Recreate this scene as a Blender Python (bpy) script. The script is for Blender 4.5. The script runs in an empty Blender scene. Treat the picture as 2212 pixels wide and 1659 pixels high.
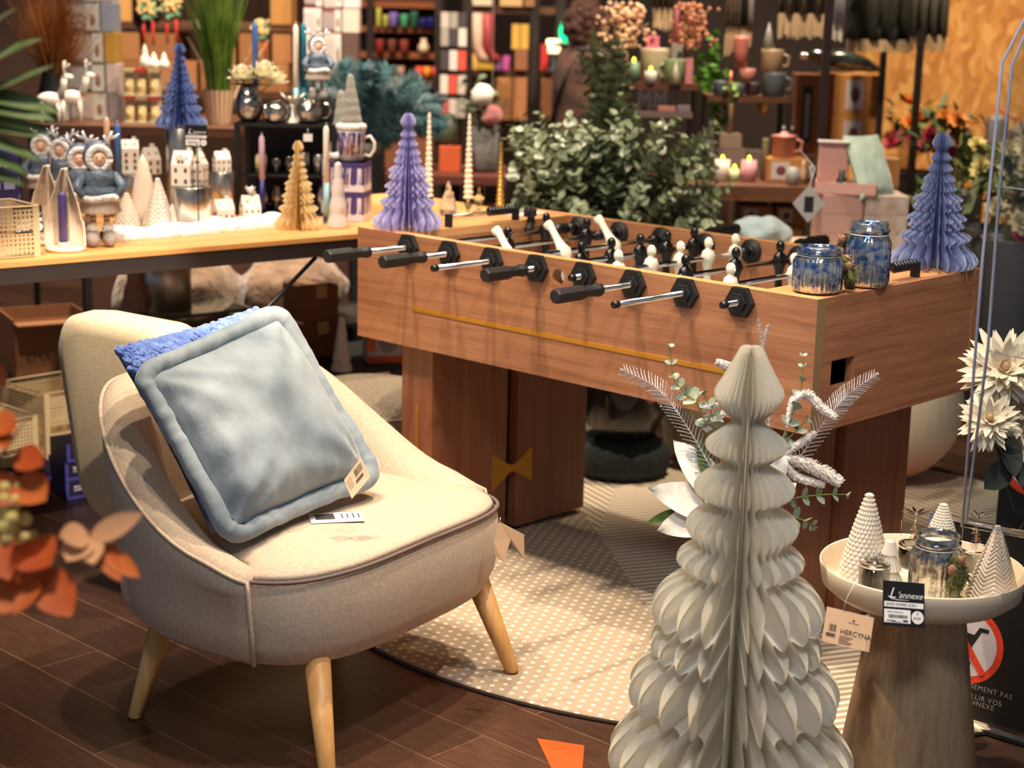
import bpy, math, random
from mathutils import Vector, Matrix, noise
PI = math.pi
R_ = math.radians
SC = bpy.context.scene
COL = SC.collection
rnd = random.Random(7)

# ---------------------------------------------------------------- camera
CAM = Vector((1.8922, -2.8775, 1.4155))
YAW, PITCH, ROLL, FPX = -0.7600, 0.2201, 0.0224, 3688.1
cF = Vector((math.sin(YAW)*math.cos(PITCH), math.cos(YAW)*math.cos(PITCH), -math.sin(PITCH)))
_r = Vector((math.cos(YAW), -math.sin(YAW), 0)); _u = _r.cross(cF)
cR = _r*math.cos(ROLL) + _u*math.sin(ROLL)
cU = -_r*math.sin(ROLL) + _u*math.cos(ROLL)
cd = bpy.data.cameras.new('camera'); co = bpy.data.objects.new('camera', cd); COL.objects.link(co)
cd.sensor_width = 36; cd.lens = 36*FPX/2212; cd.clip_start = .05; cd.clip_end = 60
co.matrix_world = Matrix.Translation(CAM) @ Matrix((cR, cU, -cF)).transposed().to_4x4()
cd.dof.use_dof = True; cd.dof.focus_distance = 3.35; cd.dof.aperture_fstop = 3.4
SC.camera = co
SC.view_settings.view_transform = 'Standard'; SC.view_settings.look = 'None'
SC.view_settings.gamma = 1; SC.view_settings.use_curve_mapping = False
SC.view_settings.exposure = .75
# ---------------------------------------------------------------- light
w = bpy.data.worlds.new('world'); SC.world = w; w.use_nodes = True
w.node_tree.nodes['Background'].inputs[0].default_value = (.72, .82, 1, 1)
w.node_tree.nodes['Background'].inputs[1].default_value = .17
def spot(n, loc, tgt, power, ang=70, rad=.04, col=(1, .84, .66), blend=.5):
    l = bpy.data.lights.new(n, 'SPOT'); l.energy = power; l.color = col; l.spot_size = R_(ang)
    l.spot_blend = blend; l.shadow_soft_size = rad
    o = bpy.data.objects.new(n, l); COL.objects.link(o); o.location = loc
    o.rotation_euler = (Vector(tgt)-Vector(loc)).to_track_quat('-Z', 'Y').to_euler()
CH = 3.2
spot('spot_or_fill', (-.30, -.02, 3.1), (-.55, -.55, .3), 150, 62, .025)
spot('spot_or_fill', (-.75, -.75, 3.1), (-.6, -.7, .3), 120, 50, .03)
spot('spot_or_fill', (-1.0, -1.1, 3.1), (-.9, .3, .7), 110, 70, .03)
spot('spot_or_fill', (.3, -.9, 3.1), (-.1, .3, .6), 75, 75, .03)
spot('spot_or_fill', (-1.5, -1.0, 3.1), (-2.0, -.3, .9), 118, 60, .05, (1, .84, .68))
spot('spot_or_fill', (-1.9, .6, 3.1), (-2.3, .3, .9), 150, 70, .05, (1, .84, .68))
spot('spot_or_fill', (-1.2, 1.4, 3.1), (-2.2, 1.9, 1.0), 190, 85, .05, (1, .82, .6))
spot('spot_or_fill', (-3.3, .7, 3.1), (-3.9, 1.2, 1.0), 280, 95, .06)
spot('spot_or_fill', (-4.3, 2.6, 3.1), (-5.0, 3.4, 1.0), 190, 105, .06)
spot('spot_or_fill', (-2.2, 2.7, 3.1), (-2.5, 3.2, 1.1), 180, 95, .06)
spot('spot_or_fill', (-1.1, 2.8, 3.1), (-1.5, 4.4, 1.3), 160, 90, .06, (1, .76, .46))
spot('spot_or_fill', (1.0, -.3, 3.1), (.6, -.1, .5), 75, 60, .04)
spot('spot_or_fill', (2.3, -1.5, 3.1), (-2.4, -.42, .10), 800, 9, .04, (1, .84, .66), .3)
spot('spot_or_fill', (1.2, -2.2, 2.9), (.4, -.5, .4), 85, 50, .3, (.84, .9, 1))  # added cool fill to brighten the ivory paper tree, no ceiling spot
spot('spot_or_fill', (.5, -2.3, 3.0), (.2, -1.85, .8), 85, 34, .1)  # added fill to brighten the near leaves at the left edge

# ---------------------------------------------------------------- projection helpers
def ray(x, y): return cF + cR*((x-1106)/FPX) - cU*((y-829.5)/FPX)
def at(x, y, z):
    d = ray(x, y); return CAM + d*((z-CAM.z)/d.z)
def atd(x, y, d): return CAM + ray(x, y)*d
def dep(p): return (Vector(p)-CAM).dot(cF)
def pm(p): return dep(p)/FPX          # metres per pixel
VIEW = math.atan2(-cF.y, -cF.x)          # heading of a thing that looks at the camera

# ---------------------------------------------------------------- materials
def lin(c): return tuple(((v/255)/12.92 if v/255 < .04045 else ((v/255+.055)/1.055)**2.4) for v in c)+(1,)
MATS = {}
def mat(name, c=(200, 200, 200), rough=.6, metal=0, bump=0, scale=80, var=0, vscale=6, sheen=0, emit=0, trans=0, spec=.5, stretch=(1, 1, 1), c2=None, sss=0, coat=0):
    if name in MATS: return MATS[name]
    m = bpy.data.materials.new(name); m.use_nodes = True; N = m.node_tree.nodes; L = m.node_tree.links
    b = N['Principled BSDF']; I = b.inputs
    I['Base Color'].default_value = lin(c); I['Roughness'].default_value = rough; I['Metallic'].default_value = metal
    I['Specular IOR Level'].default_value = spec
    if coat: I['Coat Weight'].default_value = coat; I['Coat Roughness'].default_value = .1
    if sheen: I['Sheen Weight'].default_value = sheen; I['Sheen Roughness'].default_value = .4
    if trans: I['Transmission Weight'].default_value = trans; I['IOR'].default_value = 1.45
    if emit: I['Emission Color'].default_value = lin(c); I['Emission Strength'].default_value = emit
    if sss: I['Subsurface Weight'].default_value = sss; I['Subsurface Radius'].default_value = (.02, .015, .01)
    if bump or var:
        tc = N.new('ShaderNodeTexCoord'); mp = N.new('ShaderNodeMapping'); mp.inputs['Scale'].default_value = stretch
        L.new(tc.outputs['Object'], mp.inputs[0])
    if bump:
        n = N.new('ShaderNodeTexNoise'); n.inputs['Scale'].default_value = scale; n.inputs['Detail'].default_value = 4
        L.new(mp.outputs[0], n.inputs[0]); bp = N.new('ShaderNodeBump'); bp.inputs['Strength'].default_value = bump
        bp.inputs['Distance'].default_value = .01
        L.new(n.outputs[0], bp.inputs['Height']); L.new(bp.outputs[0], I['Normal'])
    if var:
        n = N.new('ShaderNodeTexNoise'); n.inputs['Scale'].default_value = vscale; n.inputs['Detail'].default_value = 5
        L.new(mp.outputs[0], n.inputs[0]); r = N.new('ShaderNodeValToRGB')
        r.color_ramp.elements[0].position = .5-.25*var; r.color_ramp.elements[1].position = .5+.25*var
        r.color_ramp.elements[0].color = lin(c); r.color_ramp.elements[1].color = lin(c2 or tuple(v*.7 for v in c))
        L.new(n.outputs[0], r.inputs[0]); L.new(r.outputs[0], I['Base Color'])
    MATS[name] = m; return m
def col(*c, rough=.6, **k): return mat('paint_%d_%d_%d_%d' % (*c, int(rough*100)), c, rough, **k)

def wood(name, c1, c2, axis='X', rough=.4, sc=1.0, bump=.05):
    if name in MATS: return MATS[name]
    m = mat(name, c1, rough); N = m.node_tree.nodes; L = m.node_tree.links; b = N['Principled BSDF']
    tc = N.new('ShaderNodeTexCoord'); mp = N.new('ShaderNodeMapping')
    s = {'X': (1.2, 28, 28), 'Y': (28, 1.2, 28), 'Z': (28, 28, 1.2)}[axis]
    mp.inputs['Scale'].default_value = [v*sc for v in s]; L.new(tc.outputs['Object'], mp.inputs[0])
    n = N.new('ShaderNodeTexNoise'); n.inputs['Scale'].default_value = 1; n.inputs['Detail'].default_value = 6; n.inputs['Roughness'].default_value = .65; n.inputs['Distortion'].default_value = .3
    L.new(mp.outputs[0], n.inputs[0])
    n2 = N.new('ShaderNodeTexNoise'); n2.inputs['Scale'].default_value = 5; n2.inputs['Detail'].default_value = 3
    L.new(mp.outputs[0], n2.inputs[0])
    ad = N.new('ShaderNodeMath'); ad.operation = 'MULTIPLY_ADD'; ad.inputs[1].default_value = .35
    L.new(n2.outputs[0], ad.inputs[0]); L.new(n.outputs[0], ad.inputs[2])
    r = N.new('ShaderNodeValToRGB'); r.color_ramp.elements[0].position = .5; r.color_ramp.elements[1].position = .85
    r.color_ramp.elements[0].color = lin(c1); r.color_ramp.elements[1].color = lin(c2)
    L.new(ad.outputs[0], r.inputs[0]); L.new(r.outputs[0], b.inputs['Base Color'])
    bp = N.new('ShaderNodeBump'); bp.inputs['Strength'].default_value = bump; bp.inputs['Distance'].default_value = .01
    L.new(n2.outputs[0], bp.inputs['Height']); L.new(bp.outputs[0], b.inputs['Normal'])
    return m

def mnode(N, L, op, a, b=None, c=None):
    n = N.new('ShaderNodeMath'); n.operation = op
    for i, v in enumerate((a, b, c)):
        if v is None: continue
        if isinstance(v, (int, float)): n.inputs[i].default_value = v
        else: L.new(v, n.inputs[i])
    return n.outputs[0]

def perforated(name, c, pitch=.011, hole=.26):
    """sheet metal with a grid of punched square holes"""
    if name in MATS: return MATS[name]
    m = mat(name, c, .5); N = m.node_tree.nodes; L = m.node_tree.links
    tc = N.new('ShaderNodeTexCoord'); s = N.new('ShaderNodeSeparateXYZ'); L.new(tc.outputs['Object'], s.inputs[0])
    g = N.new('ShaderNodeNewGeometry'); vt = N.new('ShaderNodeVectorTransform'); vt.vector_type = 'NORMAL'; vt.convert_from = 'WORLD'; vt.convert_to = 'OBJECT'
    L.new(g.outputs['Normal'], vt.inputs[0]); sn = N.new('ShaderNodeSeparateXYZ'); L.new(vt.outputs[0], sn.inputs[0])
    c_ = []
    for k in range(3):
        v = mnode(N, L, 'PINGPONG', mnode(N, L, 'MULTIPLY', s.outputs[k], 1/pitch), .5)
        c_.append(mnode(N, L, 'LESS_THAN', v, hole))
    nx = mnode(N, L, 'GREATER_THAN', mnode(N, L, 'ABSOLUTE', sn.outputs[0]), .7)
    ny = mnode(N, L, 'GREATER_THAN', mnode(N, L, 'ABSOLUTE', sn.outputs[1]), .7)
    a = mnode(N, L, 'MULTIPLY', mnode(N, L, 'MULTIPLY', c_[1], c_[2]), nx)
    b = mnode(N, L, 'MULTIPLY', mnode(N, L, 'MULTIPLY', c_[0], c_[2]), ny)
    h = mnode(N, L, 'MAXIMUM', a, b)
    L.new(mnode(N, L, 'SUBTRACT', 1, h), N['Principled BSDF'].inputs['Alpha'])
    return m

def glass(name='clear_glass', c=(245, 250, 250), rough=.02, ior=1.45):
    if name in MATS: return MATS[name]
    m = mat(name, c, rough, trans=1); m.node_tree.nodes['Principled BSDF'].inputs['IOR'].default_value = ior
    return m

# ---------------------------------------------------------------- mesh builder
class MB:
    def __init__(s): s.V = []; s.F = []; s.S = []; s.MI = []; s.mi = 0; s.M = None; s.mats = []
    def add(s, vs, fs, sm=True):
        o = len(s.V)
        s.V += [tuple(s.M @ Vector(v)) if s.M else tuple(v) for v in vs]
        for f in fs: s.F.append([o+i for i in f]); s.S.append(sm); s.MI.append(s.mi)
        return s
    def box(s, cx, cy, cz, sx, sy, sz, rz=0):
        c, n = math.cos(rz), math.sin(rz); v = []
        for z in (-1, 1):
            for x, y in ((-1, -1), (1, -1), (1, 1), (-1, 1)):
                a, b = x*sx/2, y*sy/2; v.append((cx+a*c-b*n, cy+a*n+b*c, cz+z*sz/2))
        return s.add(v, [(3, 2, 1, 0), (4, 5, 6, 7), (0, 1, 5, 4), (1, 2, 6, 5), (2, 3, 7, 6), (3, 0, 4, 7)], False)
    def bx(s, x0, x1, y0, y1, z0, z1): return s.box((x0+x1)/2, (y0+y1)/2, (z0+z1)/2, abs(x1-x0), abs(y1-y0), abs(z1-z0))
    def loft(s, rings, closed=True, c0=True, c1=True, sm=True):
        n = len(rings[0]); v = [p for r in rings for p in r]; f = []
        for i in range(len(rings)-1):
            for j in range(n if closed else n-1):
                k = (j+1) % n; f.append((i*n+j, i*n+k, (i+1)*n+k, (i+1)*n+j))
        if c0: f.append(tuple(range(n-1, -1, -1)))
        if c1: f.append(tuple((len(rings)-1)*n+j for j in range(n)))
        return s.add(v, f, sm)
    def lathe(s, prof, n=24, c=(0, 0, 0), fn=None, c0=True, c1=True):
        rings = []
        for r, z in prof:
            rr = []
            for j in range(n):
                a = 2*PI*j/n; q = r*(fn(a, z) if fn else 1); rr.append((c[0]+q*math.cos(a), c[1]+q*math.sin(a), c[2]+z))
            rings.append(rr)
        return s.loft(rings, True, c0, c1)
    def tube(s, pts, r, n=8, caps=True, flat=1.0):
        P = [Vector(p) for p in pts]; rs = r if isinstance(r, (list, tuple)) else [r]*len(P); rings = []; up = None
        for i, p in enumerate(P):
            t = (P[min(i+1, len(P)-1)]-P[max(i-1, 0)])
            if t.length < 1e-9: t = Vector((0, 0, 1))
            t.normalize()
            if up is None: up = Vector((0, 0, 1)) if abs(t.z) < .9 else Vector((1, 0, 0))
            a = t.cross(up)
            if a.length < 1e-6: a = t.orthogonal()
            a.normalize(); b = a.cross(t).normalized(); up = b
            rings.append([tuple(p+(a*math.cos(2*PI*j/n)+b*math.sin(2*PI*j/n)*flat)*rs[i]) for j in range(n)])
        return s.loft(rings, True, caps, caps)
    def cyl(s, p0, p1, r0, r1=None, n=16):
        r1 = r0 if r1 is None else r1
        s.tube([p0, p1], [r0, r1], n); return s
    def ball(s, c, r, n=12, m=8, fn=None):
        r = r if isinstance(r, (list, tuple)) else (r, r, r); rings = []
        for i in range(1, m):
            ph = PI*i/m; rings.append([(c[0]+r[0]*math.sin(ph)*math.cos(2*PI*j/n), c[1]+r[1]*math.sin(ph)*math.sin(2*PI*j/n), c[2]-r[2]*math.cos(ph)) for j in range(n)])
        v = [p for q in rings for p in q]; b = len(v); v += [(c[0], c[1], c[2]-r[2]), (c[0], c[1], c[2]+r[2])]; f = []
        for i in range(m-2):
            for j in range(n): k = (j+1) % n; f.append((i*n+j, i*n+k, (i+1)*n+k, (i+1)*n+j))
        for j in range(n): k = (j+1) % n; f.append((b, k, j)); f.append((b+1, (m-2)*n+j, (m-2)*n+k))
        if fn: v = [fn(Vector(p)) for p in v]
        return s.add(v, f)
    def leaf(s, p, d, nrm, L, W, curl=.2, k=5, tip=1.0):
        """a leaf of length L, width W from p along d, curling along nrm"""
        p = Vector(p); d = Vector(d).normalized(); nrm = Vector(nrm); side = d.cross(nrm)
        if side.length < 1e-5: side = d.orthogonal()
        side.normalize(); nrm = side.cross(d).normalized(); v = []; f = []
        for i in range(k+1):
            t = i/k; ww = W/2*math.sin(PI*min(1, t**tip*.96+.04))**.75; c = p+d*(L*t)+nrm*(curl*L*t*t)
            v += [c-side*ww+nrm*ww*.25, c, c+side*ww+nrm*ww*.25]
        for i in range(k):
            a = i*3; f += [(a, a+1, a+4, a+3), (a+1, a+2, a+5, a+4)]
        return s.add([tuple(q) for q in v], f)
    def prism(s, poly, z0, z1, M=None):
        """polygon in XY extruded along Z"""
        n = len(poly); o = s.M
        if M is not None: s.M = (o @ M) if o else M
        s.add([(x, y, z0) for x, y in poly]+[(x, y, z1) for x, y in poly], [tuple(range(n-1, -1, -1)), tuple(range(n, 2*n))]+[(j, (j+1) % n, n+(j+1) % n, n+j) for j in range(n)], False)
        s.M = o; return s
    def mesh(s, name, mt):
        me = bpy.data.meshes.new(name); me.from_pydata(s.V, [], s.F)
        for x in (mt if isinstance(mt, (list, tuple)) else [mt]): me.materials.append(x)
        me.polygons.foreach_set('use_smooth', s.S); me.polygons.foreach_set('material_index', s.MI); me.update(); return me

def part(name, mb, mt, parent=None, bevel=0, label=None, seg=2, kind=None, solid=0, sub=0, autos=True):
    o = bpy.data.objects.new(name, mb.mesh(name, mt)); COL.objects.link(o)
    if parent: o.parent = parent
    if solid: md = o.modifiers.new('s', 'SOLIDIFY'); md.thickness = solid; md.offset = 0
    if bevel: md = o.modifiers.new('b', 'BEVEL'); md.width = bevel; md.segments = seg; md.limit_method = 'ANGLE'; md.angle_limit = R_(35)
    if sub: md = o.modifiers.new('u', 'SUBSURF'); md.levels = sub; md.render_levels = sub
    if label: o['label'] = label
    if kind: o['kind'] = kind
    return o
def tag(o, label, cat, group=None, kind=None):
    o['label'] = label; o['category'] = cat
    if group: o['group'] = group
    if kind: o['kind'] = kind
    return o
def thing(name, label, cat, loc=(0, 0, 0), rz=0, group=None, mtx=None):
    o = bpy.data.objects.new(name, None); COL.objects.link(o); o.empty_display_size = .05
    if mtx is not None: o.matrix_world = mtx
    else: o.location = loc; o.rotation_euler = (0, 0, rz)
    return tag(o, label, cat, group)
def solo(name, mb, mt, label, cat, loc=(0, 0, 0), rz=0, group=None, bevel=0, kind=None, solid=0, mtx=None):
    o = part(name, mb, mt, None, bevel, solid=solid)
    if mtx is not None: o.matrix_world = mtx
    else: o.location = loc; o.rotation_euler = (0, 0, rz)
    return tag(o, label, cat, group, kind)
def struct(name, mb, mt, bevel=0):
    o = part(name, mb, mt, None, bevel); o['kind'] = 'structure'; return o
def dup(root, loc, rz=None, label=None, scale=None, group=None):
    r = root.copy(); COL.objects.link(r); r.location = loc
    if rz is not None: r.rotation_euler = (0, 0, rz)
    if scale: r.scale = (scale, scale, scale) if isinstance(scale, (int, float)) else scale
    if label: r['label'] = label
    if group: r['group'] = group
    for ch in list(root.children):
        c = ch.copy(); COL.objects.link(c); c.parent = r
        for g in list(ch.children): d = g.copy(); COL.objects.link(d); d.parent = c
    return r
def text(s, size, mt, parent, M, shear=0, ext=.0004, align='LEFT', name='lettering', spacing=1.0):
    """lettering lying in the local XY plane of matrix M"""
    cu = bpy.data.curves.new(name, 'FONT'); cu.body = s; cu.size = size; cu.shear = shear; cu.extrude = ext; cu.align_x = align; cu.space_character = spacing
    cu.resolution_u = 3
    t = bpy.data.objects.new(name+'_curve', cu); COL.objects.link(t); bpy.context.view_layer.update()
    me = bpy.data.meshes.new_from_object(t.evaluated_get(bpy.context.evaluated_depsgraph_get())); me.materials.clear(); me.materials.append(mt)
    bpy.data.objects.remove(t); bpy.data.curves.remove(cu); me.transform(M)
    o = bpy.data.objects.new(name, me); COL.objects.link(o)
    if parent: o.parent = parent
    return o
def frame(o, x, y):
    """matrix with origin o, x axis x, y axis near y"""
    x = Vector(x).normalized(); z = x.cross(Vector(y)).normalized(); y = z.cross(x)
    return Matrix.Translation(Vector(o)) @ Matrix((x, y, z)).transposed().to_4x4()
UP = Matrix.Rotation(PI/2, 4, 'X')       # text standing upright, facing local -Y
# ================================================================ THE ROOM
def floor_mat():
    m = mat('floor_tiles', (70, 48, 36), .32); N = m.node_tree.nodes; L = m.node_tree.links; b = N['Principled BSDF']
    tc = N.new('ShaderNodeTexCoord'); mp = N.new('ShaderNodeMapping'); mp.inputs['Location'].default_value = (.3, .03, 0); L.new(tc.outputs['Object'], mp.inputs[0])
    br = N.new('ShaderNodeTexBrick'); br.inputs['Scale'].default_value = 1; br.inputs['Brick Width'].default_value = .9; br.inputs['Row Height'].default_value = .15
    br.inputs['Mortar Size'].default_value = .0016; br.inputs['Bias'].default_value = -.2
    br.inputs['Color1'].default_value = lin((66, 44, 34)); br.inputs['Color2'].default_value = lin((92, 62, 46)); br.inputs['Mortar'].default_value = lin((122, 92, 72))
    L.new(mp.outputs[0], br.inputs[0])
    n = N.new('ShaderNodeTexNoise'); mp2 = N.new('ShaderNodeMapping'); mp2.inputs['Scale'].default_value = (3, 22, 1); L.new(tc.outputs['Object'], mp2.inputs[0]); L.new(mp2.outputs[0], n.inputs[0]); n.inputs['Detail'].default_value = 6
    mx = N.new('ShaderNodeMix'); mx.data_type = 'RGBA'; mx.blend_type = 'MULTIPLY'; mx.inputs[0].default_value = .55
    r = N.new('ShaderNodeValToRGB'); r.color_ramp.elements[0].position = .3; r.color_ramp.elements[1].position = .7; r.color_ramp.elements[0].color = (.45, .42, .4, 1); r.color_ramp.elements[1].color = (1.25, 1.2, 1.15, 1)
    L.new(n.outputs[0], r.inputs[0]); L.new(br.outputs[0], mx.inputs[6]); L.new(r.outputs[0], mx.inputs[7]); L.new(mx.outputs[2], b.inputs['Base Color'])
    return m
FLOOR = floor_mat()
struct('floor', MB().bx(-6.6, 4.5, -4.2, 4.9, -.05, 0), FLOOR)
def osb():
    m = mat('particle_board', (190, 130, 66), .7); N = m.node_tree.nodes; L = m.node_tree.links; b = N['Principled BSDF']
    tc = N.new('ShaderNodeTexCoord'); w_ = N.new('ShaderNodeTexNoise'); w_.inputs['Scale'].default_value = 3; L.new(tc.outputs['Object'], w_.inputs[0])
    va = N.new('ShaderNodeVectorMath'); va.operation = 'MULTIPLY_ADD'; va.inputs[1].default_value = (.35, .35, .35); L.new(w_.outputs['Color'], va.inputs[0]); L.new(tc.outputs['Object'], va.inputs[2])
    v = N.new('ShaderNodeTexVoronoi'); v.inputs['Scale'].default_value = 30; mp = N.new('ShaderNodeMapping'); mp.inputs['Scale'].default_value = (1, 1, .5); mp.inputs['Rotation'].default_value = (0, .6, 0)
    L.new(va.outputs[0], mp.inputs[0]); L.new(mp.outputs[0], v.inputs[0])
    r = N.new('ShaderNodeValToRGB'); s = N.new('ShaderNodeSeparateColor'); L.new(v.outputs['Color'], s.inputs[0]); L.new(s.outputs[0], r.inputs[0])
    r.color_ramp.elements[0].color = lin((172, 112, 52)); r.color_ramp.elements[1].color = lin((216, 162, 92)); e = r.color_ramp.elements.new(.5); e.color = lin((196, 134, 66))
    L.new(r.outputs[0], b.inputs['Base Color']); return m
OSB = osb()
struct('wall_back', MB().bx(-6.6, -3.02, 4.8, 4.9, 0, 3.2), col(38, 26, 20))
struct('wall_right', MB().bx(-3.02, 4.5, 4.8, 4.9, 0, 3.2), OSB)
struct('wall_left', MB().bx(-6.7, -6.6, -4.2, 4.9, 0, 3.2), col(66, 42, 30))
struct('ceiling', MB().bx(-6.7, 4.5, -4.2, 4.9, 3.2, 3.25), col(40, 36, 34))

# ================================================================ FOOSBALL TABLE
TW, TZ = .6645, .845
WX = wood('walnut_x', (146, 94, 64), (182, 126, 88), 'X', .45, 1.7); WY = wood('walnut_y', (146, 94, 66), (180, 124, 88), 'Y', .45, 1.9); WZ = wood('walnut_z', (122, 72, 48), (152, 96, 66), 'Z', .45, 1.3)
EDGE = col(150, 120, 84, rough=.5); LEDGE = mat('ledge_wood', (214, 158, 104), .45, var=1, vscale=4, stretch=(30, 2, 2), c2=(196, 138, 86))
BRASS = mat('brass', (206, 148, 48), .38, .55); BLK = col(16, 16, 18, rough=.35); BLKM = col(24, 24, 25, rough=.6); CHROME = mat('chrome', (225, 225, 228), .12, 1)
STEEL = mat('brushed_steel', (200, 196, 188), .28, 1)
T = thing('foosball_table', 'long walnut foosball table with steel rods and black handles', 'foosball table')
# front panel with a real round ball hole
def front_panel():
    b = MB(); x0, x1, z0, z1 = -1.4, 0, .5623, TZ; hx, hz, hr = -.704, .803, .0185; n = 32
    for y, flip in ((0, 1), (.03, 0)):
        ring = [(hx+hr*math.cos(2*PI*j/n), y, hz+hr*math.sin(2*PI*j/n)) for j in range(n)]
        sq = []
        h = .03
        for j in range(n):
            a = 2*PI*j/n; c, s = math.cos(a), math.sin(a); k = h/max(abs(c), abs(s)); sq.append((hx+k*c, y, hz+k*s))
        v = ring+sq; f = [(j, (j+1) % n, n+(j+1) % n, n+j) for j in range(n)]
        if not flip: f = [q[::-1] for q in f]
        b.add(v, f, False)
        q = [(x0, y, z0), (hx-h, y, z0), (hx+h, y, z0), (x1, y, z0), (x0, y, z1), (hx-h, y, z1), (hx+h, y, z1), (x1, y, z1), (hx-h, y, hz-h), (hx+h, y, hz-h), (hx-h, y, hz+h), (hx+h, y, hz+h)]
        fs = [(0, 1, 8, 10, 5, 4), (2, 3, 7, 6, 11, 9), (1, 2, 9, 8), (10, 11, 6, 5)]
        if not flip: fs = [q_[::-1] for q_ in fs]
        b.add(q, fs, False)
    n_ = [(hx+hr*math.cos(2*PI*j/n), hz+hr*math.sin(2*PI*j/n)) for j in range(n)]
    b.add([(x, 0, z) for x, z in n_]+[(x, .03, z) for x, z in n_], [(j, n+j, n+(j+1) % n, (j+1) % n) for j in range(n)])
    b.mi = 1
    for (a, c) in (((x0, z1), (x1, z1)), ((x1, z0), (x1, z1)), ((x0, z0), (x0, z1)), ((x0, z0), (x1, z0))):
        b.add([(a[0], 0, a[1]), (c[0], 0, c[1]), (c[0], .03, c[1]), (a[0], .03, a[1])], [(0, 1, 2, 3)], False)
        b.mi = 2 if b.mi == 1 else b.mi
    return b
part('front_panel', front_panel(), [WX, LEDGE, EDGE], T)
b = MB().bx(-1.4, 0, TW-.03, TW, .5623, TZ-.0005); b.bx(-1.4, 0, TW-.03, TW, TZ-.0005, TZ); b.MI = [0]*6+[1]*6; part('back_panel', b, [WX, LEDGE], T)
# right end with a coin-return slot cut through
def end_panel(x0, x1, slot):
    b = MB(); y0, y1, z0, z1 = .03, TW-.03, .5623, TZ-.001
    if not slot: return b.bx(x0, x1, y0, y1, z0, z1)
    a0, a1, c0, c1 = .067, .153, .6505, .709
    b.bx(x0, x1, y0, a0, z0, z1); b.bx(x0, x1, a1, y1, z0, z1); b.bx(x0, x1, a0, a1, z0, c0); b.bx(x0, x1, a0, a1, c1, z1); return b
part('right_end_panel', end_panel(-.022, -.0015, True), WY, T); part('left_end_panel', end_panel(-1.3985, -1.378, False), WY, T)
part('ball_return_box', MB().bx(-.14, -.025, .055, .2, .64, .645).bx(-.14, -.135, .055, .2, .645, .72), col(52, 44, 52), T)
for n_, a, c in (('left_ledge', -1.3775, -1.245), ('right_ledge', -.15, -.0225)):
    part(n_, MB().bx(a, c, .0305, TW-.0305, TZ-.022, TZ-.0015), LEDGE, T)
    part(n_.replace('ledge', 'goal_wall'), MB().bx(*((c-.016, c) if c < -1 else (a, a+.016)), .031, TW-.031, .64, TZ-.0225), WY, T)
part('playfield', MB().bx(-1.24, -.16, .031, TW-.031, .70, .71), col(150, 152, 150, rough=.3), T)
part('cabinet_floor', MB().bx(-1.377, -.023, .031, TW-.031, .566, .576), col(60, 42, 30), T)
part('brass_trim', MB().bx(-1.19, -.2205, -.002, .0005, .656, .666), BRASS, T)
def leg(x0, x1, side):
    z0, z1 = .026, .562; b = MB(); b.bx(x0, x1, .034, .3097, z0, z1); b.bx(x0, x1, .3518, .6305, z0, z1)
    g = part('leg', b, WZ, T, .001)
    part('spacer', MB().bx(x0+.03, x1-.03, .3098, .3517, z0+.02, z1), col(34, 20, 14), g)
    part('foot_pad', MB().bx(x0+.015, x1-.03, .05, .29, 0.0115, z0).bx(x0+.015, x1-.03, .38, .60, .0115, z0), BLKM, g)
    xf = x1 if side < 0 else x0; s = 1 if side < 0 else -1
    m = MB(); m.M = Matrix(((0, 0, s, xf), (1, 0, 0, 0), (0, 1, 0, 0), (0, 0, 0, 1)))
    m.prism([(.256, .143), (.325, .184), (.343, .184), (.41, .145), (.41, .244), (.343, .205), (.325, .205), (.256, .243)], -.0005, .0015)
    part('bow_tie_inlay', m, BRASS, g)
    part('brass_inlay', MB().bx((x0+x1)/2-.0025, (x0+x1)/2+.0025, .0325, .0345, .12, .405), BRASS, g)
leg(-1.2656, -1.1524, -1); leg(-.2476, -.1344, 1)
# rods
def man_mb(tilt):
    b = MB(); b.M = Matrix.Rotation(tilt, 4, 'Y')
    k = 9
    def ring(z, rx, ry, cx=0): return [(cx+rx*math.cos(2*PI*j/12), ry*math.sin(2*PI*j/12), z) for j in range(12)]
    b.loft([ring(-.088, .013, .009, .004), ring(-.078, .014, .011, .003), ring(-.066, .009, .010), ring(-.04, .008, .011), ring(-.02, .011, .014), ring(-.008, .015, .017), ring(.006, .016, .019), ring(.016, .012, .018), ring(.0215, .007, .009), ring(.025, .006, .0065)])
    b.ball((0, 0, .036), (.0115, .0105, .0145), 12, 9); b.ball((.010, 0, .034), (.004, .003, .003), 6, 5)
    b.tube([(0, -.015, 0), (0, .015, 0)], .0125, 14)
    return b
HX0, HS, RZ = -1.2042, .1453, .8154
rods = [(-.27, -.134, 'b', [.50], 0), (-.224, -.086, 'b', [.20, .50], 0), (-.19, None, 'w', [.065, .25, .44], 2.45), (-.177, -.043, 'b', [.15, .26, .37, .475, .585], .0),
        (-.042, None, 'w', [.115, .235, .345, .455, .565], 0), (-.261, -.112, 'b', [.18, .37, .55], 0), (-.233, None, 'w', [.155, .40], 0), (-.059, None, 'w', [.33], 0)]
BMAN = col(18, 16, 18, rough=.25); WMAN = col(236, 228, 206, rough=.45)
hexmat = mat('black_plastic', (20, 20, 21), .5, bump=.2, scale=300); HND = mat('rubber_grip', (30, 29, 29), .55)
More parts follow.
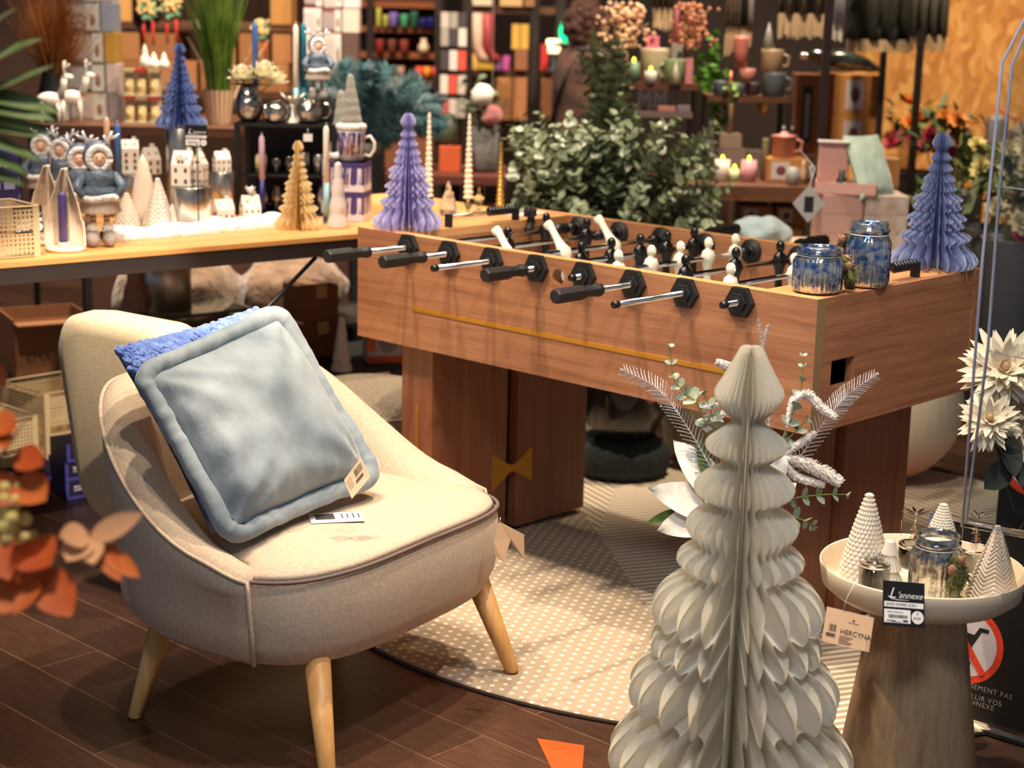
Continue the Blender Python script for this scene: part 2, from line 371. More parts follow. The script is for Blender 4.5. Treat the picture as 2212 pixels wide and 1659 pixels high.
for i, (tip, inner, c, ys, tilt) in enumerate(rods):
    x = HX0+i*HS; r0 = tip if inner is None else inner-.03; far = TW+(.02 if inner else .17)
    rd = part('rod', MB().tube([(x, r0, RZ), (x, far, RZ)], .0064, 16), CHROME, T)
    b = MB()
    for y0, y1 in ((-.014, -.0003),):
        b.M = Matrix.Translation((x, 0, RZ)) @ Matrix.Rotation(PI/2, 4, 'X')
        b.prism([(.036*math.cos(PI/3*j), .036*math.sin(PI/3*j)) for j in range(6)], .0003, .012)
        b.prism([(.021*math.cos(PI/3*j), .021*math.sin(PI/3*j)) for j in range(6)], .012, .017)
        b.tube([(0, 0, .017), (0, 0, .019)], .012, 16)
    part('bushing', b, hexmat, T, .001)
    yf = TW-.03
    b = MB(); b.tube([(x, yf-.006, RZ), (x, yf-.0003, RZ)], .031, 28); b.tube([(x, yf-.014, RZ), (x, yf-.006, RZ)], .014, 16); part('inner_bushing', b, BLKM, T)
    if inner is not None:
        b = MB(); L_ = inner-tip
        prof = [(0, .0135), (.02, .0165), (.55, .0165), (.68, .0125), (.8, .0125), (.9, .0155), (.98, .0145), (1, .011)]
        b.loft([[(x+r*math.cos(PI/4*j+PI/8), tip+L_*t, RZ+r*math.sin(PI/4*j+PI/8)) for j in range(8)] for t, r in prof], sm=False)
        part('handle', b, HND, rd, .0012)
        part('grip_screw', MB().tube([(x-.0115, tip+L_*.45, RZ+.0105), (x-.0125, tip+L_*.45, RZ+.0115)], .0022, 8), STEEL, rd)
        b = MB().tube([(x, far-.002, RZ), (x, far+.014, RZ)], .0078, 12)
    else:
        b = MB().tube([(x, tip-.008, RZ), (x, tip+.006, RZ)], .0078, 14)
        h = MB(); h.loft([[(x+r*math.cos(PI/4*j), far+.13*t, RZ+r*math.sin(PI/4*j)) for j in range(8)] for t, r in ((0, .012), (.1, .0155), (.3, .0125), (.45, .0165), (1, .0155))], sm=False); part('handle', h, HND, rd)
    part('end_cap', b, BLK, rd)
    me = man_mb(tilt).mesh('player', BMAN if c == 'b' else WMAN)
    for y in ys:
        o = bpy.data.objects.new('player', me); COL.objects.link(o); o.parent = rd; o.location = (x, y, RZ)
    bb = MB()
    bb.tube([(x, TW-.075, RZ), (x, TW-.047, RZ)], .0125, 14); part('bumper', bb, BLK, rd)
    if i in (0, 1): part('bumper', MB().tube([(x, .535, RZ), (x, .58, RZ)], .0135, 14), BLK, rd)
# score counters
def counter(x, ya, yb, dirn, n):
    b = MB(); z = TZ+.028
    b.tube([(x, ya, z), (x, yb, z)], .0022, 8); g = part('score_rail', b, STEEL, T)
    b = MB(); step = .0125
    for k in range(n):
        y = (yb-.012-k*step) if dirn > 0 else (ya+.012+k*step); b.tube([(x, y-.0055, z), (x, y-.003, z), (x, y+.003, z), (x, y+.0055, z)], [.008, .012, .012, .008], 14)
    part('score_beads', b, BLK, g)
    for y in (ya, yb): part('rail_bracket', MB().box(x, y, TZ+.016, .02, .012, .034), BLKM, g, .002)
counter(-1.262, .19, .44, 1, 8); counter(-.035, .17, .43, 1, 7)
b = MB(); b.tube([(-1.235, .455, TZ+.028), (-1.238, .475, TZ+.022), (-1.24, .478, TZ-.01), (-1.232, .46, TZ-.03)], [.011, .012, .01, .013], 10); b.box(-1.238, .472, TZ+.018, .03, .03, .02, .5)
part('ball_cup', b, BLKM, T, .002)

# papers on the table
solo('sticker', MB().box(0, 0, 0, .05, .13, .0006), col(214, 208, 200), 'white sticker on the far left ledge of the foosball table', 'sticker', (-1.33, .56, TZ+.0002), .1)

# ================================================================ RUG
def rug_mat():
    m = mat('rug_pile', (206, 188, 162), .95); N = m.node_tree.nodes; L = m.node_tree.links; b = N['Principled BSDF']
    tc = N.new('ShaderNodeTexCoord'); s = N.new('ShaderNodeSeparateXYZ'); L.new(tc.outputs['Object'], s.inputs[0]); X, Y = s.outputs[0], s.outputs[1]
    p = .026
    row = mnode(N, L, 'FLOOR', mnode(N, L, 'MULTIPLY', Y, 1/p)); off = mnode(N, L, 'MULTIPLY', mnode(N, L, 'MODULO', mnode(N, L, 'ADD', row, 200), 2), .5)
    fx = mnode(N, L, 'PINGPONG', mnode(N, L, 'ADD', mnode(N, L, 'MULTIPLY', X, 1/(p*1.1)), off), .5)
    fy = mnode(N, L, 'PINGPONG', mnode(N, L, 'MULTIPLY', Y, 1/p), .5)
    d = mnode(N, L, 'POWER', mnode(N, L, 'ADD', mnode(N, L, 'POWER', mnode(N, L, 'SUBTRACT', .5, fx), 2), mnode(N, L, 'POWER', mnode(N, L, 'SUBTRACT', .5, fy), 2)), .5)
    dots = mnode(N, L, 'LESS_THAN', d, .2)
    def stripe(ax, bx, pit):
        t = mnode(N, L, 'ADD', mnode(N, L, 'MULTIPLY', X, ax/pit), mnode(N, L, 'MULTIPLY', Y, bx/pit)); return mnode(N, L, 'GREATER_THAN', mnode(N, L, 'PINGPONG', t, .5), .27)
    s1 = stripe(.9, -.45, .026); s2 = stripe(.35, .95, .026)
    # herringbone fields
    fld = mnode(N, L, 'GREATER_THAN', mnode(N, L, 'PINGPONG', mnode(N, L, 'ADD', mnode(N, L, 'MULTIPLY', X, 1.6), mnode(N, L, 'MULTIPLY', Y, 1.1)), .5), .25)
    st = mnode(N, L, 'ADD', mnode(N, L, 'MULTIPLY', s1, fld), mnode(N, L, 'MULTIPLY', s2, mnode(N, L, 'SUBTRACT', 1, fld)))
    # dotted field is the near left part
    ln = mnode(N, L, 'ADD', mnode(N, L, 'MULTIPLY', X, .75), mnode(N, L, 'MULTIPLY', Y, 1.0))
    reg = mnode(N, L, 'LESS_THAN', ln, -.42)
    pat = mnode(N, L, 'ADD', mnode(N, L, 'MULTIPLY', dots, reg), mnode(N, L, 'MULTIPLY', st, mnode(N, L, 'SUBTRACT', 1, reg)))
    mx = N.new('ShaderNodeMix'); mx.data_type = 'RGBA'; mx.inputs[6].default_value = lin((176, 154, 128)); mx.inputs[7].default_value = lin((236, 222, 198)); L.new(pat, mx.inputs[0]); L.new(mx.outputs[2], b.inputs['Base Color'])
    n = N.new('ShaderNodeTexNoise'); n.inputs['Scale'].default_value = 260; L.new(tc.outputs['Object'], n.inputs[0])
    h = mnode(N, L, 'MULTIPLY_ADD', n.outputs[0], .7, pat); bp = N.new('ShaderNodeBump'); bp.inputs['Distance'].default_value = .004; bp.inputs['Strength'].default_value = .7; L.new(h, bp.inputs['Height']); L.new(bp.outputs[0], b.inputs['Normal'])
    return m
b = MB(); b.lathe([(1.138, 0), (1.148, .004), (1.145, .009), (1.133, .0105)], 160); r = solo('rug', b, rug_mat(), 'round beige rug with pale dots and stripes under the foosball table', 'rug', (-.62, .65, .0005))
part('binding', MB().lathe([(1.1485, 0), (1.152, .003), (1.1485, .0085)], 160, c0=False, c1=False), col(80, 66, 52), r)

# ================================================================ FRONT ARMCHAIR
FAB = mat('oat_fabric', (206, 184, 160), .92, bump=.25, scale=420, sheen=.15, var=.7, vscale=160, c2=(188, 165, 140)); FAB.node_tree.nodes
FAB2 = mat('sand_fabric', (208, 188, 152), .92, bump=.25, scale=420, sheen=.15, var=.7, vscale=160, c2=(192, 170, 134))
BEECH = wood('beech', (196, 140, 78), (224, 172, 106), 'Z', .4); SEAM = col(112, 92, 84, rough=.9)
def sup(phi, A, B, n=2.5):
    c, s = math.cos(phi), math.sin(phi); return (-A*math.copysign(abs(c)**(2/n), c), B*math.copysign(abs(s)**(2/n), s))
def sm01(t): t = max(0, min(1, t)); return t*t*(3-2*t)
def armchair(loc, rz):
    A = thing('armchair', 'low beige armchair with a curved backrest and angled wooden legs, in front', 'armchair', loc, rz)
    PE = R_(103); K = 61; th = .09
    def hgt(phi): return .392+.275*sm01((PE-abs(phi))/R_(80))**.85
    rings = []; edge = []; inner_edge = []
    for i in range(K):
        phi = -PE+2*PE*i/(K-1); h = hgt(phi); ring = []
        e = sm01((PE-abs(phi))/R_(7)); tt = th*(.55+.45*e)
        def pt(z, inn):
            fl = 1+.20*((z-.2)/.45) - .06*max(0, (.26-z)/.06)**2*.6
            x, y = sup(phi, .35*fl, .378*(1+.10*((z-.2)/.45))-.02*max(0, (.26-z)/.06)**2, 2.6)
            nrm = Vector((x/.35**2, y/.36**2, 0)).normalized()
            return (x-nrm.x*inn, y-nrm.y*inn, z)
        zs = [.2, .215, .26, .33]
        for z in (.205, .225, .28, .35): ring.append(pt(min(z, h-.03) if z > .3 else z, .0 if z > .21 else .012))
        for k in (.5, .8): ring.append(pt(.33+(h-.03-.33)*k if h > .4 else .35+.012*k, -.004*e))
        ring.append(pt(h-.022, 0)); ring.append(pt(h-.006, .012)); ring.append(pt(h+.004, .032)); ring.append(pt(h-.004, .06)); ring.append(pt(h-.03, tt+.005)); ring.append(pt(h-.09 if h > .45 else h-.05, tt+.012)); ring.append(pt(.34, tt+.012)); ring.append(pt(.24, tt))
        rings.append(ring)
        edge.append(pt(h-.012, .002)); 
    b = MB(); b.loft(rings, True, True, True); part('backrest', b, FAB, A)
    p0 = edge[0]; p1 = edge[-1]
    def down(p, s): return [(p[0]+.004, p[1]*1.005, .36), (p[0]+.006, p[1]*.985, .28), (p[0]+.0, p[1]*.955, .215)]
    path = list(reversed(down(p0, -1)))+edge+down(p1, 1)
    part('piping', MB().tube(path, .0042, 8), FAB, A)
    # seat
    def seat_ring(z, ins, n=3.4, dz=None):
        out = []
        for j in range(72):
            a = 2*PI*j/72; x, y = sup(a, .30-ins, .385-ins, n); x = -x-.04; lim = .325-ins*.5+(.385-.325)*sm01((x-.06)/.05)-ins*.5; y = max(-lim, min(lim, y))
            out.append((x, y, z+(dz(x, y) if dz else 0)))
        return out
    def wav(x, y): return .006*math.cos(y*7)-.012*max(0, (y*y*6-.4))*(1 if x > 0 else .2)
    b = MB(); b.loft([seat_ring(.212, .075), seat_ring(.204, .05), seat_ring(.212, .024), seat_ring(.25, .008), seat_ring(.31, .0), seat_ring(.36, .003, dz=wav), seat_ring(.381, .008, dz=wav), seat_ring(.385, .010, dz=wav)], True, True, False)
    R2 = [seat_ring(.386, .0105, dz=wav), seat_ring(.397, .018, dz=wav), seat_ring(.407, .04, dz=wav), seat_ring(.415, .09, 3), seat_ring(.419, .16, 2.6), seat_ring(.42, .24, 2.2), seat_ring(.42, .29, 2)]
    part('seat_base', b, FAB, A)
    part('seat_cushion', MB().loft(R2, True, True, True), FAB, A)
    part('seat_piping', MB().tube([tuple(p) for p in seat_ring(.3865, .0045, dz=wav)]+[seat_ring(.3865, .0045, dz=wav)[0]], .0042, 8), SEAM, A)
    for sx in (-1, 1):
        for sy in (-1, 1):
            top = Vector((.195*sx-.01, .265*sy, .215)); bot = Vector((.2475*sx, .31*sy, .0155 if sy > 0 else 0.0015))
            lg = part('leg', MB().tube([top, bot+Vector((0, 0, .002)), bot], [.0255, .0155, .0145], 20), BEECH, A)
            part('foot_pad', MB().tube([bot, bot-Vector((0, 0, .0013))], .0125, 14), BLKM, lg)
    return A
armchair((-.655, -.724, 0), R_(10.5))

# a low slipper chair behind it
S2 = thing('slipper_chair', 'beige slipper chair with a tall rounded back, behind the front armchair', 'chair', (-1.415, -.63, 0), R_(97))
def rr(cx, cz, wx, wz, r, n=8):
    out = []
    for (sx, sz, a0) in ((1, 1, 0), (-1, 1, PI/2), (-1, -1, PI), (1, -1, 1.5*PI)):
        for j in range(n+1):
            a = a0+PI/2*j/n; out.append((cx+sx*(wx-r)+r*math.cos(a), cz+sz*(wz-r)+r*math.sin(a)))
    return out
# back: local X is forward (world +Y), local Y sideways
b = MB()
prof = []
for xx, ins, lean in ((-.075, .045, 0), (-.068, .018, 0), (-.05, .003, 0), (0, 0, 0), (.045, .006, 0), (.062, .025, 0), (.068, .06, 0)):
    prof.append([(xx-.10*(z-.2)+.0, y*(1-.16*(1-(z-.17)/.56)), z) for y, z in rr(0, .43, .225-ins, .26-ins, .11-ins*.5)])
b.loft([p[::-1] for p in prof]); part('backrest', b, FAB2, S2)
b = MB(); pts = [(-.063-.10*(z-.2), y*(1-.16*(1-(z-.17)/.56)), z) for y, z in rr(0, .43, .208, .243, .10)]; b.tube(pts+[pts[0]], .0025, 6); part('seam', b, FAB2, S2)
b = MB(); b.loft([rr(.27, 0, .24-i, .23-i, .1)and [(x, y, z) for x, y in rr(.27, 0, .24-i, .225-i, .1-i*.4)] for z, i in ((.19, .03), (.2, .01), (.25, 0), (.37, 0), (.4, .012), (.415, .05))]); part('seat', b, FAB2, S2)
for sx, sy in ((.1, -.15), (.1, .15), (.36, -.15), (.36, .15)): part('leg', MB().tube([(sx, sy, .2), (sx+(.03 if sx > .2 else -.03), sy*1.15, .015 if sx > .2 else .003)], [.02, .013], 14), BEECH, S2)

# pouf between chair and table
b = MB(); b.lathe([(.0, 0.001), (.15, .001), (.175, .02), (.21, .1), (.225, .2), (.22, .29), (.2, .335), (.15, .358), (.08, .366), (0.01, .367)], 40)
P3 = thing('pouf', 'round taupe bouclé pouf left of the near-left table leg', 'pouf', (-1.58, .2, .0115))
part('cushion', b, mat('boucle', (176, 160, 136), .95, bump=.9, scale=160, var=1, vscale=120, c2=(140, 124, 104)), P3)
part('seam', MB().tube([(.214*math.cos(a), .214*math.sin(a), .305) for a in [2*PI*k/40 for k in range(41)]], .004, 6), col(140, 124, 104), P3)
PAPER = col(238, 236, 232, rough=.5); INK = col(20, 20, 22, rough=.6)
t = at(845, 842, .372); c = thing('price_ticket', 'small white price ticket lying on the taupe pouf', 'ticket', (t.x-.02, t.y-.01, .371), VIEW+PI/2+.3)
part('card', MB().box(0, 0, 0, .075, .04, .0012), PAPER, c); part('print', MB().box(-.01, 0, .001, .035, .006, .0005), INK, c)

# ================================================================ CUSHIONS ON THE ARMCHAIR
VELV = mat('velvet', (112, 124, 132), .75, bump=.3, scale=30, var=.55, vscale=5, c2=(160, 169, 174), sheen=.5, stretch=(1, 1, .6))  # noise paints the uneven sheen of crushed velvet into the colour
def cushion(name, corners, label, mt, puff, flange, wr=1.0, back=None, nseg=44, depthsag=0):
    C4 = [Vector(c) for c in corners]; O = sum(C4, Vector())/4; nrm = (C4[1]-C4[0]).cross(C4[3]-C4[0]).normalized()
    if nrm.dot(CAM-O) < 0: nrm = -nrm
    root = thing(name, label, 'cushion', O); L = (C4[1]-C4[0]).length
    def S(u, v):
        # corners pulled out, edges slightly hollow
        du = .02*math.sin(PI*v)*(1 if u > .5 else -1)*abs(2*u-1)**3; dv = .02*math.sin(PI*u)*(1 if v > .5 else -1)*abs(2*v-1)**3
        u2, v2 = u-du, v-dv
        p = C4[0]*(1-u2)*(1-v2)+C4[1]*u2*(1-v2)+C4[2]*u2*v2+C4[3]*(1-u2)*v2
        return p-O
    f = flange/L
    def body(sgn):
        b = MB(); vs = []; fs = []
        for i in range(nseg+1):
            for j in range(nseg+1):
                u = f+(1-2*f)*i/nseg; v = f+(1-2*f)*j/nseg; a = 2*i/nseg-1; c = 2*j/nseg-1
                h = puff*(1 if sgn > 0 else .45)*((1-abs(a)**2.6)*(1-abs(c)**2.6))**.55
                e = max(abs(a), abs(c))
                n1 = noise.noise(Vector((u*5+3, v*5, 1.3)))*.010*wr + noise.noise(Vector((u*16, v*7+4, 2)))*.006*wr*e
                rad = 0
                # gathers radiating from bottom corners and edges
                for cu, cv in ((0, 0), (1, 0), (0, 1), (1, 1)):
                    dd = math.hypot(u-cu, v-cv); an = math.atan2(v-cv, u-cu); rad += math.sin(an*18+cu*2)*.010*wr*math.exp(-dd*3.4)
                rad += math.sin(u*34+5*v)*.006*wr*math.exp(-v*6)+.009*wr*math.sin(v*30+u*6)*math.exp(-u*5)*(1-v)
                vs.append(tuple(S(u, v)+nrm*sgn*(h+(n1+rad)*min(1, h/puff*2+.1)+.004)))
        for i in range(nseg):
            for j in range(nseg):
                a = i*(nseg+1)+j; q = (a, a+nseg+1, a+nseg+2, a+1); fs.append(q if sgn > 0 else q[::-1])
        return b.add(vs, fs)
    bb = body(1); b2 = body(-1)
    n0 = len(bb.V); bb.V += b2.V; bb.F += [[n0+i for i in q] for q in b2.F]; bb.S += b2.S; bb.MI += [1 if back else 0]*len(b2.F)
    part('cover', bb, [mt, back or mt], root)
    if flange > .01:
        # soft border
        rings = []; RC = f*1.7
        def P(t):   # point and inward normal on a unit square with rounded corners, t in 0..1
            L1 = 1-2*RC; A_ = PI/2*RC; tot = 4*(L1+A_); q = (t % 1)*tot
            for k in range(4):
                c_, s_ = ((1, 0), (0, 1), (-1, 0), (0, -1))[k]; ox, oy = ((0, 0), (1, 0), (1, 1), (0, 1))[k]
                if q < L1: x, y, nx, ny = RC+q, 0, 0, 1
                elif q < L1+A_: a = (q-L1)/RC; x, y, nx, ny = 1-RC+RC*math.sin(a), RC-RC*math.cos(a), -math.sin(a), math.cos(a)
                else: q -= L1+A_; continue
                return (ox+c_*x-s_*y, oy+s_*x+c_*y, c_*nx-s_*ny, s_*nx+c_*ny)
            return (RC, 0, 0, 1)
        n = 200; cu = MB()
        def Q(t, d): u, v, nx, ny = P(t); return S(u+nx*d, v+ny*d)
        for i in range(n):
            u, v, nx, ny = P(i/n); w = .5+.5*noise.noise(Vector((u*9, v*9, 5))); r = []
            o = noise.noise(Vector((u*6, v*6, 9)))*.008*wr+noise.noise(Vector((u*22, v*22, 4)))*.004*wr
            ed = f*.10*noise.noise(Vector((u*8, v*8, 1)))
            for d, hh in ((ed, 0), (ed+.004, .008), (f*.35, .0135+.004*w), (f*.75, .0125+.004*w), (f*1.04, .003), (f*1.04, -.003), (f*.75, -.0115), (f*.35, -.0125), (ed+.004, -.008)):
                r.append(tuple(Q(i/n, d)+nrm*(hh+o)))
            rings.append(r)
        rings.append(rings[0]); cu.loft(rings, True, False, False); part('border', cu, mt, root)
        part('seam', MB().tube([tuple(Q(i/140, f*1.02)+nrm*.005) for i in range(141)], .0022, 6), col(92, 108, 118, rough=.9), root)
    return root, nrm, O, S
cs = [(-.5991, -1.0026, .3991), (-.6756, -.5461, .4274), (-.9382, -.6188, .7688), (-.8617, -1.0752, .7306)]
pxs = [(492, 1190), (842, 1042), (606, 644), (270, 795)]
cs = [atd(*p, dep(c)*.975) for p, c in zip(pxs, cs)]
cs = [c+Vector((.0, 0, 0)) for c in cs]
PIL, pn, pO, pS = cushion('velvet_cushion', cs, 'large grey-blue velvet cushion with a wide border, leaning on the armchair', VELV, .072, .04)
FLUFF = mat('blue_fluff', (124, 152, 214), .95, bump=1, scale=60, var=.6, vscale=50, c2=(84, 112, 186), sheen=.6)
off = -pn*.135
c2 = [cs[0]+off*.72+Vector((0, .03, .07)), cs[1]+off*.72+Vector((0, -.03, .07)), atd(556, 668, dep(cs[2]+off)), atd(250, 756, dep(cs[3]+off*.75))]
B2, n2, o2, s2 = cushion('fluffy_cushion', c2, 'fluffy blue cushion peeking out behind the velvet cushion', FLUFF, .05, .0, back=col(226, 214, 206, rough=.9))
b = MB()
for k in range(1100):
    u = rnd.random(); v = 1-abs(rnd.gauss(0, .1)) if rnd.random() < .85 else rnd.random(); v = max(0, min(1, v))
    a, c = 2*u-1, 2*v-1; h = .05*((1-abs(a)**2.6)*(1-abs(c)**2.6))**.55 if abs(c) < 1 and abs(a) < 1 else 0
    p = s2(u, v)+n2*(h+.004); b.ball(tuple(p), rnd.uniform(.005, .0085), 5, 4)
part('tufts', b, FLUFF, B2, kind='stuff')
# hang tag on the cushion
M = frame(atd(742, 1040, 3.21), atd(782, 990, 3.22)-atd(742, 1040, 3.21), atd(700, 1000, 3.2)-atd(742, 1040, 3.2))
KRAFT = col(214, 176, 140, rough=.8)
c = thing('swing_tag', 'pink-beige swing tag with a barcode hanging from the velvet cushion', 'tag', mtx=M)
zt = Matrix.Translation
tg = [atd(743, 1037, 3.235), atd(760, 1078, 3.22), atd(800, 1030, 3.24), atd(780, 988, 3.25)]
Mi = M.inverted()
q = [Mi @ p for p in tg]; nn = (q[1]-q[0]).cross(q[2]-q[0]).normalized()
part('card', MB().add([tuple(v) for v in q], [(0, 1, 2, 3)], False), KRAFT, c, solid=.001)
def onq(a, bb, h=.0012): p = q[0]*(1-a)*(1-bb)+q[1]*a*(1-bb)+q[2]*a*bb+q[3]*(1-a)*bb; s = 1 if (M.to_3x3() @ nn).dot(CAM-pO) > 0 else -1; return tuple(p+nn*h*s)
b = MB()
for k in range(12):
    x = .50+k*.035; w_ = rnd.choice((.01, .02)); b.add([onq(.12+.0*k, x), onq(.42, x), onq(.42, x+w_), onq(.12, x+w_)], [(0, 1, 2, 3)], False)
b.add([onq(.55, .42), onq(.66, .42), onq(.66, .8), onq(.55, .8)], [(0, 1, 2, 3)], False)
for k in range(5): b.add([onq(.2+k*.1, .06), onq(.22+k*.1, .06), onq(.22+k*.1, .32), onq(.2+k*.1, .32)], [(0, 1, 2, 3)], False)
part('print', b, col(70, 50, 44), c)
# price card on the seat
pc = at(726, 1117, .422); c = thing('price_card', 'white price card lying on the armchair seat', 'card', (pc.x, pc.y, .4212), R_(57))
part('card', MB().box(0, 0, 0, .105, .062, .002), PAPER, c, .001); part('photo', MB().box(-.022, .004, .0014, .038, .036, .0006), col(60, 58, 62), c)
b = MB()
for k in range(4): b.box(.012+k*.011, .004, .0014, .002, .03-.006*(k % 2), .0006)
part('print', b, INK, c)
# kraft tag on the armchair corner
M0 = at(1081, 1127, .385)
c = thing('swing_tag', 'folded kraft swing tag hanging from the right front corner of the armchair seat', 'tag', M0)
def rel(x, y, d): return tuple(atd(x, y, d)-M0)
d0 = dep(M0)-.012
part('card', MB().add([rel(1079, 1127, d0), rel(1132, 1155, d0-.01), rel(1133, 1208, d0-.01), rel(1100, 1170, d0)], [(0, 1, 2, 3)], False).add([rel(1079, 1127, d0), rel(1104, 1163, d0-.004), rel(1088, 1215, d0-.006), rel(1068, 1198, d0), rel(1066, 1170, d0)], [(0, 1, 2, 3, 4)], False), col(196, 158, 120), c, solid=.001)
part('string', MB().tube([rel(1081, 1118, d0), rel(1080, 1128, d0)], .0008, 5), PAPER, c)
# ================================================================ HONEYCOMB PAPER TREES
def paper(name, c, tr=.35, fleck=None):
    m = mat(name, c, .8); N = m.node_tree.nodes; L = m.node_tree.links; b = N['Principled BSDF']; o = N['Material Output']
    t = N.new('ShaderNodeBsdfTranslucent'); t.inputs[0].default_value = lin(c); mx = N.new('ShaderNodeMixShader'); mx.inputs[0].default_value = tr
    L.new(b.outputs[0], mx.inputs[1]); L.new(t.outputs[0], mx.inputs[2]); L.new(mx.outputs[0], o.inputs[0])
    if fleck:
        tc = N.new('ShaderNodeTexCoord'); n = N.new('ShaderNodeTexNoise'); n.inputs['Scale'].default_value = 260; L.new(tc.outputs['Object'], n.inputs[0])
        g = mnode(N, L, 'GREATER_THAN', n.outputs[0], .62); x = N.new('ShaderNodeMix'); x.data_type = 'RGBA'; x.inputs[6].default_value = lin(c); x.inputs[7].default_value = lin(fleck); L.new(g, x.inputs[0]); L.new(x.outputs[2], b.inputs['Base Color'])
        mx.inputs[0].default_value = .05; b.inputs['Roughness'].default_value = .35
    return m
def spline(pts, k):
    out = []
    for i in range(len(pts)-1):
        p0, p1, p2, p3 = pts[max(i-1, 0)], pts[i], pts[i+1], pts[min(i+2, len(pts)-1)]
        for j in range(k):
            t = j/k; out.append(tuple(.5*((2*b)+(-a+c)*t+(2*a-5*b+4*c-d)*t*t+(-a+3*b-3*c+d)*t**3) for a, b, c, d in zip(p0, p1, p2, p3)))
    out.append(pts[-1]); return out
def honeycomb(root, contour, amps, N, mp, me, gapdir, k=4, droop=0, nr=4, name='paper_fins'):
    """contour: list of (r, z) running top to base; one radial paper sheet per fin, neighbours glued in alternating tiers"""
    C = spline([(r, z, a) for (r, z), a in zip(contour, amps)], k); b = MB()
    zt = C[0][1]; zb = min(c[1] for c in C)
    for f in range(N):
        if f == 0: continue
        th0 = gapdir+2*PI*f/N; sg = 1 if f % 2 else -1; dl = PI/N*.93; vs = []; rows = len(C)
        for i, (r, z, a) in enumerate(C):
            for q in range(nr+1):
                t = (q/nr)**.8 if q < nr-1 else (.965 if q == nr-1 else 1.0)
                th = th0+sg*dl*a*t
                if f in (1, N-1): th = th0-(dl*.75 if f == 1 else -dl*.75)+sg*dl*.15*a
                rr_ = r*t; zz = z+droop*(1-t)*r
                vs.append((rr_*math.cos(th), rr_*math.sin(th), max(0.0005, min(zz, zt))))
        o = len(b.V); b.V += vs
        for i in range(rows-1):
            for q in range(nr):
                a_ = o+i*(nr+1)+q; b.F.append([a_, a_+1, a_+nr+2, a_+nr+1]); b.S.append(True); b.MI.append(1 if q == nr-1 else 0)
    return part(name, b, [mp, me], root)
SMALL = [(.02, 1.0), (.045, .985), (.074, .918), (.041, .864), (.077, .818), (.057, .782), (.095, .736), (.075, .705), (.118, .66), (.1, .636), (.132, .59), (.11, .56), (.183, .515), (.158, .485), (.182, .448), (.155, .42), (.222, .37), (.185, .345), (.209, .31), (.178, .285), (.265, .235), (.22, .18), (.285, .12), (.325, .065), (.30, .012), (.24, .001)]
def small_tree(base, H, label, c, cedge, rs=1.0, N=34, name='paper_tree', smp=SMALL, k=3, rot=0, group=None, fl=(225, 196, 110)):
    root = thing(name, label, 'paper tree', base, 0, group)
    con = [(r*H*rs, z*H) for r, z in smp]; am = [(.9 if i+1 < len(smp) and smp[i+1][0] > r else .15)*(1 if z < .8 else .4) for i, (r, z) in enumerate(smp)]
    honeycomb(root, con, am, N, paper('paper_%d_%d_%d' % c, c), paper('paper_edge_%d_%d_%d' % c, cedge, fleck=fl), VIEW+rot, k, .25)
    part('core', MB().lathe([(.004, 0.001), (.004, H*.99)], 8), col(*c), root)
    return root
D2 = 2.80; pt = atd(1624, 748, D2)
BT = [(16, 748), (24, 749), (40, 778), (62, 815), (77, 843), (64, 872), (44, 890), (38, 903), (66, 925), (90, 944), (86, 962), (58, 980), (55, 992), (92, 1013), (113, 1036), (104, 1056), (78, 1070), (79, 1080), (116, 1100), (127, 1122), (114, 1146), (108, 1160), (136, 1178), (144, 1196), (126, 1214), (118, 1224), (168, 1250), (196, 1292), (186, 1332), (158, 1326), (186, 1352), (196, 1382), (184, 1402), (168, 1398), (216, 1428), (241, 1470), (232, 1512), (196, 1512), (188, 1530), (222, 1544), (262, 1580), (283, 1622), (270, 1658), (232, 1655), (252, 1668), (300, 1715), (318, 1760), (300, 1800), (270, 1802)]
root = thing('paper_tree', 'large ivory honeycomb paper tree with gold glitter edges, in the right foreground', 'paper tree', (pt.x, pt.y, 0))
sc_ = D2/FPX; H0 = pt.z; base_y = 1805
con = [(r*sc_*.985, max(.001, H0*(1-(y-748)/(base_y-748)))) for r, y in BT]
am = []
s_ = 1; ph = {0: .25}
for i, (r, y) in enumerate(BT):
    u = (y-748)/(1800-748); amp = .10+.87*sm01((u-.34)/.22)
    nx_ = BT[min(i+1, len(BT)-1)][0]; am.append(amp*(.95 if nx_ < r or i in (6, 7) else .2)*(1 if u > .36 else 1))
honeycomb(root, con, am, 38, paper('ivory_paper', (240, 232, 214), .18), paper('ivory_paper_edge', (240, 230, 206), .3, fleck=(236, 204, 120)), math.atan2(CAM.y-pt.y, CAM.x-pt.x)+.03, 4, .38, 5)
part('core', MB().lathe([(.006, 0.001), (.006, H0*.98)], 8), col(206, 186, 150), root)

# ================================================================ TRAY TABLE
TP = at(1992, 1221, .42)
PW = wood('grey_oak', (140, 108, 76), (178, 148, 112), 'Z', .55, .8)
ped = thing('side_table', 'round cream tray table on a conical oak foot, right of the ivory paper tree', 'side table', (TP.x, TP.y, 0))
part('foot', MB().lathe([(.131, .001), (.132, .006), (.082, .356), (.078, .3595)], 64), PW, ped)
CREAM = mat('cream_enamel', (226, 206, 176), .45)
b = MB(); b.lathe([(.03, .36), (.10, .362), (.158, .364), (.180, .382), (.1865, .42), (.185, .4225), (.183, .42), (.177, .396), (.170, .378), (.162, .3708), (.10, .3705), (.01, .370)], 96, c0=True, c1=True); part('tray', b, CREAM, ped)
CER = mat('glazed_ceramic', (226, 214, 196), .28, coat=.3); CERW = mat('white_ceramic', (238, 228, 214), .4)
def stray(px_, py_): return at(px_, py_, .3715)
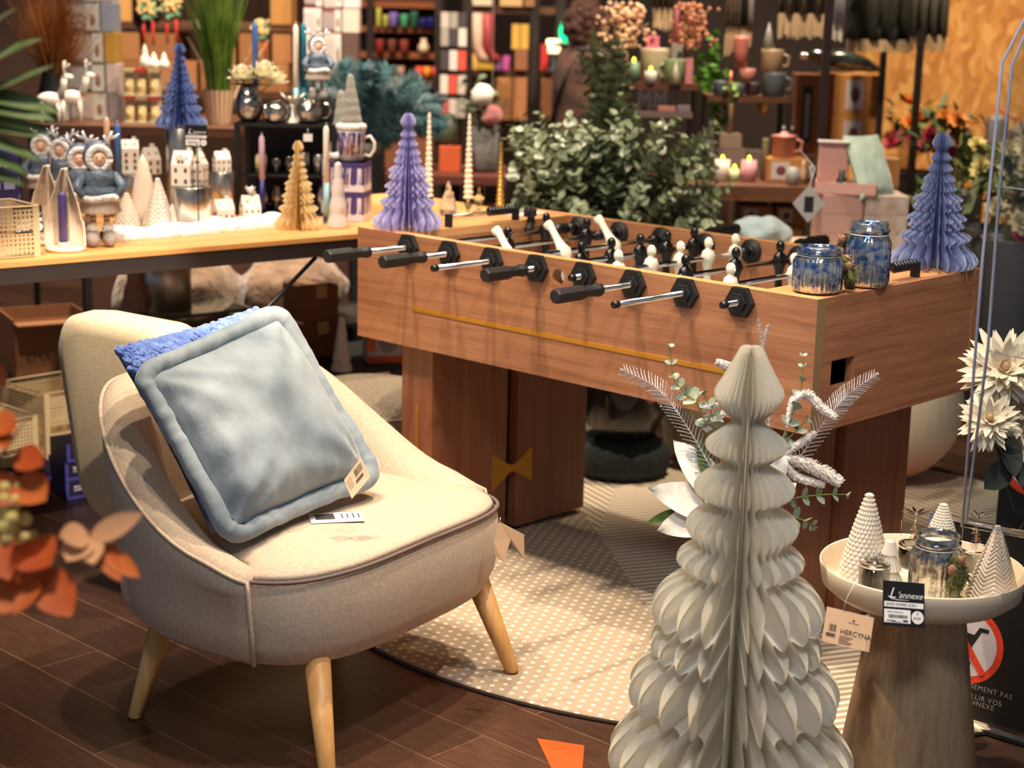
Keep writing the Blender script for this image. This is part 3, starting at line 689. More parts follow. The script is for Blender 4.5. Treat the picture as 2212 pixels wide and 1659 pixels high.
def hobnail(loc, h, r, label, n=22, rows=20, amp=.10):
    b = MB(); K = rows*4; rings = []
    for i in range(K+1):
        t = i/K; rad = r*(1-t**1.25)*.97+.004; rw = t*rows; m_ = n*8; ring = []
        for j in range(m_):
            a = 2*PI*j/m_; v = abs(math.sin(n/2*a+(PI/2 if int(rw) % 2 else 0)))*abs(math.sin(PI*rw)); q = rad*(1-amp*.5)+.0042*v**1.3; ring.append((q*math.cos(a), q*math.sin(a), h*t))
        rings.append(ring)
    b.loft(rings); return solo('ceramic_tree', b, CER, label, 'ceramic tree', loc)
hobnail(stray(1866, 1247), .165, .046, 'tall hobnail ceramic cone tree at the left side of the cream tray')
hobnail(stray(2030, 1198), .105, .037, 'small hobnail ceramic cone tree at the back of the cream tray')
b = MB(); rings = []
for i in range(81):
    t = i/80; seg = t*3; base = .031*(1-.26*int(min(seg, 2.999))); r = base*(1-.5*(seg-int(min(seg, 2.999))))*(1.0) if t < 1 else .002
    if t > .96: r = max(.002, r*(1-t)/.04)
    rings.append([(r*(1+.05*math.cos(18*2*PI*j/72))*math.cos(2*PI*j/72), r*(1+.05*math.cos(18*2*PI*j/72))*math.sin(2*PI*j/72), t*.088) for j in range(72)])
b.loft(rings); solo('ceramic_tree', b, CERW, 'small three-tier ribbed white tree beside the lidded glass on the cream tray', 'ceramic tree', stray(1917, 1262))
def chevron(b, h, r, n=12, rows=18, amp=.0022):
    rings = []
    for i in range(rows*5+1):
        t = i/(rows*5); ring = []
        for j in range(n*8):
            a = 2*PI*j/(n*8); tri = abs(((a*n/4/PI) % 1)-.5)*2; q = (r*(1-t**1.15)+.003)+amp*math.sin((t*rows-tri*1.6)*2*PI); ring.append((q*math.cos(a), q*math.sin(a), h*t))
        rings.append(ring)
    return b.loft(rings)
solo('ceramic_tree', chevron(MB(), .135, .044), CER, 'zigzag grooved ceramic cone tree at the right side of the cream tray', 'ceramic tree', stray(2143, 1288))
def mercury(name, cdark, metal=.85):
    if name in MATS: return MATS[name]
    m = mat(name, cdark, .12, metal); N = m.node_tree.nodes; L = m.node_tree.links; b = N['Principled BSDF']
    tc = N.new('ShaderNodeTexCoord'); n = N.new('ShaderNodeTexNoise'); n.inputs['Scale'].default_value = 70; n.inputs['Detail'].default_value = 5; L.new(tc.outputs['Object'], n.inputs[0])
    n2 = N.new('ShaderNodeTexNoise'); n2.inputs['Scale'].default_value = 14; L.new(tc.outputs['Object'], n2.inputs[0])
    v = mnode(N, L, 'ADD', n.outputs[0], mnode(N, L, 'MULTIPLY', n2.outputs[0], .6)); r = N.new('ShaderNodeValToRGB'); L.new(v, r.inputs[0])
    r.color_ramp.elements[0].position = .66; r.color_ramp.elements[0].color = lin(cdark); r.color_ramp.elements[1].position = .9; r.color_ramp.elements[1].color = lin((206, 204, 196))
    L.new(r.outputs[0], b.inputs['Base Color']); bp = N.new('ShaderNodeBump'); bp.inputs['Strength'].default_value = .5; bp.inputs['Distance'].default_value = .003; L.new(n.outputs[0], bp.inputs['Height']); L.new(bp.outputs[0], b.inputs['Normal']); return m
MB_ = mercury('blue_mercury_glass', (62, 108, 176)); MS_ = mercury('silver_mercury_glass', (110, 110, 112))
WAX = mat('wax', (240, 228, 204), .5, sss=.3); PINE = mat('pine_needle', (74, 84, 44), .7, var=1, vscale=60, c2=(120, 118, 60)); CONE = col(150, 110, 86, rough=.8)
def jar(loc, r, h, body, label, rib=30, sprig=None, cat='candle jar'):
    J = thing('candle_jar', label, cat, loc)
    def fn(a, z): return 1+.035*math.cos(rib*a)*(1 if .06*h < z < .74*h else 0)
    b = MB(); b.lathe([(r*.85, .0005), (r*.95, .003), (r*1.0, h*.1), (r*1.0, h*.68), (r*.96, h*.75), (r*.86, h*.80), (r*.85, h*.84), (r*.93, h*.86), (r*.93, h*.9), (r*.86, h*.92), (r*.87, h*.985), (r*.86, h), (r*.81, h*.995), (r*.80, h*.9), (r*.8, h*.86)], rib*4, fn=fn, c1=False); part('glass', b, body, J)
    part('wax', MB().lathe([(r*.795, h*.78), (r*.795, h*.862), (.003, h*.866)], 32), WAX, J); part('wick', MB().tube([(0, 0, h*.86), (.001, 0, h*.9)], .0012, 6), INK, J)
    part('cord', MB().lathe([(r*.875, h*.805), (r*.885, h*.815), (r*.875, h*.825)], 40, c0=False, c1=False), PAPER, J)
    if sprig is not None:
        s = MB(); c = MB()
        d = Vector((math.cos(sprig), math.sin(sprig), 0)); sd = Vector((-d.y, d.x, 0)); st = MB()
        for k in range(12):
            p0 = d*(r*1.0)+Vector((0, 0, h*.80)); ln = h*rnd.uniform(.4, .66); p1 = p0+d*rnd.uniform(.004, .018)+sd*rnd.uniform(-.032, .032)-Vector((0, 0, ln)); st.tube([p0, (p0+p1)/2+d*.008, p1], .0011, 5)
            for q in range(20):
                t = q/20; p = p0.lerp(p1, t)+d*.008*math.sin(PI*t)
                for e in range(3):
                    v = Vector((rnd.uniform(-1, 1), rnd.uniform(-1, 1), rnd.uniform(-1.6, -.2))); v = v+d*.6; v.normalize(); s.tube([p, p+v*.017], [.0010, .0003], 3, False)
        part('sprig', s, PINE, J); part('twig', st, CONE, J)
        for k, (u, hh) in enumerate(((.006, .70), (-.010, .58), (.012, .50))):
            p = d*(r*1.06+.008)+sd*u+Vector((0, 0, h*hh)); cc = MB()
            cc.ball(tuple(p), (.009, .009, .0105), 10, 8, fn=None); 
            for q in range(26): a = q*2.4; zz = (q/26-.5)*.019; rr_ = .0085*math.cos(zz/.0125)+.001; cc.leaf(p+Vector((rr_*math.cos(a), rr_*math.sin(a), zz)), (math.cos(a), math.sin(a), .5), (0, 0, 1), .005, .006, .1, 2)
            part('cone', cc, CONE, J)
    return J
jp = at(1764, 630, TZ); jar((jp.x, jp.y, TZ+.0003), .0505, .094, MB_, 'short ribbed blue mercury glass candle jar on the near corner of the foosball table', sprig=.9)
jp = at(1828, 619, TZ); jar((jp.x+.02, jp.y+.045, TZ+.0003), .046, .135, MB_, 'tall ribbed blue mercury glass candle jar behind the short one on the table corner', sprig=-.55+PI*1.25)
jar(stray(2016, 1287), .046, .118, MS_, 'silver mercury glass candle jar with a pine sprig in the middle of the cream tray', sprig=-.35)
# spinning candle carousels
SIL = mat('polished_silver', (228, 226, 222), .12, 1); CG = glass(); 
def carousel(px_, py_, label, lid, r=.029, h=.042, star=None, trees=True, up=.062):
    P = stray(px_, py_); K = thing('candle_carousel', label, 'candle carousel', P)
    b = MB(); b.lathe([(r*.86, .0005), (r, .004), (r, h), (r*.96, h), (r*.95, .005), (0.002, .004)], 36, c0=True, c1=False); part('cup', b, CG, K)
    part('tealight', MB().lathe([(r*.75, .0065), (r*.75, .02), (.002, .02)], 24), WAX, K)
    part('rim', MB().lathe([(r*1.02, h-.003), (r*1.04, h), (r*1.02, h+.003), (r*.97, h+.001)], 36, c0=False, c1=False), SIL, K)
    if lid: part('plate', MB().lathe([(r*1.0, h+.0035), (.004, h+.008), (.001, h+.009)], 36), SIL, K)
    part('post', MB().tube([(0, 0, .02), (0, 0, h+up)], .0009, 6), SIL, K)
    b = MB()
    for k in range(8):
        a = k*PI/4; b.leaf((.003*math.cos(a), .003*math.sin(a), h+up), (math.cos(a), math.sin(a), .12), (0, 0, 1), .028, .008, .1, 3, .8)
    b.ball((0, 0, h+up+.002), .004, 8, 6); part('vane', b, SIL, K)
    if trees:
        GT = mat('gold_filigree', (190, 160, 118), .35, .8)
        for k in range(4):
            a = k*PI/2+.5; cx, cy = .026*math.cos(a), .026*math.sin(a); z = h+up-.006; t = MB(); t.tube([(cx, cy, z), (cx, cy, z-.01)], .0004, 4, False)
            for q in range(4):
                w_ = .003+.0022*q; zz = z-.012-.006*q; t.tube([(cx-w_*math.sin(a), cy+w_*math.cos(a), zz-.004), (cx, cy, zz), (cx+w_*math.sin(a), cy-w_*math.cos(a), zz-.004), (cx-w_*math.sin(a), cy+w_*math.cos(a), zz-.004)], .0006, 4, False)
            t.tube([(cx, cy, z-.01), (cx, cy, z-.040)], .0008, 4); part('tree_charm', t, GT, K)
carousel(1887, 1264, 'glass tealight carousel with a silver plate and star, front left on cream tray', True, up=.012, trees=False)
carousel(1971, 1222, 'glass tealight carousel with hanging golden trees at the back left of the cream tray', False)
carousel(2103, 1230, 'glass tealight carousel with hanging golden trees at the back right of the cream tray', False)
# shop price card
WHT = mat('silver_ink', (222, 220, 216), .4); BLKC = col(14, 14, 16, rough=.45)
def price_card(M, s, label, hand='SAPIN PAPIER ECRU', price='39,90', cat='price card'):
    """black square card of side s in the XY plane of M"""
    K = thing('price_card', label, cat, mtx=M); K['group'] = ''; del K['group']
    part('card', MB().bx(0, s, 0, s, -.0012, 0), BLKC, K)
    text('L', s*.34, WHT, K, zt((s*.13, s*.62, .0006)), .35, s*.002, name='initial'); text("'annexe", s*.20, WHT, K, zt((s*.33, s*.63, .0006)), .35, s*.002)
    b = MB(); b.tube([(s*.12, s*.66, .0004), (s*.2, s*.6, .0004), (s*.35, s*.585, .0004), (s*.62, s*.59, .0004)], s*.008, 5); part('flourish', b, WHT, K)
    b = MB(); b.bx(s*.03, s*.97, s*.42, s*.54, 0.0001, .0006); b.bx(s*.03, s*.66, s*.07, s*.37, 0.0001, .0006)
    o = []
    for j in range(28): a = 2*PI*j/28; o.append((s*.83+s*.145*math.cos(a), s*.22+s*.145*math.sin(a)))
    b.prism(o, .0001, .0006); part('labels', b, PAPER, K)
    text(hand, s*.085, INK, K, zt((s*.06, s*.455, .0008)), .1, s*.001, name='handwriting'); text(price, s*.085, INK, K, zt((s*.715, s*.17, .0008)), .1, s*.001, name='price'); text('€', s*.07, INK, K, zt((s*.8, s*.28, .0008)), .1, s*.001, name='currency')
    b = MB(); r2 = random.Random(3)
    x = s*.13
    while x < s*.56: w_ = s*r2.choice((.006, .012, .02)); b.bx(x, x+w_, s*.18, s*.25, .0006, .001); x += w_+s*r2.choice((.008, .015))
    b.bx(s*.08, s*.3, s*.11, s*.125, .0006, .001); b.bx(s*.2, s*.45, s*.09, s*.1, .0006, .001); b.bx(s*.48, s*.6, s*.1, s*.14, .0006, .001); part('barcode', b, INK, K)
    text('SAPIN PAPIER 60cm', s*.045, INK, K, zt((s*.1, s*.295, .0008)), 0, s*.001, name='print')
    return K
o = atd(1907, 1350, 2.94); xr = atd(1997, 1357, 2.955)-o; yr = atd(1908, 1264, 2.955)-o
price_card(frame(o, xr, yr), xr.length, 'black square price card clipped to the front of the cream tray')
# kraft product tag
o = atd(1775, 1385, 2.98); K = thing('product_tag', 'kraft cardboard product tag reading HERCYNA hanging between paper tree and tray table', 'tag', mtx=frame(o, atd(1872, 1408, 2.99)-o, atd(1795, 1300, 3.0)-o))
L_ = .088; part('card', MB().bx(0, L_, 0, .062, -.001, 0), KRAFT, K)
text('HERCYNA', .0125, col(74, 58, 48), K, zt((.030, .021, .0004)) @ Matrix.Rotation(.0, 4, 'Z'), 0, .0002)
b = MB(); b.bx(.005, .022, .012, .018, 0, .0005)
for k in range(7): b.bx(.009+k*.002, .0098+k*.002+(k % 3)*.0004, .022, .034, 0, .0005)
for k in range(5): b.bx(.03, .055-.004*(k % 3), .016-k*.003, .017-k*.003, 0, .0005)
b.prism([(.052+.0022*math.cos(a*.5), .048+.0022*math.sin(a*.5)) for a in range(13)], 0, .0005); b.bx(.042, .062, .043, .0436, 0, .0005); part('print', b, col(96, 76, 62), K)
part('string', MB().tube([(.03, .06, 0), (.032, .085, .004), (.04, .12, .02)], .0005, 4), PAPER, K)

# ================================================================ BOUQUET BEHIND THE PAPER TREE
EUC = mat('eucalyptus_leaf', (118, 134, 112), .55, var=.8, vscale=30, c2=(150, 162, 140)); STEM = col(120, 128, 62); GLIT = mat('silver_glitter', (226, 222, 224), .3, .6, bump=.8, scale=900); FUZZ = mat('white_plush', (238, 228, 220), .9, sheen=.5)
PETAL = mat('white_petal', (236, 228, 214), .6, bump=.15, scale=60, sss=.15)
DB = 3.12
VP = atd(1607, 1180, DB+.09)
BQ = thing('flower_arrangement', 'silver, white and eucalyptus artificial flower arrangement standing behind the ivory paper tree', 'flower arrangement', (VP.x, VP.y, 0))
O0 = Vector((VP.x, VP.y, 0))
def bp_(x, y, d=DB): return atd(x, y, d)-O0
def bez(pts, n=14): return [Vector(p) for p in spline([tuple(p) for p in pts], max(2, n//(len(pts)-1)))]
root0 = bp_(1607, 1185, DB+.09)
def fern(pts, wmax, dens=46):
    P = bez([bp_(*p) for p in pts], 24); b = MB(); b.tube(P, [.0016*(1-.6*i/len(P)) for i in range(len(P))], 5); n = len(P)
    for k in range(dens):
        t = (k+1)/(dens+1); i = t*(n-1); i0 = int(i); p = P[i0].lerp(P[min(i0+1, n-1)], i-i0); tg = (P[min(i0+1, n-1)]-P[max(i0-1, 0)]).normalized()
        ln = wmax*math.sin(PI*min(1, (1-t)*.88+.12))**.7*(.35 if t > .95 else 1)*(1-.35*t)
        for s in (-1, 1):
            sd = tg.cross(cF).normalized()*s; v = (sd*.8+tg*.75+cF*rnd.uniform(-.15, .15)).normalized(); q = p+v*ln; b.tube([p, (p+q)/2+tg*ln*.05, q], [.0012, .0010, .0004], 4, False)
            if ln > .012:
                for e in (.45, .75): pp = p.lerp(q, e); b.tube([pp, pp+(v*.6+tg*s*.0+sd*.1+tg*.6).normalized()*ln*.22], [.0009, .0003], 3, False)
    part('fern_frond', b, GLIT, BQ)
fern([(1600, 1150), (1535, 1010), (1470, 900), (1415, 835), (1338, 797)], .036); fern([(1625, 1150), (1720, 1000), (1790, 900), (1835, 850), (1898, 806)], .036); fern([(1640, 1100), (1662, 900), (1655, 800), (1637, 687)], .014, 40); fern([(1648, 900), (1645, 770), (1660, 700)], .010, 24)
def euc(pts, n, r, dd=0, big0=1.0):
    P = bez([bp_(*p) for p in pts], 20); s = MB(); s.tube(P, [.0016*(1-.5*i/len(P)) for i in range(len(P))], 6); part('stem', s, STEM, BQ); b = MB()
    for k in range(n):
        t = (k+.8)/n; i = t*(len(P)-1); i0 = min(int(i), len(P)-2); p = P[i0].lerp(P[i0+1], i-i0); tg = (P[i0+1]-P[i0]).normalized(); rr_ = r*(1-.72*t)*rnd.uniform(.85, 1.15)*big0
        a0 = rnd.uniform(0, PI)
        for q in (0, PI):
            d = (tg.orthogonal().normalized()); d = Matrix.Rotation(a0+q, 3, tg) @ d; d = (d+tg*.45).normalized(); nr_ = (tg-cF*.9).normalized(); b.leaf(p, d, nr_, rr_*2.3, rr_*2.0, .12, 5)
    part('eucalyptus_leaves', b, EUC, BQ)
euc([(1590, 1150), (1520, 900), (1480, 850), (1455, 815), (1447, 745)], 8, .017); euc([(1600, 1150), (1560, 960), (1540, 900), (1520, 850)], 6, .019); euc([(1630, 1150), (1690, 950), (1728, 850), (1735, 765)], 9, .016)
euc([(1630, 1180), (1690, 1090), (1760, 1070), (1832, 1068)], 7, .017); euc([(1630, 1180), (1690, 1120), (1740, 1125), (1760, 1140)], 6, .016); euc([(1620, 1150), (1640, 1000), (1700, 950), (1745, 905)], 6, .018)
def plume(pts, r):
    P = bez([bp_(*p) for p in pts], 24); n = len(P); b = MB(); b.tube(P, [r*.55*math.sin(PI*min(1, .12+.86*(1-i/n)))**.6+.0008 for i in range(n)], 8)
    for i in range(1, n):
        tg = (P[i]-P[i-1]).normalized(); rr_ = r*math.sin(PI*min(1, .12+.86*(1-i/n)))**.6
        for e in range(26):
            a = rnd.uniform(0, 2*PI); d = Matrix.Rotation(a, 3, tg) @ tg.orthogonal().normalized(); p = P[i-1].lerp(P[i], rnd.random()); b.tube([p+d*rr_*.4, p+(d+tg*.35)*rr_], [.0011, .0005], 3, False)
    part('plume', b, FUZZ, BQ)
plume([(1604, 796), (1575, 792), (1548, 782)], .009); plume([(1600, 880), (1565, 890), (1540, 915), (1524, 930)], .0085); plume([(1700, 925), (1712, 868), (1745, 852), (1772, 880), (1806, 902)], .0105); plume([(1690, 985), (1725, 960), (1762, 935)], .0085)
plume([(1690, 985), (1735, 1000), (1780, 1020), (1816, 1043)], .015); plume([(1700, 1000), (1720, 1030), (1780, 1048)], .009); plume([(1560, 870), (1540, 878), (1518, 882)], .006)
def petals(pl):
    for (p0, p1, wd, cu) in pl:
        b = MB(); a = bp_(*p0); c = bp_(*p1); d = c-a; nr_ = -cF+Vector((0, 0, .3)); b.leaf(a, d, nr_, d.length, wd, cu, 8, .8)
        # ruffled rim
        b.V = [tuple(Vector(v)+cF*.004*math.sin(i*1.9)) for i, v in enumerate(b.V)]
        part('petal', b, PETAL, BQ)
petals([((1560, 1080), (1462, 948), .062, -.2), ((1575, 1105), (1396, 1058), .066, .12), ((1560, 1110), (1418, 1150), .06, .18), ((1600, 1130), (1475, 1135), .05, .1), ((1575, 1100), (1500, 1020), .05, .0), ((1640, 1080), (1700, 985), .045, .1), ((1645, 1090), (1720, 1045), .04, .1)])
b = MB(); b.leaf(bp_(1530, 1040), bp_(1510, 945)-bp_(1530, 1040), -cF, .085, .022, -.2, 6); b.leaf(bp_(1480, 1100), bp_(1400, 1128)-bp_(1480, 1100), -cF, .075, .02, .1, 6); part('green_leaves', b, col(86, 112, 44), BQ)
part('stems', MB().tube([root0, Vector((0, 0, .3))], .012, 8), STEM, BQ)
solo('vase', MB().lathe([(.05, .001), (.062, .01), (.066, .2), (.05, .36), (.044, .43), (.05, .45), (.046, .448), (.04, .43), (.04, .3), (.001, .29)], 40), CERW, 'tall white vase hidden behind the ivory paper tree holding the flower arrangement', 'vase', (VP.x, VP.y, .0115))

# ================================================================ SIGNS ON THE FLOOR
RED = col(222, 66, 34, rough=.5)
fl0 = at(1960, 1528, 0); fl1 = at(2212, 1606, 0); xd = (fl1-fl0); W0 = xd.length*1.9; xd.normalize(); lean = Vector((0, 0, 1))
bk = Vector((-xd.y, xd.x, 0)).normalized(); lean = (Vector((0, 0, 1))+bk*.12).normalized()
S0 = thing('floor_sign', 'black floor sign with a red no-trolley symbol, behind the tray table', 'sign', mtx=frame(fl0+Vector((0, 0, .012)), xd, lean))
Hs = .40
part('board', MB().bx(0, W0, 0, Hs, -.004, 0), BLKC, S0)
for nme, bb in (('frame_rail', (0, W0, -.004, .006)), ('frame_rail', (0, W0, Hs-.004, Hs+.006)), ('frame_rail', (-.006, 0.0, -.004, Hs)), ('frame_rail', (W0, W0+.006, -.004, Hs))): part(nme, MB().bx(bb[0], bb[1], bb[2], bb[3], -.006, .003), SIL, S0)
part('foot', MB().bx(.05, W0-.05, -.011, -.004, -.05, .02), BLKM, S0)
Mi = S0.matrix_world.inverted() if False else frame(fl0+Vector((0, 0, .012)), xd, lean).inverted()
def on_sign(x, y):   # ray meets the sign plane
    o = Mi @ CAM; d = Mi.to_3x3() @ ray(x, y); t = -o.z/d.z; return o+d*t
cc = on_sign(2088, 1392); ex = on_sign(2168, 1400); rr0 = (ex-cc).length
b = MB()
def disc(b, c, r, z0, z1, n=48): b.prism([(c.x+r*math.cos(2*PI*j/n), c.y+r*math.sin(2*PI*j/n)) for j in range(n)], z0, z1)
disc(b, cc, rr0, .0001, .0006); ringp = part('ring', b, RED, S0)
b = MB(); disc(b, cc, rr0*.82, .0006, .001); part('disc', b, col(206, 198, 208), S0)
b = MB(); b.M = zt((cc.x, cc.y, .0012)); q = rr0
b.prism([(-.5*q, .34*q), (.18*q, .30*q), (.30*q, .52*q), (.55*q, .52*q), (.55*q, .42*q), (.37*q, .42*q), (.10*q, -.12*q), (.22*q, -.25*q), (.16*q, -.33*q), (-.38*q, -.28*q), (-.38*q, -.2*q), (.06*q, -.2*q), (-.02*q, -.1*q), (-.38*q, -.06*q)], 0, .0004)
for x in (-.25, .1): b.prism([(x*q+.08*q*math.cos(a*.5), -.46*q+.08*q*math.sin(a*.5)) for a in range(13)], 0, .0004)
part('trolley_symbol', b, col(20, 18, 20), S0)
b = MB(); b.M = zt((cc.x, cc.y, .0018)) @ Matrix.Rotation(-PI/4-.1, 4, 'Z'); b.bx(-q*.86, q*.86, -q*.09, q*.09, 0, .0004); part('bar', b, RED, S0)
TXT = col(150, 144, 140); 
for s, (x, y), al in (('MALHEUREUSEMENT PAS', (2186, 1512), 'RIGHT'), ('ACCUEILLIR VOS', (2163, 1527), 'RIGHT'), ('ANNEXE', (2147, 1536), 'RIGHT')):
    p = on_sign(x, y); text(s, .0145, TXT, S0, zt((p.x, p.y, .0006)), 0, .0002, al, spacing=1.15)
p = on_sign(2140, 1578); text("L'équipe Annexe", .011, TXT, S0, zt((p.x, p.y, .0006)), 0, .0002)
# a second one further back
f2 = atd(2155, 1090, 4.1); 
S1 = thing('floor_sign', 'second no-entry sign with a red ring, at the right edge behind the acrylic case', 'sign', mtx=frame((f2.x, f2.y, .05), (1, .55, 0), (0, 0, 1)))
part('board', MB().bx(0, .4, 0, .42, -.006, 0), BLKC, S1); b = MB(); disc(b, Vector((.085, .325, 0)), .085, .0001, .0008); part('ring', b, RED, S1); b = MB(); disc(b, Vector((.085, .325, 0)), .068, .0009, .0015); part('disc', b, PAPER, S1)
b = MB(); b.M = zt((.085, .325, .002)) @ Matrix.Rotation(-PI/4, 4, 'Z'); b.bx(-.07, .07, -.007, .007, 0, .0005); part('bar', b, RED, S1)
part('foot', MB().bx(0.02, .38, -.0495, 0, -.05, .04), BLKM, S1)
# orange paper on the floor
p = [at(1160, 1597, 0), at(1262, 1612, 0), at(1255, 1700, 0), at(1200, 1680, 0)]
o = p[0]; solo('floor_marker', MB().add([tuple(v-o+Vector((0, 0, .0005))) for v in p]+[tuple(v-o+Vector((0, 0, .002))) for v in p], [(0, 1, 2, 3), (7, 6, 5, 4), (0, 4, 5, 1), (1, 5, 6, 2), (2, 6, 7, 3), (3, 7, 4, 0)], False), mat('orange_vinyl', (232, 84, 24), .5), 'pointed orange-red marker lying on the dark floor left of the ivory paper tree', 'floor marker', o)

# ================================================================ ACRYLIC CASE AND WHITE FLOWERS
ACR = glass('acrylic', (236, 242, 246), .01, 1.2); ACE = mat('acrylic_edge', (176, 182, 200), .2, spec=.8)
DA = 2.95
AC = thing('acrylic_display_case', 'clear acrylic display case with grey polished edges at the right edge', 'display case', atd(2078, 1138, DA))
oA = atd(2078, 1138, DA)
pts = [atd(*p, DA+.0) for p in ((2078, 1138), (2122, 560), (2152, 260), (2164, 135), (2216, 35), (2420, -60), (2420, 1200))]
hd = Vector((cR.x, cR.y, 0)).normalized(); 
def vplane(x, y, off=0):   # point of the ray on the upright plane through oA
    n = Vector((-hd.y, hd.x, 0)); d = ray(x, y); o = oA+n*off; t = (o-CAM).dot(n)/d.dot(n); return CAM+d*t-oA
def sheet(name, pl, off, th=.003):
    n = Vector((-hd.y, hd.x, 0)); v = [vplane(x, y, off) for x, y in pl]; k = len(v); b = MB()
    b.add([tuple(p) for p in v]+[tuple(p+n*th) for p in v], [tuple(range(k)), tuple(range(2*k-1, k-1, -1))]+[(j, k+j, k+(j+1) % k, (j+1) % k) for j in range(k)], False); g = part(name, b, ACR, AC)
    part('edge', MB().tube([vplane(x, y, off)-n*.0005 for x, y in pl[:-2]], .0026, 6), ACE, g)
sheet('front_sheet', [(2078, 1138), (2122, 560), (2152, 260), (2164, 135), (2216, 35), (2240, -30), (2420, -60), (2420, 1200)], 0)
sheet('rear_sheet', [(2086, 1128), (2134, 752), (2160, 400), (2186, 140), (2216, 70), (2240, 20), (2420, -30), (2420, 1180)], .05)
for (a, c) in (((2151, 402), (2330, 425)), ((2130, 757), (2330, 800)), ((2086, 1128), (2330, 1185))): part('joint', MB().tube([vplane(*a, .05), vplane(*c, .05)], .0010, 5), ACE, AC)
base = vplane(2078, 1138); part('base_post', MB().bx(.36, .40, -.02, .02, -oA.z+.001, base.z), ACE, AC)
WP = mat('cream_petal', (240, 222, 192), .6, sss=.1)
fc = [(2170, 795, 3.5, .087), (2138, 905, 3.46, .062), (2215, 885, 3.53, .083)]
vb = Vector((atd(2262, 1100, 3.62).x, atd(2262, 1100, 3.62).y, 0))
BF = thing('white_dahlia_bunch', 'bunch of large cream-white silk dahlias behind the acrylic case', 'flowers', vb)
for (x, y, d, r) in fc:
    c = atd(x, y, d)-vb; b = MB(); up = (-cF+Vector((0, 0, .4))-hd*.2).normalized()
    for ring, (n_, el, ln) in enumerate(((22, -.6, 1.0), (22, -.25, 1.05), (22, .1, 1.02), (20, .4, .92), (17, .72, .74), (12, 1.1, .5))):
        for k in range(n_):
            a = 2*PI*(k+.5*(ring % 2))/n_+rnd.uniform(-.15, .15); s1 = up.orthogonal().normalized(); s2 = up.cross(s1); e = el+rnd.uniform(-.15, .15); dr = (s1*math.cos(a)+s2*math.sin(a))*math.cos(e)+up*math.sin(e); L2 = r*ln*rnd.uniform(.85, 1.15); b.leaf(c-up*.01, dr, up, L2, r*.27, rnd.uniform(-.25, .25), 4, .8)
    fl = part('flower_head', b, WP, BF); part('flower_centre', MB().ball(tuple(c+up*.012), r*.12, 8, 6), col(196, 150, 104), fl)
    part('stem', MB().tube([c-up*.01, c*.5+Vector((0, 0, .1)), Vector((0, 0, .35))], .004, 6), col(40, 44, 32), BF)
b = MB()
for (p0, p1, w_) in (((2185, 1000), (2125, 1055), .055), ((2178, 935), (2190, 1030), .045), ((2200, 1000), (2240, 1060), .05)):
    a = atd(*p0, 3.5)-vb; c = atd(*p1, 3.48)-vb; b.leaf(a, c-a, -cF, (c-a).length*1.05, w_, .1, 6)
part('leaves', b, col(38, 42, 30), BF)
solo('vase', MB().lathe([(.06, .001), (.075, .01), (.085, .15), (.07, .3), (.035, .38), (.03, .44), (.034, .45), (.027, .44), (.03, .38), (.001, .2)], 40), glass('smoky_glass', (70, 62, 62), .05), 'smoky glass vase at the right edge holding the cream dahlias', 'vase', vb)

# paper trees on the table
p = at(2035, 583, TZ); small_tree((p.x-.035, p.y+.02, TZ), .305, 'blue honeycomb paper tree on the far right corner of the foosball table', (132, 146, 192), (160, 172, 212))
p = at(877, 494, TZ); small_tree((p.x, p.y+.005, TZ), .292, 'lavender honeycomb paper tree on the left end of the foosball table', (178, 172, 220), (196, 190, 232), .93)

# ================================================================ NEAR PLANTS AT THE LEFT EDGE
ORL = mat('copper_leaf', (196, 80, 20), .6, var=.5, vscale=12, c2=(222, 116, 44)); PKL = mat('peach_leaf', (236, 176, 128), .6)
DN = 1.95; vb = Vector((atd(-150, 1400, DN).x, atd(-150, 1400, DN).y, 0))
AB = thing('autumn_branch_bunch', 'blurred orange autumn leaves and yellow blossoms at the left edge', 'branch', vb)
def nb(x, y, d=DN): return atd(x, y, d)-vb
part('branch', MB().tube([nb(-130, 1500), nb(-60, 1300), nb(60, 1235), nb(150, 1180), nb(190, 1155), nb(215, 1140)], [.004, .003, .0025, .002, .0015, .001], 6).tube([nb(-130, 1500), nb(-60, 1100), nb(20, 960), nb(60, 900)], [.004, .003, .0018, .001], 6), col(150, 90, 70), AB)
for nme, mt, lst in (('peach_leaves', PKL, [((192, 1158), (130, 1165), .035), ((195, 1163), (312, 1115), .028), ((190, 1165), (150, 1215), .036), ((195, 1162), (205, 1220), .03)]),
                     ('copper_leaves', ORL, [((215, 1180), (300, 1250), .024), ((215, 1180), (262, 1255), .022), ((60, 1180), (110, 1225), .055), ((95, 1240), (30, 1180), .055), ((60, 1235), (-20, 1320), .06), ((90, 1235), (155, 1330), .05), ((60, 1230), (40, 1325), .05), ((35, 980), (95, 1010), .035), ((40, 1035), (100, 1085), .045), ((40, 1030), (-20, 1090), .045), ((-20, 905), (36, 935), .035), ((-10, 830), (12, 785), .03), ((-30, 900), (20, 970), .04), ((-40, 1120), (20, 1250), .05)])):
    b = MB()
    for p0, p1, w_ in lst: a, c = nb(*p0), nb(*p1, DN-.02); b.leaf(a, c-a, -cF+Vector((rnd.uniform(-.4, .4), 0, .5)), (c-a).length*1.08, w_, .15, 6, .85)
    part(nme, b, mt, AB)
YB = mat('yellow_blossom', (238, 214, 130), .7); b = MB()
for k in range(46): b.ball(tuple(nb(rnd.gauss(22, 20), rnd.uniform(1040, 1185), DN+rnd.uniform(-.02, .02))), rnd.uniform(.006, .010), 7, 5)
part('blossoms', b, YB, AB, kind='stuff')
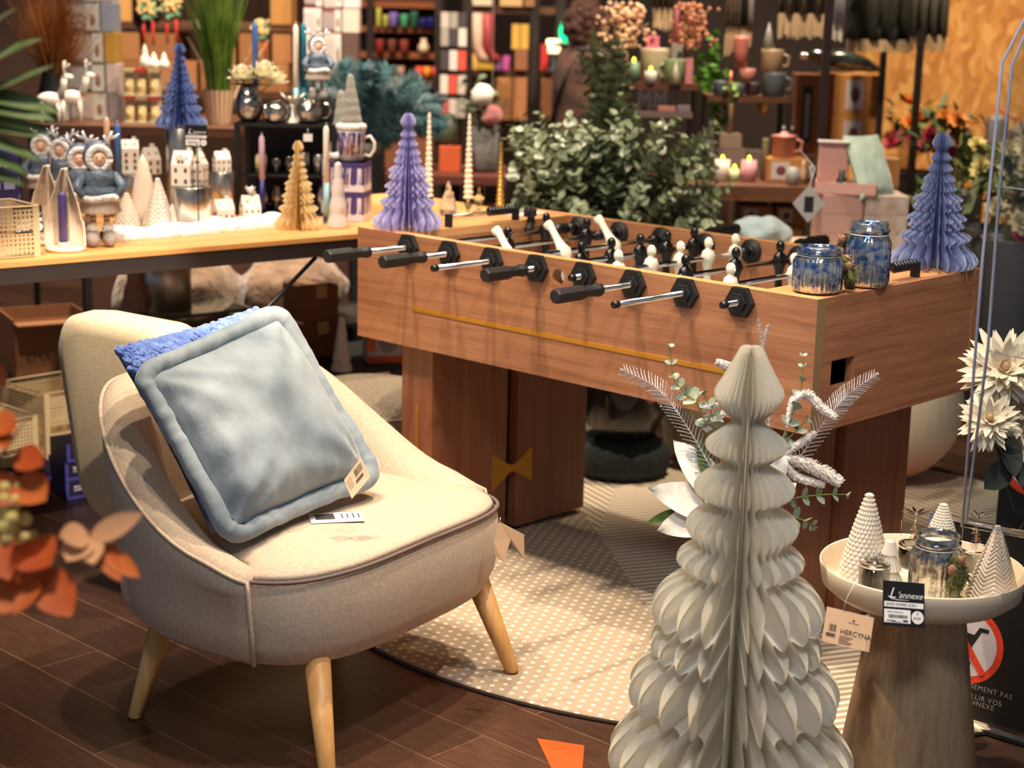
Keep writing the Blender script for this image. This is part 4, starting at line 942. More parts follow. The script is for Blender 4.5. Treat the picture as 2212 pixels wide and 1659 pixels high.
solo('vase', MB().lathe([(.06, .001), (.08, .02), (.09, .15), (.05, .25), (.04, .3), (.035, .3), (.04, .24), (.001, .1)], 32), col(90, 60, 44), 'brown vase just outside the left edge holding the autumn branches', 'vase', vb)
DG = 2.1; vb = Vector((atd(-260, 700, DG).x, atd(-260, 700, DG).y, 0))
LV = thing('strap_leaf_plant', 'blurred plant with long green strap leaves reaching in at the upper left edge', 'plant', vb)
GL = mat('strap_leaf', (92, 116, 60), .45, var=.6, vscale=18, c2=(142, 158, 112)); b = MB()
for p0, p1, w_, cu in (((-120, 180), (86, 72), .032, -.05), ((-120, 230), (134, 160), .026, .08), ((-130, 190), (128, 225), .034, -.08), ((-120, 140), (30, 8), .04, -.05), ((-120, 200), (122, 275), .036, .05), ((-120, 230), (124, 290), .026, .0), ((-110, 260), (88, 350), .024, .0), ((-110, 290), (62, 380), .022, .0), ((-100, 340), (56, 410), .02, .04), ((-110, 180), (60, 100), .03, .0), ((-100, 250), (100, 310), .022, .05)):
    a, c = atd(*p0, DG)-vb, atd(*p1, DG-.05)-vb; b.leaf(a, c-a, Vector((rnd.uniform(-.3, .3), 0, 1))-cF*.5, (c-a).length, w_, cu, 9)
part('leaves', b, GL, LV)
part('stem', MB().tube([(0, 0, .3), atd(-200, 500, DG)-vb, atd(-120, 230, DG)-vb], .012, 8), col(60, 76, 40), LV)
solo('plant_pot', MB().lathe([(.1, .001), (.13, .01), (.16, .3), (.165, .31), (.15, .31), (.14, .26), (.001, .26)], 32), col(60, 50, 44), 'dark pot of the strap leaf plant, outside the left edge', 'pot', vb)
# ================================================================ STEEL CONSOLE ON THE LEFT
KZ = .78
ku = Vector((.1146, .9934, 0)); kn = Vector((-.9934, .1146, 0)); K0 = Vector((-1.664, .226, 0)); KR = math.atan2(kn.y, kn.x)
STL = mat('black_steel', (52, 44, 44), .45, .3); OAK = wood('console_oak', (196, 136, 76), (228, 172, 108), 'Y', .45, .6)
def kp(a, b, z=0): return K0+ku*a+kn*b+Vector((0, 0, z))
CN = thing('console_table', 'long display console with an oak top and black steel frame, along the left', 'console table', K0, KR-PI)
# local X points to the aisle, local Y runs backwards along -ku
def kb(b, a0, a1, b0, b1, z0, z1): return b.bx(-b1, -b0, a0, a1, z0, z1)
A0, A1, BD = -1.75, .72, .78
part('top', kb(MB(), A0, A1, 0, BD, KZ-.014, KZ), OAK, CN, .001)
part('apron', kb(MB(), A0, A1, .004, .03, KZ-.056, KZ-.0145), STL, CN, .001); part('apron', kb(MB(), A0, A1, BD-.03, BD-.004, KZ-.056, KZ-.0145), STL, CN)
for a in (A0+.03, A1-.03):
    for b_ in (.02, BD-.02): part('leg', kb(MB(), a-.018, a+.018, b_-.014, b_+.014, .0115 if a > 0 else .001, KZ-.0565), STL, CN)
part('brace', MB().tube([(-.02, -.12, KZ-.058), (-.02, -.42, KZ-.30)], .006, 6), BLK, CN)
KT = KZ+.0004
def k_at(x, y, z=KT): return at(x, y, z)
def h_of(p, px_): return px_*pm(p)
# --- crates
PERF = perforated('perforated_beige', (208, 182, 140))
CRM = mat('beige_metal', (212, 186, 144), .5)
def crate(loc, w, d, h, label, rz=0, cat='crate'):
    """slatted perforated metal crate; w along local Y, d along local X"""
    C = thing('metal_crate', label, cat, loc, rz, None)
    for k, (x, y, sx, sy) in enumerate(((d/2, 0, .0012, w-.02), (-d/2, 0, .0012, w-.02), (0, w/2, d-.02, .0012), (0, -w/2, d-.02, .0012))):
        b = MB(); g = h*.06; b.box(x, y, h*.26+.002, sx, sy, h*.46-g); b.box(x, y, h*.75, sx, sy, h*.46-g); part('perforated_panel', b, PERF, C)
    for x in (-1, 1):
        for y in (-1, 1): part('corner_post', MB().box(x*d/2-x*.007, y*w/2, h/2+.0005, .016, .003, h).box(x*d/2, y*w/2-y*.007, h/2+.0005, .003, .016, h), CRM, C)
    part('base', MB().box(0, 0, .003, d-.005, w-.005, .003), CRM, C); part('rim', MB().tube([(d/2, w/2, h), (-d/2, w/2, h), (-d/2, -w/2, h), (d/2, -w/2, h), (d/2, w/2, h)], .0025, 6), CRM, C)
    return C
p = k_at(96, 550); cr = crate((p.x-.075, p.y-.165, KT), .30, .16, .125, 'perforated beige metal crate standing on the oak console at the far left', KR)
o = atd(33, 506, dep(p)-.05); price_card(frame(o, atd(95, 502, dep(p)-.03)-o, atd(31, 449, dep(p)-.05)-o), .068, 'black square price card hooked on the beige crate on the console')
NAVY = col(44, 40, 104, rough=.5); NAVY2 = col(30, 26, 66, rough=.5)
p = k_at(40, 520)
for k, (dx, w_, c) in enumerate(((0, .15, NAVY), (-.10, .13, NAVY2))):
    q = p+kn*(.12+.09*k)+ku*(-.03+.06*k); bxx = thing('gift_box', ('indigo gift box with a silver word mark behind the crate on the console', 'dark navy gift box leaning behind the indigo gift box on the console')[k], 'box', (q.x, q.y, KT), KR)
    part('carton', MB().box(0, 0, .115, .07, w_, .23), c, bxx, .002)
    b = MB(); b.bx(-.0365, -.0352, -w_*.42, w_*.42, .03, .10)
    for e in range(3): b.bx(-.0365, -.0352, -w_*.42+e*.04, -w_*.42+e*.04+.03, .125, .145)
    part('print', b, col(150, 160, 205), bxx)
    if k == 0: text('atmosphera', .022, PAPER, bxx, Matrix.Translation((-.0365, .062, .185)) @ Matrix.Rotation(-PI/2, 4, 'Z') @ UP, 0, .0004)
RIB = mat('ribbed_ceramic', (232, 216, 194), .45)
PUR = col(78, 66, 132, rough=.5)
def treeholder(px_, py_, h, label, candle):
    P = k_at(px_, py_); H = thing('candle_holder', label, 'candle holder', P, VIEW+PI/2)
    b = MB(); b.lathe([(.046, .0005), (.05, .004), (.05, .009), (.046, .011), (.001, .011)], 36); part('base', b, RIB, H)
    for s in (-1, 1):
        b = MB(); n = 40; rows = []
        for i in range(n+1):
            t = i/n; wv = (.050*(1-t**1.7)+.002)*(1+.08*(abs(((t*3) % 1)-.0)-.5)); rows.append([(s*(.002+wv*(k/14)), .030-.016*(k/14)**1.5*0-.034*(k/14)**2+.0022*math.cos(k*PI), .011+t*(h-.011)) for k in range(15)])
        b.loft(rows, False, False, False); part('tree_shell', b, RIB, H, solid=.003)
    part('cup', MB().lathe([(.013, .011), (.014, .024), (.011, .024), (.010, .014)], 20, c=(0, -.018, 0)), RIB, H)
    if candle:
        c = MB(); c.lathe([(.0105, 0), (.0108, .125), (.008, .132), (.002, .134)], 24); solo('taper_candle', c, PUR, 'dark purple taper candle in the ribbed ceramic tree holder on the console', 'candle', P+Matrix.Rotation(VIEW+PI/2, 3, 'Z') @ Vector((0, -.018, .0145)))
p = k_at(142, 541); treeholder(142, 541, .205, 'ribbed white ceramic tree candle holder with the purple candle, front left of the console', True); treeholder(104, 526, .20, 'ribbed white ceramic tree candle holder behind the one with the purple candle', False)
# --- dolls
DBL = mat('doll_jacket', (92, 106, 122), .45, bump=.5, scale=60); DFU = mat('white_fur', (240, 236, 232), .95, bump=1, scale=160, sheen=.5); DGR = mat('grey_knit', (168, 158, 152), .95, bump=.9, scale=220); DSK = mat('ribbed_knit', (186, 172, 160), .95); FACE = col(236, 190, 164); DST = col(128, 112, 106); ANT = mat('pearl', (216, 214, 220), .2, .3)
def doll(loc, rz, s, label, hoodc=DBL, group=None, low=False):
    D = thing('winter_doll', label, 'doll', loc, rz, group); sc = lambda *v: tuple(q*s for q in v)
    for y in (-1, 1):
        b = MB(); b.ball(sc(.03, .075*y, .075), sc(.105, .068, .075), 14, 10); b.V = [(x, y_, max(z, .001)) for x, y_, z in b.V]; part('boot', b, DGR, D)
        b = MB(); b.ball(sc(-.01, .068*y, .165), sc(.06, .056, .04), 12, 8, fn=lambda v: v*(1+.0)); part('boot_cuff', b, DFU, D)
        b = MB()
        for k in range(8): b.lathe([(s*.028, s*(.18+k*.02)), (s*.028, s*(.2+k*.02))], 10, c=sc(-.01, .06*y, 0)); b.mi = 1-b.mi
        part('leg', b, [DST, DSK], D)
    b = MB(); b.lathe([(s*.185, s*.31), (s*.19, s*.32), (s*.15, s*.45), (s*.12, s*.5)], 60, fn=lambda a, z: 1+.03*math.cos(a*22)); part('skirt', b, DSK, D)
    b = MB(); b.lathe([(s*.12, s*.43), (s*.17, s*.45), (s*.165, s*.52), (s*.13, s*.56), (s*.15, s*.60), (s*.14, s*.66), (s*.09, s*.71)], 30, fn=lambda a, z: 1+.03*math.sin(a*5+z*40)); part('jacket', b, DBL, D)
    b = MB(); b.tube([(s*.172*math.cos(a), s*.172*math.sin(a), s*(.445+.01*math.sin(a*3))) for a in [2*PI*k/24 for k in range(25)]], s*.032, 8); part('fur_hem', b, DFU, D)
    for y in (-1, 1):
        b = MB(); b.tube([sc(.0, .12*y, .64), sc(.05, .20*y, .54), sc(.12, .15*y, .46)], [s*.05, s*.052, s*.035], 10); part('sleeve', b, DBL, D)
        part('mitten', MB().ball(sc(.135, .13*y, .445), sc(.035, .03, .03), 10, 7), DFU, D)
    b = MB(); b.ball(sc(.03, 0, .79), sc(.075, .078, .08), 16, 12); b.ball(sc(.105, 0, .785), sc(.014, .012, .012), 8, 6)
    hd_ = part('head', b, FACE, D); part('eyes', MB().ball(sc(.10, .028, .805), s*.007, 6, 5).ball(sc(.10, -.028, .805), s*.007, 6, 5), INK, hd_)
    b = MB(); b.tube([sc(.065, .088*math.cos(a), .79+.098*math.sin(a)) for a in [2*PI*k/20 for k in range(21)]], s*.034, 8); part('fur_ruff', b, DFU, D)
    b = MB(); b.ball(sc(-.035, 0, .805), sc(.12, .135, .145), 18, 12); part('hood', b, hoodc, D)
    for y in (-1, 1):
        b = MB(); b.tube([sc(-.01, .06*y, .91), sc(-.02, .11*y, .97), sc(-.02, .13*y, 1.03)], [s*.018, s*.017, s*.012], 8); b.tube([sc(-.02, .10*y, .96), sc(-.02, .165*y, .98), sc(-.02, .19*y, 1.0)], [s*.015, s*.014, s*.01], 8); b.tube([sc(-.01, .07*y, .93), sc(-.01, .055*y, .99)], [s*.014, s*.01], 8); part('antler', b, ANT, D)
    return D
p = k_at(222, 533); doll(p+kn*.01, VIEW+.35, .285, 'grey-blue winter doll with a fur hood, the frontmost on the console')
doll(k_at(178, 512), VIEW+.2, .262, 'winter doll in a blue padded jacket, just behind the frontmost doll'); doll(k_at(140, 480), VIEW-.2, .255, 'winter doll half hidden behind the black rod on the console'); doll(k_at(96, 462), VIEW+.1, .25, 'leftmost winter doll on the console, behind the ribbed ceramic trees')
p = k_at(113, 490); solo('display_rod', MB().tube([(0, 0, .001), (0, 0, .20)], .0055, 8).lathe([(.03, .0005), (.03, .004), (.006, .006)], 20), BLK, 'slim black display rod standing between the dolls', 'rod', p)
# --- taper candles in the snow
def taper(P, h, r, lo, hi, split, label, foot=True):
    T_ = thing('taper_candle', label, 'candle', P)
    part('lower_half', MB().lathe([(r, .004 if foot else .001), (r, h*split)], 20), lo, T_); part('upper_half', MB().lathe([(r, h*split), (r, h-.012), (r*.6, h-.003), (r*.15, h)], 20), hi, T_)
    part('wick', MB().tube([(0, 0, h-.001), (.001, 0, h+.008)], .0009, 5), PAPER, T_)
    if foot: part('holder', MB().lathe([(r*2.2, .0005), (r*2.2, .003), (r*1.15, .006), (r*1.15, .02), (r*1.02, .02)], 20), GLASSM, T_)
GLASSM = glass()
cB, cT, cW, cL, cN, cP = col(70, 112, 176, rough=.45), col(150, 190, 196, rough=.45), col(236, 228, 214, rough=.45), col(204, 174, 192, rough=.45), col(36, 34, 96, rough=.45), col(236, 196, 160, rough=.45)
for (x, y, top, lo, hi, sp, lab) in ((259, 480, 272, cT, cB, .40, 'blue and pale teal two-tone taper candle beside the dolls'), (236, 468, 258, cL, cP, .5, 'peach and lilac two-tone taper candle left of the blue candle'), (567, 465, 296, cN, cL, .45, 'lilac and navy two-tone taper candle behind the small white houses'), (705, 482, 277, cT, cW, .42, 'white and pale teal two-tone taper candle right of the cream paper tree')):
    P = k_at(x, y); taper(P, (y-top)*pm(P)*1.02, .0085, lo, hi, sp, lab)
# --- steel cylinders
def cylinder(P, r, h, label, name='steel_cylinder', lidr=0): 
    return solo(name, MB().lathe([(r, .0005), (r, h-.001), (r-.001, h), (.001, h)], 64), STEEL, label, 'cylinder', P, group=None)
def kcyl(px_, ytop, ybase, rpx, label):
    P = k_at(px_, ybase); h = (ybase-ytop)*pm(P)*1.03; cylinder(P, rpx*pm(P), h, label); return Vector((P.x, P.y, KT+h+.0005))
c1 = kcyl(395, 283, 462, 33, 'tallest brushed steel cylinder, carrying the blue paper tree on the console')
c2_ = kcyl(413, 405, 493, 44, 'wide low brushed steel cylinder in front, carrying the two-part white house'); c3_ = kcyl(481, 374, 470, 26, 'brushed steel cylinder carrying the small white house with a chimney')
c4_ = kcyl(300, 378, 458, 45, 'brushed steel cylinder behind the ceramic trees, carrying two white houses')
small_tree(c1, .243, 'blue honeycomb paper tree on the tallest steel cylinder', (112, 136, 196), (146, 164, 215), .98)
# --- houses
def house(P, rz, w, d, h, rh, label, cols=3, rows_=2, chim=True, dorm=False):
    """w along local Y (ridge direction), d along X"""
    H = thing('ceramic_house', label, 'ceramic house', P, rz); b = MB()
    prof = [(-d/2, .001), (d/2, .001), (d/2, h), (0, h+rh), (-d/2, h)]
    b.M = Matrix(((1, 0, 0, 0), (0, 0, 1, 0), (0, 1, 0, 0), (0, 0, 0, 1))); b.prism([(x, z) for x, z in prof], -w/2, w/2); part('walls', b, CERW, H, .0015)
    wn = MB(); ws = min(w/(cols*3.2), .008)
    for s in (-1, 1):
        for r in range(rows_):
            for c in range(cols):
                yy = (c+.5)/cols*w-w/2; zz = h*(.25+.5*r/max(1, rows_-1)) if rows_ > 1 else h*.5; wn.box(s*d/2, yy, zz, .0015, ws, ws*1.5)
        for r in range(rows_+1):
            for xx in (-.22, .22):
                if r == rows_: xx *= .5
                wn.box(xx*d, s*w/2, h*(.25+.42*r), ws, .0015, ws*1.4)
        for c in (-.25, .25): wn.box(s*d*.27, c*w, h+rh*.46+.0012, ws*.9, ws*.8, .002)
    part('windows', wn, col(84, 66, 52), H)
    if chim: part('chimney', MB().box(-d*.2, w*.25, h+rh*.75, .011, .011, rh*1.0), CERW, H)
    if dorm:
        b = MB(); b.M = Matrix(((0, 0, 1, 0), (1, 0, 0, 0), (0, 1, 0, 0), (0, 0, 0, 1))); b.prism([(-.014, h-.004), (.014, h-.004), (.014, h+rh*.32), (0, h+rh*.85), (-.014, h+rh*.32)], 0, d*.47); g = part('dormer', b, CERW, H)
        part('dormer_windows', MB().box(d*.472, -.005, h+rh*.22, .0015, .006, .009).box(d*.472, .005, h+rh*.22, .0015, .006, .009), col(84, 66, 52), g)
m_ = pm(c2_)
house(c2_+Vector((0, 0, 0))-hd*.018, VIEW-.15, .056, .05, .060, .038, 'white ceramic house with a dormer on the wide front cylinder', 2, 2, True, True)
house(c2_+hd*.030+kn*.004, VIEW+PI/2-.35, .03, .036, .062, .034, 'narrow white ceramic house glued beside the dormer house', 2, 2)
house(c3_, VIEW+.5, .045, .036, .038, .022, 'small white ceramic house with a leaning chimney on the right cylinder', 3, 2)
house(c4_-hd*.022, VIEW+.3, .05, .04, .075, .026, 'tall white ceramic house on the cylinder behind the blue candle', 2, 3); house(c4_+hd*.032-kn*.012, VIEW+.8, .05, .04, .046, .034, 'white gabled ceramic house right of the tall one, behind the ceramic trees', 2, 2)
house(k_at(483, 481), VIEW+.6, .055, .038, .04, .028, 'left small white ceramic house in the snow blanket', 3, 1); house(k_at(541, 480), VIEW+.45, .052, .045, .044, .035, 'right small white ceramic house in the snow with a silver bow', 3, 2)
p = k_at(541, 480); b = MB()
for k in range(6): a = k*PI/3; b.leaf((0, 0, 0), (math.cos(a), math.sin(a), .9), (0, 0, 1), .03, .014, .2, 4)
solo('ribbon_bow', b, ANT, 'silver ribbon bow on the right small white house', 'bow', (p.x, p.y, KT+.080))
# --- ceramic trees on the console
p = k_at(275, 497); b = MB()
def htree(P, h, r, label, **k): hobnail(P, h, r, label, **k)
htree(p, .102, .036, 'hobnail white ceramic cone tree on the console beside the blue candle', n=14, rows=14)
solo('ceramic_tree', chevron(MB(), .142, .042, 10, 12, .003), CERW, 'zigzag white ceramic cone tree in the middle of the console', 'ceramic tree', k_at(343, 496))
solo('ceramic_tree', chevron(MB(), .07, .022, 8, 9, .002), CERW, 'smallest white ceramic cone tree in front of the wide steel cylinder', 'ceramic tree', k_at(374, 496))
P = k_at(312, 490); b = MB(); b.lathe([(.04, .001), (.034, .05), (.026, .12), (.012, .18), (.002, .2)], 80, fn=lambda a, z: 1+.05*math.cos(a*20)); solo('ceramic_tree', b, RIB, 'tall ribbed white ceramic tree behind the zigzag tree on the console', 'ceramic tree', P)
# tiered white glass tree
def tiered(b, h, r, tiers=4, nrib=14):
    rings = []
    for i in range(tiers*10+1):
        t = i/(tiers*10); k = min(int(t*tiers), tiers-1); f = t*tiers-k; R0 = r*(1-.80*(k/tiers)); q = R0*(1-.36*f)*(1-.12*(1-f)**6) if t < 1 else .001; rings.append([(q*(1+.035*math.cos(nrib*2*PI*j/56+k))*math.cos(2*PI*j/56), q*(1+.035*math.cos(nrib*2*PI*j/56+k))*math.sin(2*PI*j/56), h*t) for j in range(56)])
    return b.loft(rings)
PEARL = mat('pearl_glass', (222, 212, 208), .15, coat=.6)
P = k_at(730, 492); solo('glass_tree', tiered(MB(), 142*pm(P), .034), PEARL, 'tiered pearly glass tree near the right end of the oak console', 'glass tree', P)
P = k_at(645, 493); small_tree(P, .245, 'cream honeycomb paper tree on the oak console', (240, 218, 168), (240, 222, 180), .86, name='paper_tree')
# snow
b = MB(); rings = []
for i in range(41):
    t = i/40; x = 238+(655-238)*t; yb = 537-(537-497)*t; ctr = k_at(x, yb-14, KT); w_ = .085*(math.sin(PI*min(1, max(0, t*.96+.02)))**.25) if 0 < t < 1 else .02; hgt = .020+.012*noise.noise(Vector((t*6, 0, 0)))+.006
    ring = []
    for j in range(16):
        a = PI*j/15; wob = .008*noise.noise(Vector((t*14, j*.5, 2))); ring.append(tuple(ctr+kn*(.045-w_*math.cos(a)*.75)+Vector((0, 0, (hgt+wob)*math.sin(a)**.5 if 0 < j < 15 else 0))))
    rings.append(ring)
b.loft(rings, False, False, False); solo('snow_blanket', b, mat('snow_felt', (250, 246, 242), .95, bump=.6, scale=70), 'fluffy white snow blanket lying along the oak console among the ceramic trees', 'blanket', kind=None)
# price card behind the house
o = atd(400, 318, 4.62); price_card(frame(o, hd, (0, 0, 1)), .060, 'black square price card standing behind the white dormer house')
solo('card_stand', MB().tube([(0, 0, .001), (0, 0, o.z-KT)], .002, 6).lathe([(.02, .0005), (.02, .003), (.003, .005)], 16), BLK, 'thin black stand of the price card behind the dormer house', 'stand', (o.x+hd.x*.03, o.y+hd.y*.03+.003, KT))

# --- black etagere standing on the back of the console
DE = 5.02; e0 = atd(505, 266, DE); e1 = atd(727, 270, DE); EZ = (e0.z+e1.z)/2; ew = (Vector((e1.x-e0.x, e1.y-e0.y, 0))).length; ED = .22
er = math.atan2(e1.y-e0.y, e1.x-e0.x)
ET = thing('display_shelf', 'small black two-tier display shelf standing at the back of the console', 'shelf', (e0.x, e0.y, KT), er); eh = EZ-KT
part('top_board', MB().bx(0, ew, 0, ED, eh-.010, eh), BLKC, ET); part('middle_board', MB().bx(0.02, ew-.02, 0.01, ED, eh*.42, eh*.42+.006), BLKC, ET); part('lower_board', MB().bx(0, ew, 0, ED, .001, .008), BLKC, ET)
for x in (0, ew-.016):
    for y in (0, ED-.016): part('post', MB().bx(x, x+.016, y, y+.016, .0085, eh-.0105), BLKC, ET)
part('back_panel', MB().bx(.017, ew-.017, ED-.006, ED-.002, .009, eh-.011), col(24, 20, 32), ET)
def ep(px_, back=.04, z=None):
    P = atd(px_, 268, DE); P = Vector((P.x, P.y, 0))+Vector((-hd.y, hd.x, 0))*back; P.z = EZ+.0004 if z is None else z; return P
# things inside the etagere
DSIL = mat('dark_silver', (150, 140, 130), .18, 1)
inner = [(545, 'beige_box', .045, .10), (572, 'box', .03, .06), (597, 'box', .03, .05), (640, 'box', .03, .05)]
for k, (x, nme, w_, h) in enumerate(((556, 'cream tin', .036, .055), (590, 'dark jar', .03, .045), (618, 'dark jar', .03, .05), (650, 'silver canister', .036, .065), (683, 'silver canister', .036, .06))):
    P = ep(x, .07, KT+eh*.42+.0066); r = w_*.5; cc = (col(208, 190, 140), DSIL, DSIL, STEEL, STEEL)[k]
    solo('canister', MB().lathe([(r, .0005), (r, h*.8), (r*.9, h*.84), (r*.95, h*.9), (r*.7, h)], 24), cc, 'small %s, %s from the left on the middle board of the black display shelf' % (nme, ('first', 'second', 'third', 'fourth', 'fifth')[k]), 'canister', P)
for k, x in enumerate((535, 560, 590, 615, 655, 690)):
    P = ep(x, .07, KT+.0085); h = .055+.012*(k % 3); r = .017; solo('glass_jar', MB().lathe([(r, .0005), (r*1.05, h*.6), (r*.6, h*.85), (r*.7, h)], 20), (DSIL, STEEL)[k % 2], 'dark silver jar %s from the left on the lowest board of the black display shelf' % ('first', 'second', 'third', 'fourth', 'fifth', 'sixth')[k], 'jar', P)
P = atd(665, 290, DE-.02); tk = solo('price_ticket', MB().box(0, 0, 0, .026, .0008, .022), PAPER, 'small white ticket hanging below the top of the black display shelf', 'ticket', P+Vector((0, 0, -.01)), er+.3)
part('string', MB().tube([(0, 0, .011), (0, 0, EZ-.0105-P.z+.01)], .0005, 4), PAPER, tk)
# on top of the etagere
HAM = mat('hammered_silver', (190, 184, 176), .08, 1, bump=1.0, scale=42)
def mugball(P, r, label, rz=0, handle=True):
    Mg = thing('silver_mug', label, 'mug', P, rz); b = MB(); b.lathe([(r*.5, .0005), (r*.8, r*.2), (r*1.0, r*.75), (r*.95, r*1.2), (r*.7, r*1.55), (r*.72, r*1.65), (r*.62, r*1.6), (r*.8, r*.9), (.001, r*.4)], 36); part('bowl', b, HAM, Mg)
    if handle: part('handle', MB().tube([(r*.85, 0, r*.4), (r*1.3, 0, r*.45), (r*1.55, 0, r*.9), (r*1.4, 0, r*1.4), (r*.85, 0, r*1.35)], r*.11, 10), HAM, Mg)
P = ep(533, .05); V = thing('silver_vase', 'round hammered silver vase holding white peonies on the black display shelf', 'vase', P); part('bowl', MB().lathe([(.02, .0005), (.034, .015), (.042, .045), (.036, .08), (.025, .1), (.027, .105), (.022, .1), (.033, .06), (.001, .01)], 36), HAM, V)
mugball(ep(592, .04), .040, 'round hammered silver mug with its handle turned away on the black display shelf', er-2.0); mugball(ep(663, .05), .042, 'wide hammered silver mug with its handle to the right on the black display shelf', er)
PEO = mat('peony', (244, 236, 206), .6, sss=.15); FLB = thing('peony_bunch', 'white silk peonies in the round silver vase on the black display shelf', 'flowers', ep(533, .05)+Vector((0, 0, .06)))
Bz = FLB.location.copy(); leafs = MB()
for (x, y, r) in ((522, 164, .042), (572, 158, .046), (598, 172, .034)):
    c = atd(x, y, DE+.05)-Bz; b = MB()
    for lay, (n_, rr_, el) in enumerate(((9, 1, -.3), (9, 1, .2), (8, 1, .6), (7, .95, 1.0), (5, .85, 1.35))):
        for k in range(n_): a = 2*PI*k/n_+lay; d = Vector((math.cos(a)*math.cos(el), math.sin(a)*math.cos(el), math.sin(el))); b.leaf(c-Vector((0, 0, r*.3))+d*r*.1, d, Vector((0, 0, 1)), r*rr_, r*1.1, .55, 5, .6)
    part('flower_head', b, PEO, FLB); part('stem', MB().tube([c, (0, 0, .0)], .002, 5), STEM, FLB)
for a in (3.4, 2.6, 4.6, .4): leafs.leaf((0, 0, .045), (math.cos(a), math.sin(a), .15), (0, 0, 1), .075, .03, -.1, 5)
part('leaves', leafs, col(46, 60, 34), FLB)
P = ep(628, .05); b = MB(); b.lathe([(.022, .0005), (.02, .004), (.006, .02), (.005, .045), (.012, .055)], 24); g = solo('coral_ornament', b, CERW, 'white coral-shaped candle holder between the two silver mugs', 'ornament', P)
b = MB()
for k in range(9): a = k*.7; b.leaf((0, 0, .05), (math.cos(a)*.6, math.sin(a)*.6, 1), (math.cos(a), math.sin(a), 0), rnd.uniform(.035, .06), .018, .3, 4)
part('branches', b, CERW, g)
# doll and candles behind, on a riser
RZ2 = atd(675, 217, DE+.13).z
P = ep(676, .13, EZ+.0004); solo('display_riser', MB().bx(-.045, .045, -.04, .04, .0005, RZ2-EZ-.001), BLKC, 'black display block under the winter doll on the display shelf', 'riser', P, er)
doll(Vector((P.x, P.y, RZ2)), VIEW+.25, .205, 'pale blue winter doll standing high on the black display block')
for (x, y0, y1, lo, hi, lab) in ((541, 262, 50, cB, cB, 'plain blue taper candle rising behind the white peonies'), (630, 262, 52, cT, cW, 'white taper candle with teal foot left of the high doll'), (644, 262, 50, mat('teal_wax', (30, 120, 140), .4), mat('teal_wax', (30, 120, 140), .4), 'teal taper candle behind the white one, left of the high doll')):
    P = ep(x, .11+.03*(x == 644)); taper(P, (y0-y1)*DE/FPX, .0085, lo, hi, .35, lab)

# --- mug display at the right end of the console
KRAFTB = col(176, 128, 80, rough=.8)
def art_mug_mat():
    m = mat('winter_print', (96, 84, 140), .35); N = m.node_tree.nodes; L = m.node_tree.links; tc = N.new('ShaderNodeTexCoord'); s = N.new('ShaderNodeSeparateXYZ'); L.new(tc.outputs['Generated'], s.inputs[0])
    mp = N.new('ShaderNodeMapping'); mp.inputs['Scale'].default_value = (110, 110, 5); L.new(tc.outputs['Object'], mp.inputs[0]); n = N.new('ShaderNodeTexNoise'); n.inputs['Scale'].default_value = 1.6; L.new(mp.outputs[0], n.inputs[0])
    tr = mnode(N, L, 'GREATER_THAN', n.outputs[0], .56); sn = mnode(N, L, 'LESS_THAN', mnode(N, L, 'SUBTRACT', s.outputs[2], mnode(N, L, 'MULTIPLY', n.outputs[0], .25)), .12); v = mnode(N, L, 'MAXIMUM', tr, sn)
    x = N.new('ShaderNodeMix'); x.data_type = 'RGBA'; x.inputs[6].default_value = lin((72, 60, 124)); x.inputs[7].default_value = lin((222, 212, 220)); L.new(v, x.inputs[0]); L.new(x.outputs[2], N['Principled BSDF'].inputs['Base Color']); return m
WPR = art_mug_mat(); DEER = col(150, 96, 74)
def deer(b, z0, s, y=0, x=0):
    """small printed deer standing in the YZ plane"""
    for (a0, a1, z_0, z_1) in ((-.30, .25, .35, .55), (-.28, -.22, 0, .35), (-.12, -.07, 0, .35), (.12, .17, 0, .35), (.2, .26, 0, .35), (.17, .27, .5, .8), (.2, .42, .72, .82), (.14, .17, .8, 1.1), (.24, .27, .8, 1.05), (.06, .15, 1.0, 1.04), (.27, .34, .95, .99)): b.bx(x-.0003, x+.0003, y+a0*s, y+a1*s, z0+z_0*s, z0+z_1*s)
    return b
MP = k_at(790, 480)+kn*.075; MP.z = KT
zc = KT
for k, (hh) in enumerate((.085, .085)):
    B = thing('mug_box', ('lower', 'upper')[k]+' purple winter-scene mug box stacked at the right end of the console', 'box', (MP.x, MP.y, zc), VIEW-PI-.15); s = .098
    part('carton', MB().box(0, 0, hh/2, s, s, hh), WPR, B, .001); part('lid_band', MB().box(0, 0, hh-.008, s+.001, s+.001, .016), col(62, 50, 110), B); part('deer_print', deer(MB(), .012, .045, .01, -s/2-.0008), DEER, B); zc += hh+.0008
Mg = thing('mug', 'winter-scene mug with a white handle on top of the stacked mug boxes', 'mug', (MP.x, MP.y, zc), math.atan2(hd.y, hd.x)); b = MB(); b.lathe([(.030, .0005), (.036, .004), (.041, .078), (.042, .085), (.039, .085), (.034, .01), (.001, .008)], 48); part('cup', b, WPR, Mg)
part('handle', MB().tube([(.037, 0, .02), (.055, 0, .015), (.068, 0, .035), (.068, 0, .055), (.055, 0, .073), (.039, 0, .068)], .0045, 10), CERW, Mg)
b = MB(); b.M = Matrix.Rotation(-PI/2-.1, 4, 'Z'); deer(b, .02, .04, 0, .0405); part('deer_print', b, DEER, Mg); part('rim', MB().lathe([(.0415, .0855), (.0425, .087), (.0405, .088), (.0395, .0865)], 40, c0=False, c1=False), CERW, Mg)
